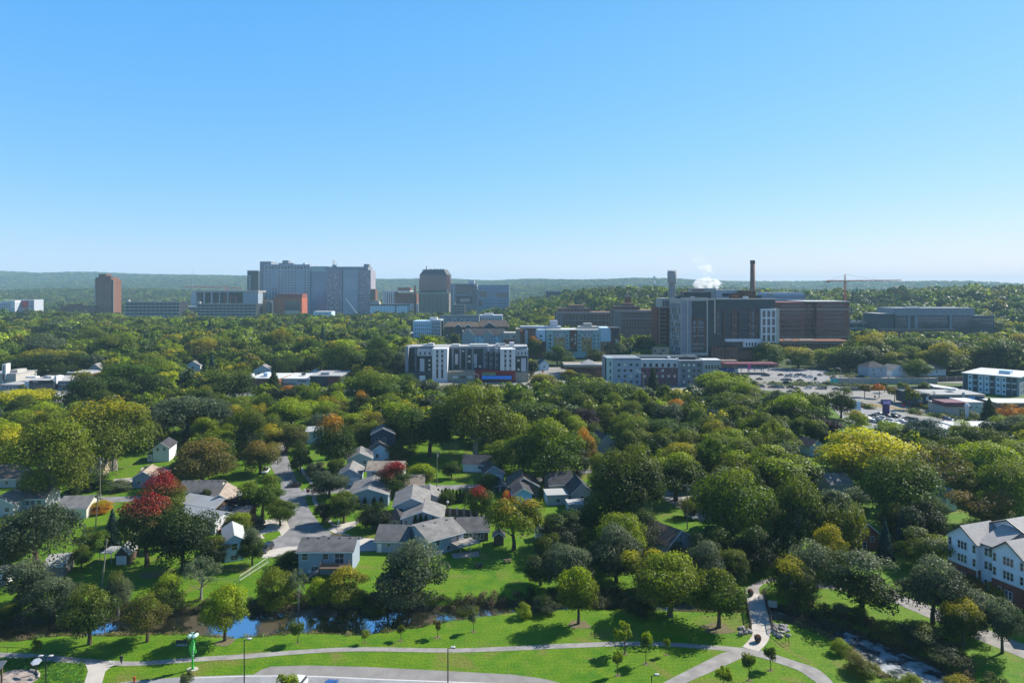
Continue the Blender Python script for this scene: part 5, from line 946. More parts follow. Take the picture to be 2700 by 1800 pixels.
# brown tower with chamfered crown
b = bfront('clinic_tower', 'broad dark brown tower with a chamfered crown, centre of the skyline', 'tower', 1104, 1187, 1700, 60, (1104, 710, 1187, 766))
ch = b.W * .10; Wd = b.W; zt = b.lz(722); zc = b.lz(710); BG = mat('bronze_glass', (.11, .055, .05), .25, .3, .03, .5)
P8 = [(ch, 0), (Wd - ch, 0), (Wd, ch), (Wd, 60 - ch), (Wd - ch, 60), (ch, 60), (0, 60 - ch), (0, ch)]
b.mb('wall').prism(BG, P8, -1, zt - 14)
c_ = b.mb('crown'); q8 = [(Wd/2 + (x - Wd/2) * .97, 30 + (y - 30) * .97) for x, y in P8]; r8 = [(Wd/2 + (x - Wd/2) * .72, 30 + (y - 30) * .72) for x, y in P8]
c_.prism(BG, q8, zt - 14, zt - 2); c_.add([(x, y, zt - 2) for x, y in q8] + [(x, y, zc) for x, y in r8], [(i, (i+1) % 8, 8 + (i+1) % 8, 8 + i) for i in range(8)] + [tuple(range(8, 16))], DG)
b.pbox('roof_house', LG, 1112, 711, 1122, 722, 10, 30); b.pbox('roof_mast', WHT, 1121, 701, 1124, 711, 16, 20)
for p in (1132, 1142, 1150, 1158, 1165): b.pbox('roof_unit', DG, p, 707.5, p + 2.5, 710.2, 20, 24)
for i in range(14): b.box('floor_line', BR, ch, -.25, 8 + i * (zt - 22) / 14, Wd - ch, -.02, 9.2 + i * (zt - 22) / 14)
b.pwins(1113, 1178, 12, 726, 765, 7, .72, .6, GLASS2, 0); b.done()
tower('apartment_tower', 'tan and grey banded block with a pitched dark roof in front of the chamfered tower', 1104, 1184, 1520, 40, [('wall', mat('dim_tan', (.20, .175, .15), .9, .1, .1), 1104, 773, 1184, 840, 0, 40), ('roof', DG, 1109, 764, 1178, 772.8, 6, 36), ('roof_edge', CRM, 1103, 771.6, 1185, 774, -.8, 2)] + [('pier', TANB, p, 774, p + 1.6, 838, -1.2, -.02) for p in (1104, 1113, 1126, 1136, 1147, 1158, 1168, 1181)], [(1106, 1182, 16, 776, 822, 9, .55, .5, GLASS, 0)], (1104, 764, 1184, 822), 'apartment tower')
tower('office_tower', 'grey glass office block with a rooftop stack right of the chamfered tower', 1187, 1257, 1620, 50, [('wall', MG, 1187, 748, 1257, 840, 0, 50), ('glass_face', DG2, 1203, 751, 1249, 774, -.8, -.02), ('glass_face', DG2, 1203, 780, 1246, 800, -.8, -.02), ('pale_panel', CRM, 1213, 787, 1239, 796, -1, -.82), ('roof_stack', LG, 1235, 739, 1250, 748, 8, 30), ('white_column', LG, 1194, 750, 1197, 830, -1, -.02), ('white_column', LG, 1187, 750, 1189, 830, -1, -.02)], [(1249, 1257, 1, 755, 800, 7, .9, .4, GLASS, 0), (1204, 1248, 8, 753, 773, 4, .8, .6, GLASS2, -.8)], (1187, 747, 1257, 815), 'office tower')
tower('office_building', 'curved blue glass building at the right end of downtown', 1257, 1342, 1600, 50, [('wall', BLU, 1260, 751, 1341, 838, 0, 50), ('left_edge', MG, 1257, 763, 1262, 838, -2, 46), ('right_edge', LG, 1341, 750, 1343, 838, -1, 50), ('dark_window', GLASS, 1265, 768, 1283, 783, -.8, -.02), ('dark_window', GLASS, 1310, 773, 1340, 783, -.8, -.02), ('dark_window', GLASS, 1263, 790, 1272, 806, -.8, -.02)] + [('floor_line', mat('blue_band', (.10, .24, .38), .4), 1262, y, 1340, y + 1.6, -.4, -.02) for y in (757, 764, 787, 795, 803)], [], (1257, 750, 1342, 800), 'office building')
tower('office_building', 'white-ribbed low block with a dark brick end left of the chamfered tower', 1009, 1102, 1600, 50, [('wall', LG, 1009, 768, 1042, 835, 0, 50), ('brick_end', BR, 1041, 773, 1099, 800, -2, 48), ('roof_edge', WHT, 1009, 766, 1082, 768.5, -2.4, 48), ('lower_wall', LG, 1041, 800, 1104, 838, -4, 46), ('roof_unit', BR, 1046, 758, 1080, 766, 14, 40)] + [('rib', WHT, 1011 + 6 * i, 770, 1013 + 6 * i, 800, -1, -.02) for i in range(5)], [(1014, 1040, 5, 772, 800, 1, .4, .9, BR), (1045, 1100, 12, 803, 814, 2, .4, .4, GLASS, -4)], (1009, 764, 1102, 815), 'office building')
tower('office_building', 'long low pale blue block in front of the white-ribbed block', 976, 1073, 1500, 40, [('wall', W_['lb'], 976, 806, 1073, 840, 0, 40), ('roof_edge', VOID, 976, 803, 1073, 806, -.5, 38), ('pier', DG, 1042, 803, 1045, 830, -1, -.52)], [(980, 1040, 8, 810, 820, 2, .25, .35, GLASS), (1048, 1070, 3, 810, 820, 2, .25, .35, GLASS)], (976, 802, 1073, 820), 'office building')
tower('office_building', 'dark red sliver block right of the medical tower', 978, 990, 1640, 24, [('wall', BR, 978, 763, 990, 840, 0, 24), ('coping', DG, 978, 762, 990, 763.5, -.5, 24)], [(979, 989, 2, 768, 800, 6, .5, .4, GLASS)], (978, 763, 990, 795), 'office building')
tower('office_building', 'low beige stepped block beneath the dark red sliver', 977, 1000, 1540, 20, [('wall', CRM, 977, 797, 1000, 840, 0, 20), ('upper', TANB, 979, 792, 998, 797, 3, 18)], [(978, 999, 5, 799, 804, 1, .5, .5, GLASS)], None, 'office building')
tower('office_building', 'pale low block at the foot of the medical tower', 826, 874, 1460, 30, [('wall', W_['lb'], 826, 822, 874, 850, 0, 30), ('coping', WHT, 826, 821, 874, 822.4, -.4, 30)], [(829, 872, 8, 825, 829, 1, .4, .6, GLASS)], (826, 821, 874, 830), 'office building')
ramp('parking_ramp', 'small white-banded ramp right of the tan banded block', 1193, 1225, 1450, 803, 840, 5)
tower('office_building', 'small dark building on the wooded hill behind the water tower', 1440, 1478, 1750, 30, [('wall', DG, 1440, 769, 1478, 800, 0, 30), ('coping', MG, 1441, 766.5, 1478, 769, -.5, 30)], [(1443, 1476, 6, 772, 778, 1, .6, .6, GLASS)], (1440, 767, 1478, 776), 'office building')
b = bfront('church_like_hall', 'grey shed-roofed building under the gabled block near the lodge', 'hall', 1060, 1100, 930, 20); b.pbox('wall', MG, 1060, 880, 1100, 900, 0, 20); b.pbox('roof', LG, 1059, 878, 1101, 880, -1, 21); b.pwins(1064, 1098, 5, 884, 890, 1, .5, .6); b.done()
# ================================================================ structures of the skyline
def lathe_obj(nm, prof, m, parent, n=16): q = MB(); q.lathe(m, prof, n); return q.build(nm, parent, True)
Y = 1000; x0 = X(1984.5, Y); g = float(T(x0, Y)); zt = Z(686, Y)
st = empty('smokestack', (x0, Y, g), 0, 'tall reddish brick smokestack rising behind the tall dark block', 'smokestack'); SB = mat('stack_brick', (.20, .085, .06), .85, .08, .05)
lathe_obj('shaft', [(4.2, -2), (3.3, zt - g - 5)], SB, st); lathe_obj('cap_ring', [(3.5, zt - g - 5), (3.6, zt - g - 1.6), (3.3, zt - g)], mat('stack_cap', (.10, .06, .05)), st)
Y = 900; x0 = X(1772, Y); g = float(T(x0, Y)); z = lambda p: Z(p, Y) - g
wt = empty('water_tower', (x0, Y, g), 0, 'grey concrete water tower with antennas on its rim', 'water tower'); CT = mat('tower_concrete', (.36, .34, .33), .8, .08, .1)
for i in range(8):
    a = 6.283 * i / 8; q = MB(); q.box(CT, 3.6 * math.cos(a) - .8, 3.6 * math.sin(a) - .8, -2, 3.6 * math.cos(a) + .8, 3.6 * math.sin(a) + .8, z(750)); q.build('column', wt)
lathe_obj('stem', [(2.0, -2), (2.0, z(748))], CT, wt); lathe_obj('tank', [(3.5, z(751)), (6.0, z(743)), (6.1, z(717)), (5.2, z(714.5)), (.1, z(713.5))], CT, wt, 20)
for i in range(9):
    a = 6.283 * i / 9; q = MB(); q.tube(DARKM, [(5.4 * math.cos(a), 5.4 * math.sin(a), z(716)), (5.4 * math.cos(a), 5.4 * math.sin(a), z(711.5 + (i % 3) * .8))], .22, 5); q.box(WTRIM, 5.4 * math.cos(a) - .3, 5.4 * math.sin(a) - .3, z(713.5), 5.4 * math.cos(a) + .3, 5.4 * math.sin(a) + .3, z(712)); q.build('antenna', wt)
Y = 4000; x0 = X(1726, Y); g = float(T(x0, Y)); z = lambda p: Z(p, Y) - g
wt = empty('water_tower', (x0, Y, g), 0, 'tiny white water tower on the far horizon ridge', 'water tower')
lathe_obj('stem', [(2.5, -2), (2, z(738))], WHT, wt); lathe_obj('tank', [(2, z(738)), (9, z(735)), (10, z(732)), (8, z(729)), (1, z(727))], WHT, wt)
# rooftop dish of the medical tower is its own thing standing on it
Y = 1665; x0 = X(880, Y); z0 = Z(698.2, Y); dd = empty('satellite_dish', (x0, Y, z0), 0, 'dark round dish tilted on the roof of the medical tower', 'satellite dish')
q = MB(); q.tube(DARKM, [(0, 0, 0), (0, 0, 6)], .7, 8); q.tube(DARKM, [(-3, 0, 0), (0, 0, 4), (3, 0, 0)], .35, 5); q.build('mount', dd)
q = MB(); c = Vector((0, 0, 8)); ax = Vector((.45, -.55, .35)).normalized(); q.tube(GREYM, [c - ax * 1.2, c - ax * .5, c + ax * .6], [.6, 3.2, 4.4], 16, True); q.build('reflector', dd)
q = MB(); q.tube(DARKM, [(8, 0, 0), (8, 0, 2.6)], .3, 5); q.tube(GREYM, [(8, 0, 2.4), (8.3, -.4, 3.2), (8.7, -.8, 4)], [.5, 1.3, 1.6], 8); q.build('small_dish', dd)
Y = 1700; m_ = empty('radio_mast', (X(509, 3200), 3200, float(T(X(509, 3200), 3200))), 0, 'thin lattice mast on the distant ridge left of the medical tower', 'mast'); q = MB(); q.tube(GREYM, [(0, 0, -1), (0, 0, Z(709, 3200) - m_.location.z)], [1.4, .7], 4); q.build('lattice', m_)
def tower_crane(label, px, Y, py_top, py_jib, px_l, px_r, col, lean=0):
    x0 = X(px, Y); g = float(T(x0, Y)); zz = lambda p: Z(p, Y) - g; k = empty('tower_crane', (x0, Y, g), 0, label, 'crane')
    def lat(q, a, b_, w_, n, th):
        a, b_ = Vector(a), Vector(b_); d = (b_ - a).normalized(); u = d.cross(Vector((0, 1, 0))).normalized() * w_; v = Vector((0, 1, 0)) * w_
        cs = [u + v, u - v, -u - v, -u + v]
        for c in cs: q.tube(col, [a + c, b_ + c], th, 4)
        for i in range(n):
            p, r = a.lerp(b_, i / n), a.lerp(b_, (i + 1) / n)
            for j in range(4): q.tube(col, [p + cs[j], r + cs[(j + 1) % 4]], th * .7, 3)
    q = MB(); lat(q, (0, 0, -1), (0, 0, zz(py_jib)), 1.1, 12, .34); q.build('mast', k)
    L_, R_ = X(px_l, Y) - x0, X(px_r, Y) - x0; zj = zz(py_jib) + 1
    q = MB(); lat(q, (0, 0, zj), (R_, 0, zj + abs(R_) * lean), .8, 22, .28); q.build('jib', k)
    q = MB(); lat(q, (0, 0, zj), (L_, 0, zj), .8, 7, .3); q.build('counter_jib', k)
    q = MB(); q.box(col, L_ - 2, -1.4, zj - 2.4, L_ + 5, 1.4, zj - .9); q.build('counterweight', k)
    if zz(py_top) > zj + 2:
        q = MB(); q.tube(col, [(-1.2, 0, zj), (0, 0, zz(py_top))], .5, 4); q.tube(col, [(1.2, 0, zj), (0, 0, zz(py_top))], .5, 4); q.build('tower_peak', k)
        q = MB(); q.tube(DARKM, [(0, 0, zz(py_top)), (L_ * .8, 0, zj + .9)], .14, 3); q.tube(DARKM, [(0, 0, zz(py_top)), (R_ * .62, 0, zj + .9)], .14, 3); q.build('tie_rods', k)
    q = MB(); q.box(WHT, .9, -2, zj - 3.5, 2.9, -.4, zj - 1.2); q.build('cab', k)
tower_crane('red tower crane with a long jib over the right-hand woods', 2228, 1080, 723, 742, 2180, 2376, mat('crane_red', (.50, .10, .06), .6), .012)
tower_crane('red tower crane standing inside the unfinished concrete frame', 597, 1590, 752, 760, 632, 483, mat('crane_red', (.5,.1,.06)), .03)
q = MB(); Y = 1420; q.tube(WHT, [(X(944, Y), Y, 8), (X(912, Y), Y, Z(787, Y))], [.9, .5], 5); q.tube(DARKM, [(X(944, Y), Y, 0), (X(944, Y), Y, 9)], 1.6, 6); tag(q.build('mobile_crane'), 'slanted pale mobile crane boom against the medical tower', 'crane')
q = MB(); Y = 980; q.tube(DARKM, [(X(2240, Y), Y, 4), (X(2250, Y), Y, Z(762, Y))], [.8, .4], 5); q.tube(DARKM, [(X(2240, Y), Y, 0), (X(2240, Y), Y, 5)], 1.5, 6); tag(q.build('mobile_crane'), 'dark crawler crane boom right of the brick hospital', 'crane')
q = MB(); Y = 1540; g = 0; q.tube(BR, [(X(1094.5, Y), Y, 0), (X(1094.5, Y), Y, Z(752, Y))], [2.4, 2.0], 10); tag(q.build('chimney_stack'), 'short tan chimney stack left of the chamfered tower', 'chimney')
# steam
sm, nt, N, L = new_mat('steam'); o = N.new('ShaderNodeOutputMaterial'); pv = N.new('ShaderNodeVolumePrincipled'); L.new(pv.outputs[0], o.inputs['Volume']); pv.inputs['Color'].default_value = (1, 1, 1, 1); pv.inputs['Anisotropy'].default_value = .3
g = N.new('ShaderNodeNewGeometry'); n = N.new('ShaderNodeTexNoise'); n.inputs['Scale'].default_value = .12; n.inputs['Detail'].default_value = 5; L.new(g.outputs['Position'], n.inputs['Vector'])
r = N.new('ShaderNodeMapRange'); r.inputs[1].default_value = .46; r.inputs[2].default_value = .74; r.inputs[4].default_value = .3; L.new(n.outputs[0], r.inputs[0])
sx = N.new('ShaderNodeSeparateXYZ'); L.new(g.outputs['Position'], sx.inputs[0]); r2 = N.new('ShaderNodeMapRange'); r2.inputs[1].default_value = 71; r2.inputs[2].default_value = 92; r2.inputs[3].default_value = 1; r2.inputs[4].default_value = .10; L.new(sx.outputs[2], r2.inputs[0])
mm = N.new('ShaderNodeMath'); mm.operation = 'MULTIPLY'; L.new(r.outputs[0], mm.inputs[0]); L.new(r2.outputs[0], mm.inputs[1]); L.new(mm.outputs[0], pv.inputs['Density'])
Y = 720; q = MB(); P = [(1862, 752, 34, 14), (1845, 745, 20, 12), (1880, 750, 20, 13), (1872, 737, 14, 13), (1866, 716, 16, 18), (1855, 696, 20, 18), (1838, 678, 20, 16)]
pts = [(X(a, Y), Y, Z(b_, Y)) for a, b_, _, _ in P]
q.blob(sm, (X(1863, Y), Y, Z(750, Y)), (X(1350 + 38, Y), 13, 7.5), 16, 12, .1, 3)
q2 = [(X(1876, Y), Y, Z(746, Y)), (X(1872, Y), Y, Z(728, Y)), (X(1862, Y), Y, Z(706, Y)), (X(1845, Y), Y, Z(688, Y)), (X(1828, Y), Y, Z(672, Y))]
q.tube(sm, q2, [4, 4.5, 6, 7.5, 5], 12); tag(q.build('steam_plume'), 'white steam plume drifting up from the plant roof', kind='stuff')
# ================================================================ street furniture
POLE = mat('black_pole', (.012, .013, .015), .5, .1, 1, .4); LAMPW = mat('lamp_head', (.5, .5, .48), .4, .05); WOODP = mat('pole_timber', (.20, .16, .12), .9, .15, 2)
def park_lamp(px, Y, ytop, label, heads=1):
    x0 = X(px, Y); h = Z(ytop, Y); k = empty('street_lamp', (x0, Y, 0), 0, label, 'street lamp', 'tall black lamps of the car park')
    q = MB(); q.tube(CONCG, [(0, 0, -.1), (0, 0, .7)], .3, 12); q.build('footing', k)
    q = MB(); q.tube(POLE, [(0, 0, .7), (0, 0, h - .25)], [.11, .075], 8); q.build('pole', k)
    for s_ in ((1,) if heads == 1 else (1, -1)):
        q = MB(); q.tube(POLE, [(0, 0, h - .35), (.35 * s_, 0, h - .2), (.6 * s_, 0, h - .15)], .05, 6); q.build('arm', k)
        q = MB(); q.prism(POLE, [(.45 * s_, -.2), (1.15 * s_, -.26), (1.15 * s_, .26), (.45 * s_, .2)], h - .18, h - .02); q.add([(.45*s_,-.2,h-.018),(1.15*s_,-.26,h-.018),(1.15*s_,.26,h-.018),(.45*s_,.2,h-.018),(.55*s_,-.1,h+.06),(1.0*s_,-.12,h+.06),(1.0*s_,.12,h+.06),(.55*s_,.1,h+.06)], [(0,1,5,4),(1,2,6,5),(2,3,7,6),(3,0,4,7),(4,5,6,7)], LAMPW); q.build('lamp_head', k)
park_lamp(644, 108, 1682, 'tall black lamp by the path near the green sculpture, with its foot out of frame')
park_lamp(1181, 108, 1704, 'tall black lamp in the middle of the foreground lawn edge')
park_lamp(1718, 106, 1776, 'black lamp whose head just shows between the saplings at the right')
park_lamp(121, 110, 1727, 'double-headed black lamp beside the groundcover bed at the left', 2)
def util_pole(px, yb, yt, label, arm=True, lean=0, pale=False, group=None):
    x0, Y = G(px, yb); h = Z(yt, Y); k = empty('utility_pole', (x0, Y, 0), 0, label, 'utility pole', group)
    q = MB(); q.tube(WOODP if not pale else PBARK, [(0, 0, -.2), (lean * .5, 0, h * .5), (lean, 0, h)], [.17, .14, .11], 8); q.build('pole', k)
    if arm:
        q = MB(); q.box(WOODP, lean - 1.1, -.08, h - .9, lean + 1.1, .08, h - .72); q.build('crossarm', k)
        for s_ in (-1, 0, 1): q = MB(); q.tube(LAMPW, [(lean + s_ * .95, 0, h - .72), (lean + s_ * .95, 0, h - .45)], .07, 6); q.build('insulator', k)
        q = MB(); q.tube(GREYM, [(lean + .3, -.2, h - 2.2), (lean + .3, -.2, h - 1.3)], .22, 8); q.build('transformer', k)
    return (x0 + lean, Y, h)
u1 = util_pole(264, 1338, 1202, 'grey utility pole standing before the yellow-edged tree, the taller of the left pair')
u2 = util_pole(252, 1392, 1298, 'shorter utility pole in front of the orange bush', lean=.6)
u3 = util_pole(1152, 1284, 1186, 'slim utility pole on the open lawn left of the long white cottage')
u4 = util_pole(1812, 1395, 1272, 'utility pole by the shady side street')
u5 = util_pole(268, 1548, 1420, 'thin pale leaning pole beside the dark garden shed', False, 1.2, True)
u6 = util_pole(2462, 1100, 1030, 'timber utility pole on the highway verge before the navy workshop')
u7 = util_pole(2628, 1112, 1066, 'utility pole right of the dark conifer among the rust bushes')
u8 = util_pole(750, 1186, 1128, 'utility pole where wires cross the top of the street')
wire = mat('wire', (.35, .36, .36), .5, .05)
def wires(name, a, c, sag, off, label):
    q = MB(); a, c = Vector(a), Vector(c)
    for o_ in off:
        q.tube(wire, [a.lerp(c, t) + Vector((o_, 0, -.6 - sag * 4 * t * (1 - t))) for t in [i / 8 for i in range(9)]], .03, 3)
    tag(q.build(name), label, 'overhead wire')
wires('power_line', u6, u7, 1.5, (-.9,), 'thin wire between the two right-hand utility poles')
wires('power_line', u8, G(722, 1240, 0) + (7,), 3.0, (-.5, .5), 'pale wires drooping over the top of the street')
def hwy_lamp(px, yb, yt, s_, label):
    x0, Y = G(px, yb); h = Z(yt, Y); k = empty('street_lamp', (x0, Y, 0), 0, label, 'street lamp', 'curved lamps along the highway')
    q = MB(); q.tube(GREYM, [(0, 0, 0), (0, 0, h - 1.6), (s_ * .5, 0, h - .4), (s_ * 1.8, 0, h)], [.16, .12, .1, .08], 6); q.build('pole', k)
    q = MB(); q.box(LAMPW, s_ * 1.7, -.25, h - .08, s_ * 3.0, .25, h + .16); q.build('lamp_head', k)
for a in ((2085, 1000, 949, -1, 'curved highway lamp left of the cars, second from the left'), (2013, 985, 949, 1, 'leftmost curved highway lamp by the plum canopy'), (2138, 1024, 975, -1, 'curved highway lamp nearest the parked row of cars'), (2217, 1020, 970, -1, 'curved highway lamp at the left end of the noise wall'), (1665, 966, 908, -1, 'curved lamp beside the coloured hotel'), (1696, 1034, 981, -1, 'lamp with a bright head before the grey and red hotel'), (1262, 1016, 985, -1, 'curved lamp in front of the blue awning shops')): hwy_lamp(*a)
# noise wall and retaining wall
NW = mat('noise_wall', (.36, .31, .28), .9, .08, .15, .1)
def wall_run(name, label, pts, h, m, posts=0, th=.5):
    a, c = [G(*p) for p in pts]; L_ = math.hypot(c[0] - a[0], c[1] - a[1]); k = empty(name, (a[0], a[1], 0), math.atan2(c[1] - a[1], c[0] - a[0]), label, 'wall')
    q = MB(); q.box(m, 0, 0, -.5, L_, th, h); q.build('wall_panel', k)
    for i in range(posts + 1 if posts else 0): q = MB(); q.box(CONC, L_ * i / posts - .3, -.18, -.5, L_ * i / posts + .3, th + .1, h + .35); q.build('post', k)
wall_run('noise_wall', 'long beige highway noise wall with evenly spaced posts', [(2195, 1012), (2470, 1012)], 4.0, NW, 13)
wall_run('noise_wall', 'brown stretch of noise wall at the right end, before the balcony apartments', [(2472, 1006), (2545, 1004)], 3.2, mat('brown_wall', (.13, .09, .08), .9), 3)
wall_run('retaining_wall', 'darker low retaining wall below the beige noise wall', [(2215, 1030), (2545, 1026)], 2.2, mat('retaining', (.20, .175, .165), .9, .1, .2), 0)
wall_run('timber_fence', 'dark wooden fence behind the columnar evergreens', [(1098, 1352), (1260, 1362)], 1.9, DECKW, 9, .1)
wall_run('timber_fence', 'brown wooden fence right of the lawn lot near the red-tipped tree', [(1222, 1302), (1350, 1296)], 1.8, DECKW, 8, .1)
wall_run('timber_fence', 'dark wooden yard fence behind the brown porch house', [(1180, 1384), (1292, 1378)], 1.8, DECKW, 7, .1)
# chain-link fence with two white top rails
def rail_fence(label, pts, h, rm, gap=3.0, mesh=True, name='chain_link_fence'):
    W_pts = [G(*p) for p in pts]; k = empty(name, (W_pts[0][0], W_pts[0][1], 0), 0, label, 'fence'); ox, oy = W_pts[0]; top = MB(); bot = MB()
    for (ax, ay), (bx, by) in zip(W_pts[:-1], W_pts[1:]):
        L_ = math.hypot(bx - ax, by - ay); n_ = max(1, int(L_ / gap))
        for i in range(n_ + 1):
            t = i / n_; p = (ax + (bx - ax) * t - ox, ay + (by - ay) * t - oy); q = MB(); q.tube(rm, [(*p, -.1), (*p, h)], .035, 5); q.build('post', k)
        top.tube(rm, [(ax - ox, ay - oy, h), (bx - ox, by - oy, h)], .04, 5)
        if mesh:
            for j in range(1, 5): bot.tube(GREYM, [(ax - ox, ay - oy, h * j / 5), (bx - ox, by - oy, h * j / 5)], .012, 3)
    top.build('top_rail', k)
    if mesh: bot.build('wire_mesh', k)
rail_fence('grey chain-link fence running up the slope with a white rail', [(632, 1532), (705, 1482)], 1.2, WTRIM)
rail_fence('second white-railed run of fence parallel to the sloping chain-link fence', [(632, 1540), (708, 1490)], .9, WTRIM, 3, False)
rail_fence('low grey chain-link fence around the grassy yard left of the blue-grey house', [(512, 1535), (570, 1537), (632, 1540)], 1.1, GREYM)
rail_fence('grey chain-link fence between the light blue house and the fenced slope', [(655, 1480), (708, 1478), (778, 1486)], 1.1, GREYM)
rail_fence('thin dark post fence along the path at the left edge', [(-20, 1718), (60, 1722), (135, 1733), (215, 1738)], 1.0, POLE, 2.4, False, 'post_fence')
# ================================================================ footbridge
A0, A1 = G(1983, 1660), G(1964, 1562); B0 = G(2030, 1660); wB = B0[0] - A0[0]
br = empty('footbridge', (A0[0], A0[1], 0), math.atan2(A1[1] - A0[1], A1[0] - A0[0]) - math.pi / 2, 'pale concrete footbridge with dark steel railings over the creek', 'footbridge')
LB = math.hypot(A1[0] - A0[0], A1[1] - A0[1]); wB *= 1.08
q = MB(); q.box(CONC2, 0, 0, -.35, wB, LB, .07); q.build('deck', br)
q = MB(); q.box(CONC, -.1, -.2, -2.4, wB + .1, .6, -.352); q.build('abutment', br); q = MB(); q.box(CONC, -.1, LB - .6, -2.4, wB + .1, LB + .2, -.352); q.build('abutment', br)
RUST = mat('dark_steel', (.035, .022, .018), .6, .2, 2)
for sx, y0_, y1_ in ((-.12, 0, LB), (wB + .12, 0, LB * .98)):
    q = MB(); n_ = int((y1_ - y0_) / 1.6)
    q.box(RUST, sx - .07, y0_, 1.35, sx + .07, y1_, 1.46); q.box(RUST, sx - .05, y0_, .12, sx + .05, y1_, .22)
    for i in range(n_ + 1): y = y0_ + (y1_ - y0_) * i / n_; q.box(RUST, sx - .06, y - .06, -.2, sx + .06, y + .06, 1.345)
    for j in range(5): q.box(RUST, sx - .02, y0_, .36 + j * .19, sx + .02, y1_, .395 + j * .19)
    q.build('railing', br)
for sx, dx, y0_, dy in ((wB + .15, 2.2, 0, -4.2), (-.15, -2.0, 0, -3.2), (wB + .15, 1.6, LB, 3.0)):
    q = MB(); q.tube(RUST, [(sx, y0_, 1.4), (sx + dx, y0_ + dy, 1.2)], .06, 5); q.tube(RUST, [(sx, y0_, .6), (sx + dx, y0_ + dy, .5)], .04, 5)
    for t in (.2, .5, .8, 1): q.tube(RUST, [(sx + dx * t, y0_ + dy * t, 0), (sx + dx * t, y0_ + dy * t, 1.35)], .05, 5)
    q.build('wing_railing', br)
for sx, y_, w2 in ((wB + 1.0, .2, 1.3), (wB + .9, LB * .8, 1.5), (-1.4, -.5, .9)):
    q = MB(); q.box(CONC2, sx - .3, y_ - .15, -1, sx + w2, y_ + .2, .3); q.build('wing_wall', br)
RIP = mat('riprap', (.33, .30, .28), .9, .3, .8)
def boulders(label, spots, smin, smax):
    for i, (px, py) in enumerate(spots):
        R = random.Random(px); x, y = G(px, py); r_ = R.uniform(smin, smax); q = MB(); q.blob(RIP, (0, 0, r_ * .3), (r_, r_ * .8, r_ * .6), 7, 5, .22, px)
        o_ = q.build('boulder'); o_.location = (x, y, float(T(x, y))); tag(o_, label, 'boulder', 'riprap boulders beside the footbridge')
boulders('pale riprap boulder beside the footbridge', [(random.randint(2030, 2080), random.randint(1650, 1680)) for _ in range(16)] + [(random.randint(2030, 2070), random.randint(1596, 1622)) for _ in range(14)] + [(random.randint(1950, 1976), random.randint(1655, 1672)) for _ in range(8)], .3, .75)
def planter(px, py, label):
    x, y = G(px, py); k = empty('planter', (x, y, .05), 0, label, 'planter', 'dark pots on the bridge path'); lathe_obj('pot', [(.42, 0), (.62, .5), (.66, .95), (.58, .98)], mat('dark_pot', (.05, .03, .025), .7), k, 14)
    q = MB(); R = random.Random(px); FL = mat('red_flowers', (.35, .03, .02), .7, .3, 5); FG = mat('pot_leaves', (.05, .09, .02), .7, .3, 5)
    for i in range(40): a = R.uniform(0, 6.28); r_ = R.uniform(0, .6); z_ = .98 + R.uniform(0, .4) * (1 - r_ * .6); q.blob(FL if i % 3 == 0 else FG, (r_ * math.cos(a), r_ * math.sin(a), z_), (.12, .12, .1), 5, 3, .2, i)
    q.build('flowers', k)
planter(1979, 1570, 'dark round planter at the far end of the footbridge'); planter(1998, 1692, 'dark round planter with red flowers at the near end of the footbridge')
# ================================================================ park items
x, y = G(478, 1700); k = empty('bench', (x, y, .04), 0, 'dark park bench on a white pad above the path', 'bench'); BD = mat('bench_steel', (.03, .035, .05), .5)
q = MB(); [q.box(BD, -.95, -.05 + .11 * i, .43, .95, .03 + .11 * i, .46) for i in range(4)]; q.build('seat', k)
q = MB(); [q.box(BD, -.95, -.14, .56 + .11 * i, .95, -.10, .64 + .11 * i) for i in range(4)]; q.build('backrest', k)
for s_ in (-.8, .8): q = MB(); q.box(BD, s_ - .04, -.18, 0, s_ + .04, -.1, 1.0); q.box(BD, s_ - .04, -.1, .39, s_ + .04, .42, .43); q.box(BD, s_ - .04, .34, 0, s_ + .04, .42, .39); q.build('leg', k)
# green carved-looking sculpture with mint bowl and dark wings
x, y = G(508, 1764); k = empty('sculpture', (x, y, 0), 0, 'bright green stem-like sculpture crowned by mint petals and dark wings', 'sculpture'); s_ = 1 / ((1764 - YH) / CH)
SG = mat('sculpture_green', (.04, .40, .05), .4, .2, 2, .5); SM = mat('mint_petals', (.62, .90, .72), .4, .05); SDk = mat('dark_wings', (.06, .02, .02), .6)
zz = lambda p: (1764 - p) * s_
q = MB(); q.lathe(SG, [(.34, zz(1764)), (.16, zz(1755)), (.15, zz(1748)), (.20, zz(1745)), (.13, zz(1737)), (.17, zz(1731)), (.34, zz(1724)), (.42, zz(1712)), (.36, zz(1700)), (.30, zz(1692)), (.14, zz(1684)), (.10, zz(1680))], 10)
q.build('stem', k, True)
for a, z0 in ((0, 1726), (2.1, 1718), (4.2, 1710), (1.0, 1702), (3.1, 1722), (5.3, 1697)):
    q = MB(); c, s2 = math.cos(a), math.sin(a); q.slab(SG, [(c * .2, s2 * .2, zz(z0)), (c * .62 - s2 * .16, s2 * .62 + c * .16, zz(z0 - 7)), (c * .66, s2 * .66, zz(z0 - 16)), (c * .55 + s2 * .2, s2 * .55 - c * .2, zz(z0 - 8))], .05); q.build('leaf_plate', k)
q = MB(); [q.blob(SM, (.22 + .05 * i % 2, -.34, zz(1724 - 7.5 * i)), (.09, .06, .17), 6, 5) for i in range(5)]; q.build('pale_studs', k)
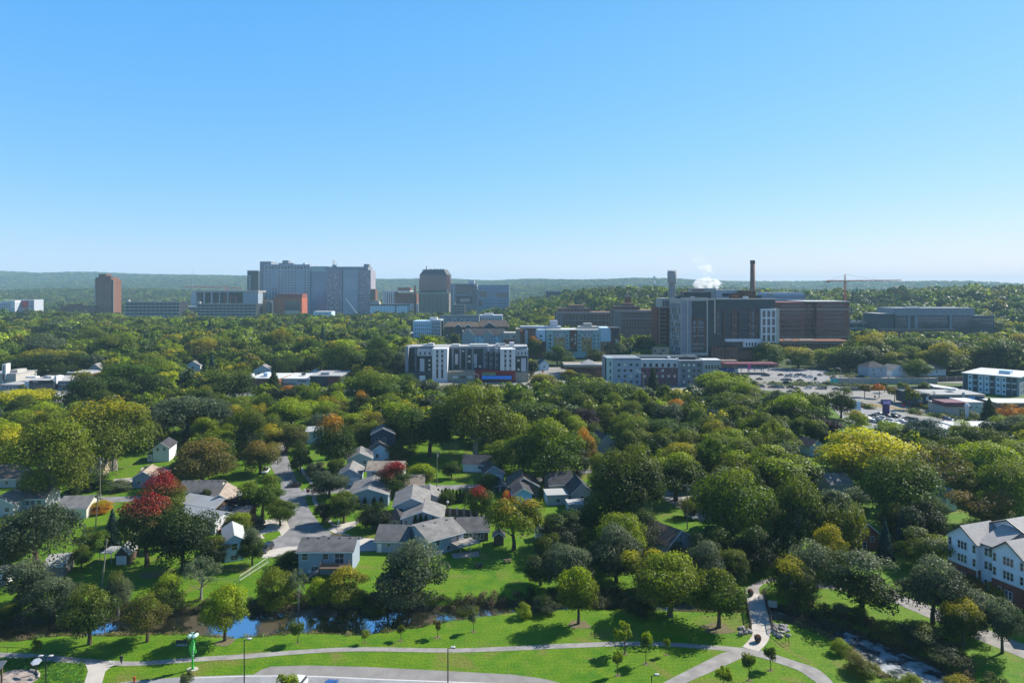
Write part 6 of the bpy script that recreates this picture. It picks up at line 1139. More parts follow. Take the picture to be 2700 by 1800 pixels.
for a, w2 in ((-.55, .48), (.5, .5), (2.4, .42), (3.9, .42), (1.5, .4)):
    q = MB(); q.blob(SM, (math.cos(a) * .5, math.sin(a) * .5, zz(1674)), (w2, w2 * .7, .30), 8, 6, .1, int(a * 9) + 20); q.build('petal', k)
lathe_obj('collar', [(.10, zz(1682)), (.42, zz(1679)), (.50, zz(1676)), (.2, zz(1674))], mat('blue_collar', (.05, .14, .25), .5), k)
for s2 in (-1, 1): q = MB(); q.slab(SDk, [(0, 0, zz(1668)), (s2 * .5, -.1, zz(1664)), (s2 * 1.0, 0, zz(1659)), (s2 * .8, .1, zz(1665)), (s2 * .3, .1, zz(1669))][::s2], .12); q.build('wing', k)
q = MB(); q.prism(CONC2, [(.95 * math.cos(i * .524), .7 * math.sin(i * .524)) for i in range(12)], -.05, .12); q.build('plinth', k)
# hydrant
x, y = G(354, 1797); k = empty('fire_hydrant', (x, y, 0), 0, 'small red fire hydrant on the gravel verge', 'fire hydrant'); HR = mat('hydrant_red', (.42, .03, .02), .5); lathe_obj('barrel', [(.2, 0), (.2, .06), (.14, .08), (.14, .7), (.18, .72), (.15, .85), (.04, .95)], HR, k, 10)
for s2 in (-1, 1): q = MB(); q.tube(HR, [(0, 0, .55), (s2 * .24, 0, .55)], .07, 8); q.build('outlet', k)
# shelter corner, hexagonal red and white sign, low stone ring and planting at the left foot
x, y = G(-95, 1850); k = empty('shelter', (x, y, 0), .2, 'grey-roofed shelter at the bottom left corner', 'shelter'); GS = mat('grey_metal_roof', (.09, .10, .12), .6, .08, 1)
q = MB(); q.slab(GS, [(-3, -3, 3.6), (4.4, -3, 3.6), (4.4, 3.6, 4.3), (-3, 3.6, 4.3)], .2); q.build('roof', k)
for p in ((-2.6, -2.6), (3.9, -2.6), (3.9, 3.0), (-2.6, 3.0)): q = MB(); q.box(DECKW, p[0] - .12, p[1] - .12, 0, p[0] + .12, p[1] + .12, 3.7); q.build('post', k)
x, y = G(95, 1778); k = empty('park_sign', (x, y, 0), -.5, 'white angular panel with a red lower edge on a post, left of the double lamp', 'sign'); q = MB(); q.box(POLE, -.08, -.08, 0, .08, .08, 1.8); q.build('post', k)
q = MB(); q.slab(WHT, [(-.75, -.5, 2.05), (.2, -.65, 2.0), (.85, -.1, 2.1), (.75, .55, 2.5), (-.2, .6, 2.6), (-.8, .1, 2.4)], .1); q.build('panel', k); q = MB(); q.slab(mat('signal_red', (.42,.04,.03)), [(-.8, -.52, 2.0), (.2, -.7, 1.93), (.2, -.66, 1.72), (-.8, -.48, 1.8)], .03); q.build('red_edge', k)
q = MB(); c = [G(px, py) for px, py in ((80, 1768), (96, 1772), (103, 1780), (100, 1788), (88, 1792), (78, 1790))]; q.tube(CONC, [(a, b_, .2) for a, b_ in c], .22, 6); tag(q.build('stone_ring'), 'curved pale stone edging around the small patio at the left foot', 'edging')
poly('patio', [(20, 1768), (60, 1762), (96, 1772), (100, 1790), (60, 1815), (0, 1840), (-60, 1830), (-20, 1790)], .045, mat('rubble_paving', (.30, .25, .22), .9, .35, 1.0, .1, fine=.3))
# stop sign, letter boxes, bins, red diamond road signs, green highway sign, purple sign pylon
def sign(name, label, px, yb, yt, m, shape, size, thick=.05, group=None):
    x, y = G(px, yb); h = Z(yt, y); k = empty(name, (x, y, 0), 0, label, 'sign', group); q = MB(); q.tube(GREYM, [(0, .06, 0), (0, .06, h)], .05, 6); q.build('post', k); q = MB()
    n_, a0 = dict(oct=(8, .3927), dia=(4, 0), sq=(4, .7854))[shape]; q.add([(size * math.cos(a0 + 6.283 * i / n_), yy, h - size * .6 + size * math.sin(a0 + 6.283 * i / n_)) for yy in (-thick, 0) for i in range(n_)], [tuple(range(n_)), tuple(range(n_, 2 * n_))[::-1]] + [(i, n_ + i, n_ + (i + 1) % n_, (i + 1) % n_) for i in range(n_)], m); q.build('sign_plate', k)
SR_ = mat('sign_red', (.55, .02, .03), .5); SO = mat('sign_orange', (.70, .14, .03), .5)
sign('stop_sign', 'red stop sign on the corner of the residential street', 812, 1310, 1291, SR_, 'oct', .55)
sign('road_sign', 'red diamond road sign on the highway verge', 2383, 1083, 1065, SR_, 'dia', 1.0); sign('road_sign', 'orange diamond road sign before the navy workshop', 2428, 1073, 1062, SO, 'dia', 1.0); sign('road_sign', 'small orange-red sign under the autumn street tree', 2307, 1050, 1043, SO, 'sq', .8)
sign('road_sign', 'red sign seen between the bushes right of the apartment block', 1431, 985, 977, SO, 'dia', 1.0)
x, y = G(2200, 1018); k = empty('highway_sign', (x, y, 0), 0, 'teal green highway sign at the left end of the noise wall', 'sign'); q = MB(); [q.tube(GREYM, [(s2, .1, 0), (s2, .1, 4)], .1, 6) for s2 in (-1.6, 1.6)]; q.build('posts', k) if False else [None]; q = MB(); q.box(GREYM, -1.7, .02, 0, -1.5, .2, 5); q.build('post', k); q = MB(); q.box(GREYM, 1.5, .02, 0, 1.7, .2, 5); q.build('post', k); q = MB(); q.box(TG, -2.7, -.06, 2.6, 2.7, .02, 5.2); q.build('sign_plate', k)
x, y = G(2336, 1095); k = empty('sign_pylon', (x, y, 0), 0, 'stubby dark purple sign pylon in the car lot', 'sign'); PU = mat('purple_sign', (.06, .03, .12), .5); q = MB(); q.box(PU, -1.6, -.5, 0, 1.6, .5, 5.5); q.build('column', k); q = MB(); q.box(PU, -2.3, -.8, 5.5, 2.3, .8, 8.2); q.build('head', k); q = MB(); q.box(mat('lilac_panel', (.4, .3, .55), .5), -1.9, -.86, 6.0, 1.9, -.82, 7.6); q.build('lit_panel', k)
x, y = G(2257, 1088); k = empty('sign_board', (x, y, 0), 0, 'pale blue-white board beside the trees at the left of the car lot', 'sign'); q = MB(); q.box(W_['lb'], -2.4, -.3, .8, 2.4, .3, 6); q.build('panel', k); q = MB(); q.box(GREYM, -.4, -.2, 0, .4, .2, .8); q.build('foot', k)
x, y = G(2550, 1108); q = MB(); q.tube(WHT, [(0, 0, 0), (0, 0, 7)], [.8, .9], 8); q.tube(WHT, [(0, 0, 7), (0, 0, 8.4)], [1.4, .8], 8); o_ = q.build('white_pylon'); o_.location = (x, y, 0); tag(o_, 'thin white roadside pylon before the grey blank shop', 'pylon')
x, y = G(2492, 1051); k = empty('kiosk', (x, y, 0), 0, 'small dark kiosk with a bright white sloping roof above the navy workshop', 'kiosk'); q = MB(); q.box(DG, -4, 0, 0, 4, 4, 6); q.build('wall', k); q = MB(); q.slab(MEMW, [(-8, -2, 7.4), (8, -2, 5.6), (10, 6, 5.6), (-6, 6, 8.2)], .3); q.build('roof', k)
# garden things
def lump(name, label, catg, px, py, m, r, h):
    x, y = G(px, py); q = MB(); q.blob(m, (0, 0, h * .45), (r, r, h * .55), 10, 7, .06, px); o_ = q.build(name, None, True); o_.location = (x, y, 0); tag(o_, label, catg)
lump('covered_grill', 'white covered barbecue below the deck stairs of the creekside house', 'barbecue', 818, 1511, WHT, .7, 1.5); lump('garden_barrel', 'white garden barrel next to the covered barbecue', 'barrel', 833, 1514, WHT, .45, 1.0); lump('green_tarp', 'green tarpaulin heap beside the covered barbecue', 'tarpaulin', 822, 1522, mat('green_tarp', (.03, .22, .14), .6), .8, .7)
lump('covered_grill', 'white covered barbecue behind the flat-fronted porch house', 'barbecue', 1168, 1383, WHT, .8, 1.5); lump('covered_spa', 'white covered hot tub behind the evergreen-fronted house', 'hot tub', 1190, 1385, WHT, .9, 1.3)
x, y = G(1180, 1352); k = empty('parasol', (x, y, 0), 0, 'white closed patio lamp post by the small rear deck', 'patio lamp'); q = MB(); q.tube(GREYM, [(0, 0, 0), (0, 0, 3)], .05, 6); q.build('post', k); q = MB(); q.blob(WHT, (0, 0, 3.2), (.4, .4, .4), 8, 6); q.build('globe', k)
x, y = G(889, 1408); k = empty('basketball_hoop', (x, y, 0), .4, 'basketball hoop on a pole beside the cul-de-sac', 'basketball hoop'); q = MB(); q.tube(GREYM, [(0, 0, 0), (0, 0, 3), (.4, 0, 3.4)], .07, 6); q.build('pole', k); q = MB(); q.box(WHT, .4, -.6, 2.9, .45, .6, 3.8); q.build('backboard', k)
x, y = G(289, 1480); k = empty('canopy', (x, y, 0), -.1, 'flat white carport canopy between the shed and the pale leaning pole', 'canopy'); q = MB(); q.slab(MEMB, [(-1.6, -1.5, 2.5), (1.6, -1.5, 2.7), (1.6, 2.6, 2.9), (-1.6, 2.6, 2.7)], .12); q.build('roof', k)
for p in ((-1.5, -1.4), (1.5, -1.4), (1.5, 2.5), (-1.5, 2.5)): q = MB(); q.box(GREYM, p[0] - .05, p[1] - .05, 0, p[0] + .05, p[1] + .05, 2.55); q.build('post', k)
def table(px, py, label):
    x, y = G(px, py); k = empty('picnic_table', (x, y, 0), .4, label, 'picnic table'); q = MB(); q.box(DECKW, -.9, -.4, .7, .9, .4, .76); q.build('table_top', k)
    for s2 in (-1, 1): q = MB(); q.box(DECKW, -.9, s2 * .75 - .14, .42, .9, s2 * .75 + .14, .47); q.build('bench_seat', k); q = MB(); q.box(DECKW, s2 * .6 - .05, -.8, 0, s2 * .6 + .05, .8, .41); q.build('leg', k)
table(1337, 1482, 'dark picnic table under the multicoloured maple'); table(1262, 1494, 'small dark picnic table in the mown shade left of the maple')
# ================================================================ person and dog
def skinned(name, chains, mats_, parent=None, lv=2):
    me = bpy.data.meshes.new(name); V, E, R_ = [], [], []; ids = {}
    for ch in chains:
        prev = None
        for key, p, r in ch:
            if key in ids: i = ids[key]
            else: i = len(V); ids[key] = i; V.append(p); R_.append(r)
            if prev is not None: E.append((prev, i))
            prev = i
    me.from_pydata(V, E, []); o_ = link(bpy.data.objects.new(name, me), parent); md = o_.modifiers.new('Skin', 'SKIN')
    for i, r in enumerate(R_): me.skin_vertices[0].data[i].radius = (r, r)
    me.skin_vertices[0].data[0].use_root = True
    ss = o_.modifiers.new('Sub', 'SUBSURF'); ss.levels = lv; ss.render_levels = lv
    me.materials.append(mats_); return o_
SKIN = mat('skin', (.45, .26, .18), .6, .05, 5); NAVC = mat('navy_clothes', (.03, .04, .06), .85, .1, 5); JEAN = mat('dark_jeans', (.03, .035, .05), .85, .1, 5); HAIR = mat('dark_hair', (.03, .02, .015), .8)
x, y = G(320, 1751); k = empty('person', (x, y, .035), .3, 'person in dark clothes walking a small white dog on the path', 'person')
def hand(sx, c):
    ch = []
    for j in range(4):
        b0 = (c[0] + (j - 1.5) * .02, c[1] - .01, c[2] - .075); l = (.075, .085, .08, .062)[j]
        ch.append([('palm%d' % sx, c, .035), ('k%d%d' % (sx, j), b0, .011), ('m%d%d' % (sx, j), (b0[0], b0[1] - .015, b0[2] - l * .5), .009), ('t%d%d' % (sx, j), (b0[0], b0[1] - .035, b0[2] - l * .85), .008)])
    ch.append([('palm%d' % sx, c, .035), ('th%d' % sx, (c[0] - sx * .035, c[1] - .025, c[2] - .02), .012), ('tt%d' % sx, (c[0] - sx * .045, c[1] - .05, c[2] - .055), .009)]); return ch
hL, hR = (.25, -.18, .86), (-.27, .05, .82)
ch = [[('pel', (0, 0, .95), .145), ('sp', (0, 0, 1.12), .13), ('che', (0, .01, 1.32), .155), ('nk', (0, -.01, 1.49), .058), ('hd', (0, -.03, 1.60), .095), ('ht', (0, -.02, 1.70), .085)], [('hd', 0, 0), ('ns', (0, -.125, 1.61), .02)],
      [('pel', 0, 0), ('hL', (.10, 0, .90), .095), ('kL', (.11, -.22, .50), .062), ('aL', (.11, -.20, .08), .042), ('fL', (.11, -.36, .04), .04)], [('pel', 0, 0), ('hR', (-.10, 0, .90), .095), ('kR', (-.11, .10, .48), .062), ('aR', (-.11, .38, .12), .042), ('fR', (-.11, .30, .04), .04)],
      [('che', 0, 0), ('sL', (.19, 0, 1.40), .06), ('eL', (.25, -.02, 1.12), .045), ('wL', (.25, -.15, .95), .03), ('palm1', hL, .035)], [('che', 0, 0), ('sR', (-.19, 0, 1.40), .06), ('eR', (-.26, .06, 1.12), .045), ('wR', (-.27, .06, .91), .03), ('palm-1', hR, .035)]] + hand(1, hL) + hand(-1, hR)
body = skinned('body', ch, SKIN, k)
skinned('jacket', [[('a', (0, 0, .92), .165), ('b', (0, 0, 1.12), .155), ('c', (0, .01, 1.33), .175), ('n', (0, 0, 1.46), .085)], [('c', 0, 0), ('l', (.20, 0, 1.40), .078), ('l2', (.255, -.02, 1.12), .06), ('l3', (.25, -.13, .985), .046)], [('c', 0, 0), ('r', (-.20, 0, 1.40), .078), ('r2', (-.265, .06, 1.12), .06), ('r3', (-.27, .06, .96), .046)]], NAVC, k)
skinned('trousers', [[('p', (0, 0, .93), .15), ('a', (.10, 0, .88), .11), ('b', (.11, -.22, .50), .08), ('c', (.11, -.20, .12), .06)], [('p', 0, 0), ('d', (-.10, 0, .88), .11), ('e', (-.11, .10, .48), .08), ('f', (-.11, .36, .16), .06)]], JEAN, k)
q = MB(); q.blob(HAIR, (0, 0, 1.67), (.105, .115, .10), 10, 8); q.build('hair', k, True)
for sx in (-1, 1): q = MB(); q.blob(DARKM, (sx * .032, -.118, 1.625), (.012, .008, .01), 6, 4); q.build('eye', k)
x, y = G(295, 1750); DW = mat('white_fur', (.75, .73, .68), .9, .05, 6); k = empty('dog', (x, y, .035), -1.2, 'small white dog walking ahead of the person on the path', 'dog')
skinned('body', [[('ch', (0, -.18, .32), .105), ('be', (0, .05, .33), .085), ('ru', (0, .24, .34), .085), ('t1', (0, .36, .42), .03), ('t2', (0, .42, .54), .018)], [('ch', 0, 0), ('n', (0, -.30, .43), .06), ('h', (0, -.38, .50), .07), ('m', (0, -.50, .475), .03)], [('h', 0, 0), ('e1', (.055, -.36, .58), .018)], [('h', 0, 0), ('e2', (-.055, -.36, .58), .018)],
  [('ch', 0, 0), ('f1', (.07, -.20, .20), .03), ('g1', (.07, -.24, .03), .022)], [('ch', 0, 0), ('f2', (-.07, -.18, .20), .03), ('g2', (-.07, -.12, .03), .022)], [('ru', 0, 0), ('k1', (.07, .18, .22), .045), ('o1', (.07, .30, .13), .022), ('q1', (.07, .28, .03), .02)], [('ru', 0, 0), ('k2', (-.07, .24, .22), .045), ('o2', (-.07, .36, .14), .022), ('q2', (-.07, .36, .03), .02)]], DW, k)
# ================================================================ vehicles
PAINT = obj_color_mat('car_paint', .28, .5, .0, .6); TYRE = mat('tyre', (.02, .02, .02), .9); RIM = mat('rim', (.4, .4, .42), .4, metal=.6); HL = mat('headlight', (.8, .8, .78), .2); TLm = mat('tail_light', (.4, .02, .02), .3)
def car_proto(kind):
    k = bpy.data.objects.new('parked_car' if kind != 'pickup' else 'pickup_truck', None); parts = []
    w_ = .9; prof = dict(sedan=[(-2.3, .35), (-2.32, .72), (-2.1, .9), (-1.2, .95), (1.5, .98), (2.2, .92), (2.3, .6), (2.28, .35)], suv=[(-2.35, .4), (-2.4, .85), (-2.15, 1.02), (-1.2, 1.08), (2.2, 1.12), (2.38, 1.0), (2.38, .4)], pickup=[(-2.8, .45), (-2.82, .9), (-2.6, 1.08), (-1.4, 1.14), (2.8, 1.14), (2.8, .45)])[kind]
    cab = dict(sedan=[(-1.15, .95), (-.45, 1.42), (.85, 1.44), (1.55, .97)], suv=[(-1.15, 1.08), (-.55, 1.68), (2.0, 1.7), (2.25, 1.1)], pickup=[(-1.35, 1.14), (-.8, 1.78), (.7, 1.8), (.95, 1.14)])[kind]
    def ext(nm, P, ww, m, inset=0.0, parent=k):
        q = MB(); n_ = len(P); q.add([(x_, -ww, z_) for x_, z_ in P] + [(x_, ww, z_) for x_, z_ in P], [tuple(range(n_)), tuple(range(n_, 2 * n_))[::-1]] + [((i + 1) % n_, i, n_ + i, n_ + (i + 1) % n_) for i in range(n_)], m)
        me = q.mesh(nm); o_ = bpy.data.objects.new(nm, me); o_.parent = parent; parts.append(o_); return o_
    ext('body', prof, w_, PAINT); ext('windows', cab, w_ * .86, GLASS); a, b_ = cab[1], cab[2]
    ext('roof', [(a[0] - .02, a[1] - .02), (a[0] + .1, a[1] + .05), (b_[0] - .1, b_[1] + .05), (b_[0] + .02, b_[1] - .02)], w_ * .8, PAINT)
    if kind == 'pickup': ext('cargo_bed', [(1.1, 1.142), (2.7, 1.142), (2.7, 1.15), (1.1, 1.15)], w_ * .8, DARKM)
    wb = 1.45 if kind != 'pickup' else 1.85
    for sx in (-1, 1):
        for sy in (-1, 1):
            q = MB(); q.tube(TYRE, [(0, -.11, 0), (0, .11, 0)], .34, 14); o_ = bpy.data.objects.new('wheel', q.mesh('wheel')); o_.location = (sx * wb, sy * (w_ - .06), .34); o_.parent = k; parts.append(o_)
            q = MB(); q.tube(RIM, [(0, -.13, 0), (0, .13, 0)], .19, 10); r_ = bpy.data.objects.new('rim', q.mesh('rim')); r_.parent = o_; parts.append(r_)
    for sy in (-1, 1):
        e0, e1 = prof[0][0], prof[-1][0]
        q = MB(); q.box(HL, e0 - .035, sy * .62 - .2, .62, e0 + .05, sy * .62 + .2, .78); o_ = bpy.data.objects.new('headlight', q.mesh('headlight')); o_.parent = k; parts.append(o_)
        q = MB(); q.box(TLm, e1 - .02, sy * .68 - .14, .7, e1 + .06, sy * .68 + .14, .9); o_ = bpy.data.objects.new('tail_light', q.mesh('tail_light')); o_.parent = k; parts.append(o_)
    return k, parts
CARP = {t: car_proto(t) for t in ('sedan', 'suv', 'pickup')}
CC = dict(k=(.012, .012, .014), w=(.75, .75, .74), s=(.35, .36, .38), g=(.10, .10, .11), b=(.03, .08, .25), r=(.30, .015, .015), n=(.02, .03, .06), t=(.20, .18, .14))
def car(px, py, kind, col, ang, label, grp=None, z=.05):
    x, y = G(px, py); k0, parts = CARP[kind]; m_ = {k0: k0.copy()}; r_ = m_[k0]; COL.objects.link(r_); r_.location = (x, y, z); r_.rotation_euler = (0, 0, math.radians(ang))
    for p in parts: c = p.copy(); COL.objects.link(c); c.parent = m_[p.parent]; c.color = (*CC[col], 1); m_[p] = c
    tag(r_, label, 'pickup truck' if kind == 'pickup' else 'car', grp)
car(781, 1824, 'suv', 'w', 80, 'white car at the bottom edge beside the yellow-green sapling'); car(866, 1826, 'sedan', 'b', 85, 'blue car with a white-lit roof at the bottom edge')
car(678, 1393, 'sedan', 'k', -20, 'black car on the driveway left of the cul-de-sac, the nearer one'); car(676, 1383, 'suv', 'n', -20, 'dark car on the driveway left of the cul-de-sac, the farther one'); car(604, 1404, 'pickup', 'r', 3, 'dark red pickup truck before the brown garage')
car(399, 1241, 'suv', 't', 178, 'olive-grey estate car before the white barn-like house'); car(701, 1246, 'suv', 'w', 95, 'white car parked at the top left of the street'); car(776, 1283, 'sedan', 'k', 10, 'black car crossing at the street corner in shade'); car(702, 1452, 'suv', 'k', 80, 'dark car at the left end of the cul-de-sac')
car(1312, 1273, 'suv', 'g', 100, 'grey car before the garage on the open lawn'); car(1821, 1366, 'suv', 's', 110, 'silver car in the shady side street')
car(137, 1046, 'suv', 'w', 90, 'white car before the left shops, left one of the pair', 'white cars by the left shops'); car(154, 1046, 'suv', 'w', 90, 'white car before the left shops, right one of the pair', 'white cars by the left shops'); car(128, 1066, 'sedan', 'k', 0, 'black car on the road below the left shops'); car(686, 1038, 'suv', 'w', 90, 'white car below the dark conifer in the middle strip'); car(795, 1030, 'sedan', 'w', 0, 'small white car below the heart-logo shop')
car(1140, 1024, 'sedan', 'b', 0, 'dark blue car in front of the white tower of the apartment block'); car(1452, 1017, 'sedan', 'b', 0, 'blue car on the road right of the apartment block')
CL = 'cars in the lots along the highway'
row = [(2256,1070,'suv','k',-30,'black car at the left end of the car lot'),(2280,1071,'pickup','w',-30,'white pickup with a blue hood second in the car lot'),(2288,1106,'sedan','s',-60,'silver car in the front left corner of the lot beside the trees'),(2303,1099,'suv','n',-40,'dark teal car left of the purple pylon'),(2324,1103,'sedan','n',-40,'dark blue car under the purple pylon'),(2362,1098,'suv','k',160,'black car right of the purple pylon'),(2342,1112,'suv','w',-50,'white car below the purple pylon'),(2364,1120,'sedan','s',-60,'pale blue-silver car lowest in the car lot'),(2352,1121,'suv','w',-50,'white car next to the pale blue-silver one'),
 (2413,1080,'suv','k',150,'black car on the road by the red diamond sign'),(2344,1060,'sedan','s',150,'silver car on the far lane above the car lot'),(2490,1116,'sedan','k',120,'black car left of the striped awning in the right lot'),(2500,1109,'suv','b',120,'blue car in the right lot'),(2534,1117,'suv','w',120,'white car below the thin white pylon'),(2539,1101,'sedan','b',120,'bright blue car beside the thin white pylon'),(2590,1117,'sedan','k',30,'black car below the dark conifer'),(2602,1118,'suv','b',30,'blue car below the dark conifer'),(2612,1112,'suv','w',30,'white car right of the dark conifer'),(2597,1127,'sedan','w',30,'white car with a pink light below the dark conifer'),
 (2072,1012,'suv','k',-20,'black car on the highway, leftmost'),(2084,1034,'sedan','g',-20,'grey car on the highway slip road'),(2131,1024,'suv','w',-20,'white van-like car in the middle of the highway'),(2100,1026,'sedan','g',-20,'grey car among the highway shrubs'),(2160,1026,'sedan','s',-20,'silver car on the highway right of the white van-like car')]
for i, (a, b_, k_, c_, an, lb) in enumerate(row): car(a, b_, k_, c_, an, lb, CL)
R = random.Random(21)
for i in range(34):
    a = R.uniform(2262, 2500); b_ = 1072 + (a - 2262) * .155 + R.choice([14, 24, 34]) + R.uniform(-1, 1); c_ = R.choice('kwwsgnb')
    car(a, b_, R.choice(['suv', 'sedan']), c_, -55 + R.uniform(-4, 4), '%s car in the packed rows of the right-hand lot' % dict(k='black', s='silver', w='white', b='blue', n='navy', g='grey')[c_], 'cars packed in the right-hand lot')
for i in range(26):
    a = R.uniform(2000, 2215); b_ = R.choice([994, 1004, 1012, 1024]) + (a - 2100) * .03; c_ = R.choice('kwsgnbk')
    car(a, b_, R.choice(['suv', 'sedan']), c_, -15 + R.uniform(-8, 8), '%s car among the scattered traffic on the pale highway' % dict(k='black', s='silver', w='white', b='blue', n='navy', g='grey')[c_], 'cars scattered on the pale highway')
for i, (a, b_, c_) in enumerate([(2058,990,'k'),(2073,993,'s'),(2087,989,'w'),(2101,991,'k'),(2112,989,'b'),(2123,993,'s'),(2137,996,'w'),(2150,1001,'k'),(2162,990,'n')]):
    car(a, b_, 'suv' if i % 2 else 'sedan', c_, 20 + 40 * (i % 3), ('%s car in the far dealer row, %s from the left' % (dict(k='black', s='silver', w='white', b='blue', n='navy')[c_], ('first','second','third','fourth','fifth','sixth','seventh','eighth','ninth')[i])), 'cars in the far row by the plum canopy')
for i, (a, b_, c_) in enumerate([(1464,999,'k'),(1474,1001,'g'),(1485,1000,'k'),(1496,1002,'n'),(1506,1004,'k')]):
    car(a, b_, 'suv' if i % 2 else 'sedan', c_, 60, 'dark car in the lot before the tent-roofed restaurant, %s from the left' % ('first','second','third','fourth','fifth')[i], 'dark cars by the restaurant')
x, y = G(1918, 984); k = empty('lorry', (x, y, .05), .05, 'lorry with a blue box trailer at the petrol station', 'lorry'); q = MB(); q.box(mat('trailer_blue', (.03, .06, .22), .5), -6, -1.3, 1.1, 5, 1.3, 4.2); q.box(WHT, -6, -1.32, 3.9, 5, 1.32, 4.3) if False else None; q.build('trailer', k); q = MB(); q.box(WHT, 5.4, -1.25, .5, 8, 1.25, 3.2); q.build('cab', k)
for xx in (-5, -4, 3.5, 6.2): q = MB(); q.tube(TYRE, [(xx, -1.3, .5), (xx, 1.3, .5)], .5, 10); q.build('wheel', k)
# rooftop vehicles glinting on the ramps
R = random.Random(4)
for lab, p0, p1, Y, py, n_, cs in (('small parked car on the top deck of the left long ramp', 345, 455, 1462, 794, 14, 'wsgk'), ('small parked car on the top deck of the white-banded ramp', 525, 670, 1452, 799, 14, 'wsgk'), ('small parked car on the low ramp right of the brick hospital', 2245, 2316, 890, 847, 16, 'wrsw')):
    for i in range(n_):
        px = p0 + (p1 - p0) * (i + .5) / n_; k0, parts = CARP['sedan']; r_ = k0.copy(); COL.objects.link(r_); yy = Y + R.uniform(0, 14); r_.location = (X(px, Y), yy, Z(py, Y) - 1.0 + .5 - .5 if False else (ramp_z(py, Y) if False else Z(py + 1, Y) - .3)); r_.rotation_euler = (0, 0, 1.57 + R.uniform(-.1, .1)); tag(r_, lab, 'car', lab.replace('small parked car', 'cars'))
        for p in parts[:3]: c = p.copy(); COL.objects.link(c); c.parent = r_; c.color = (*CC[R.choice(cs)], 1)
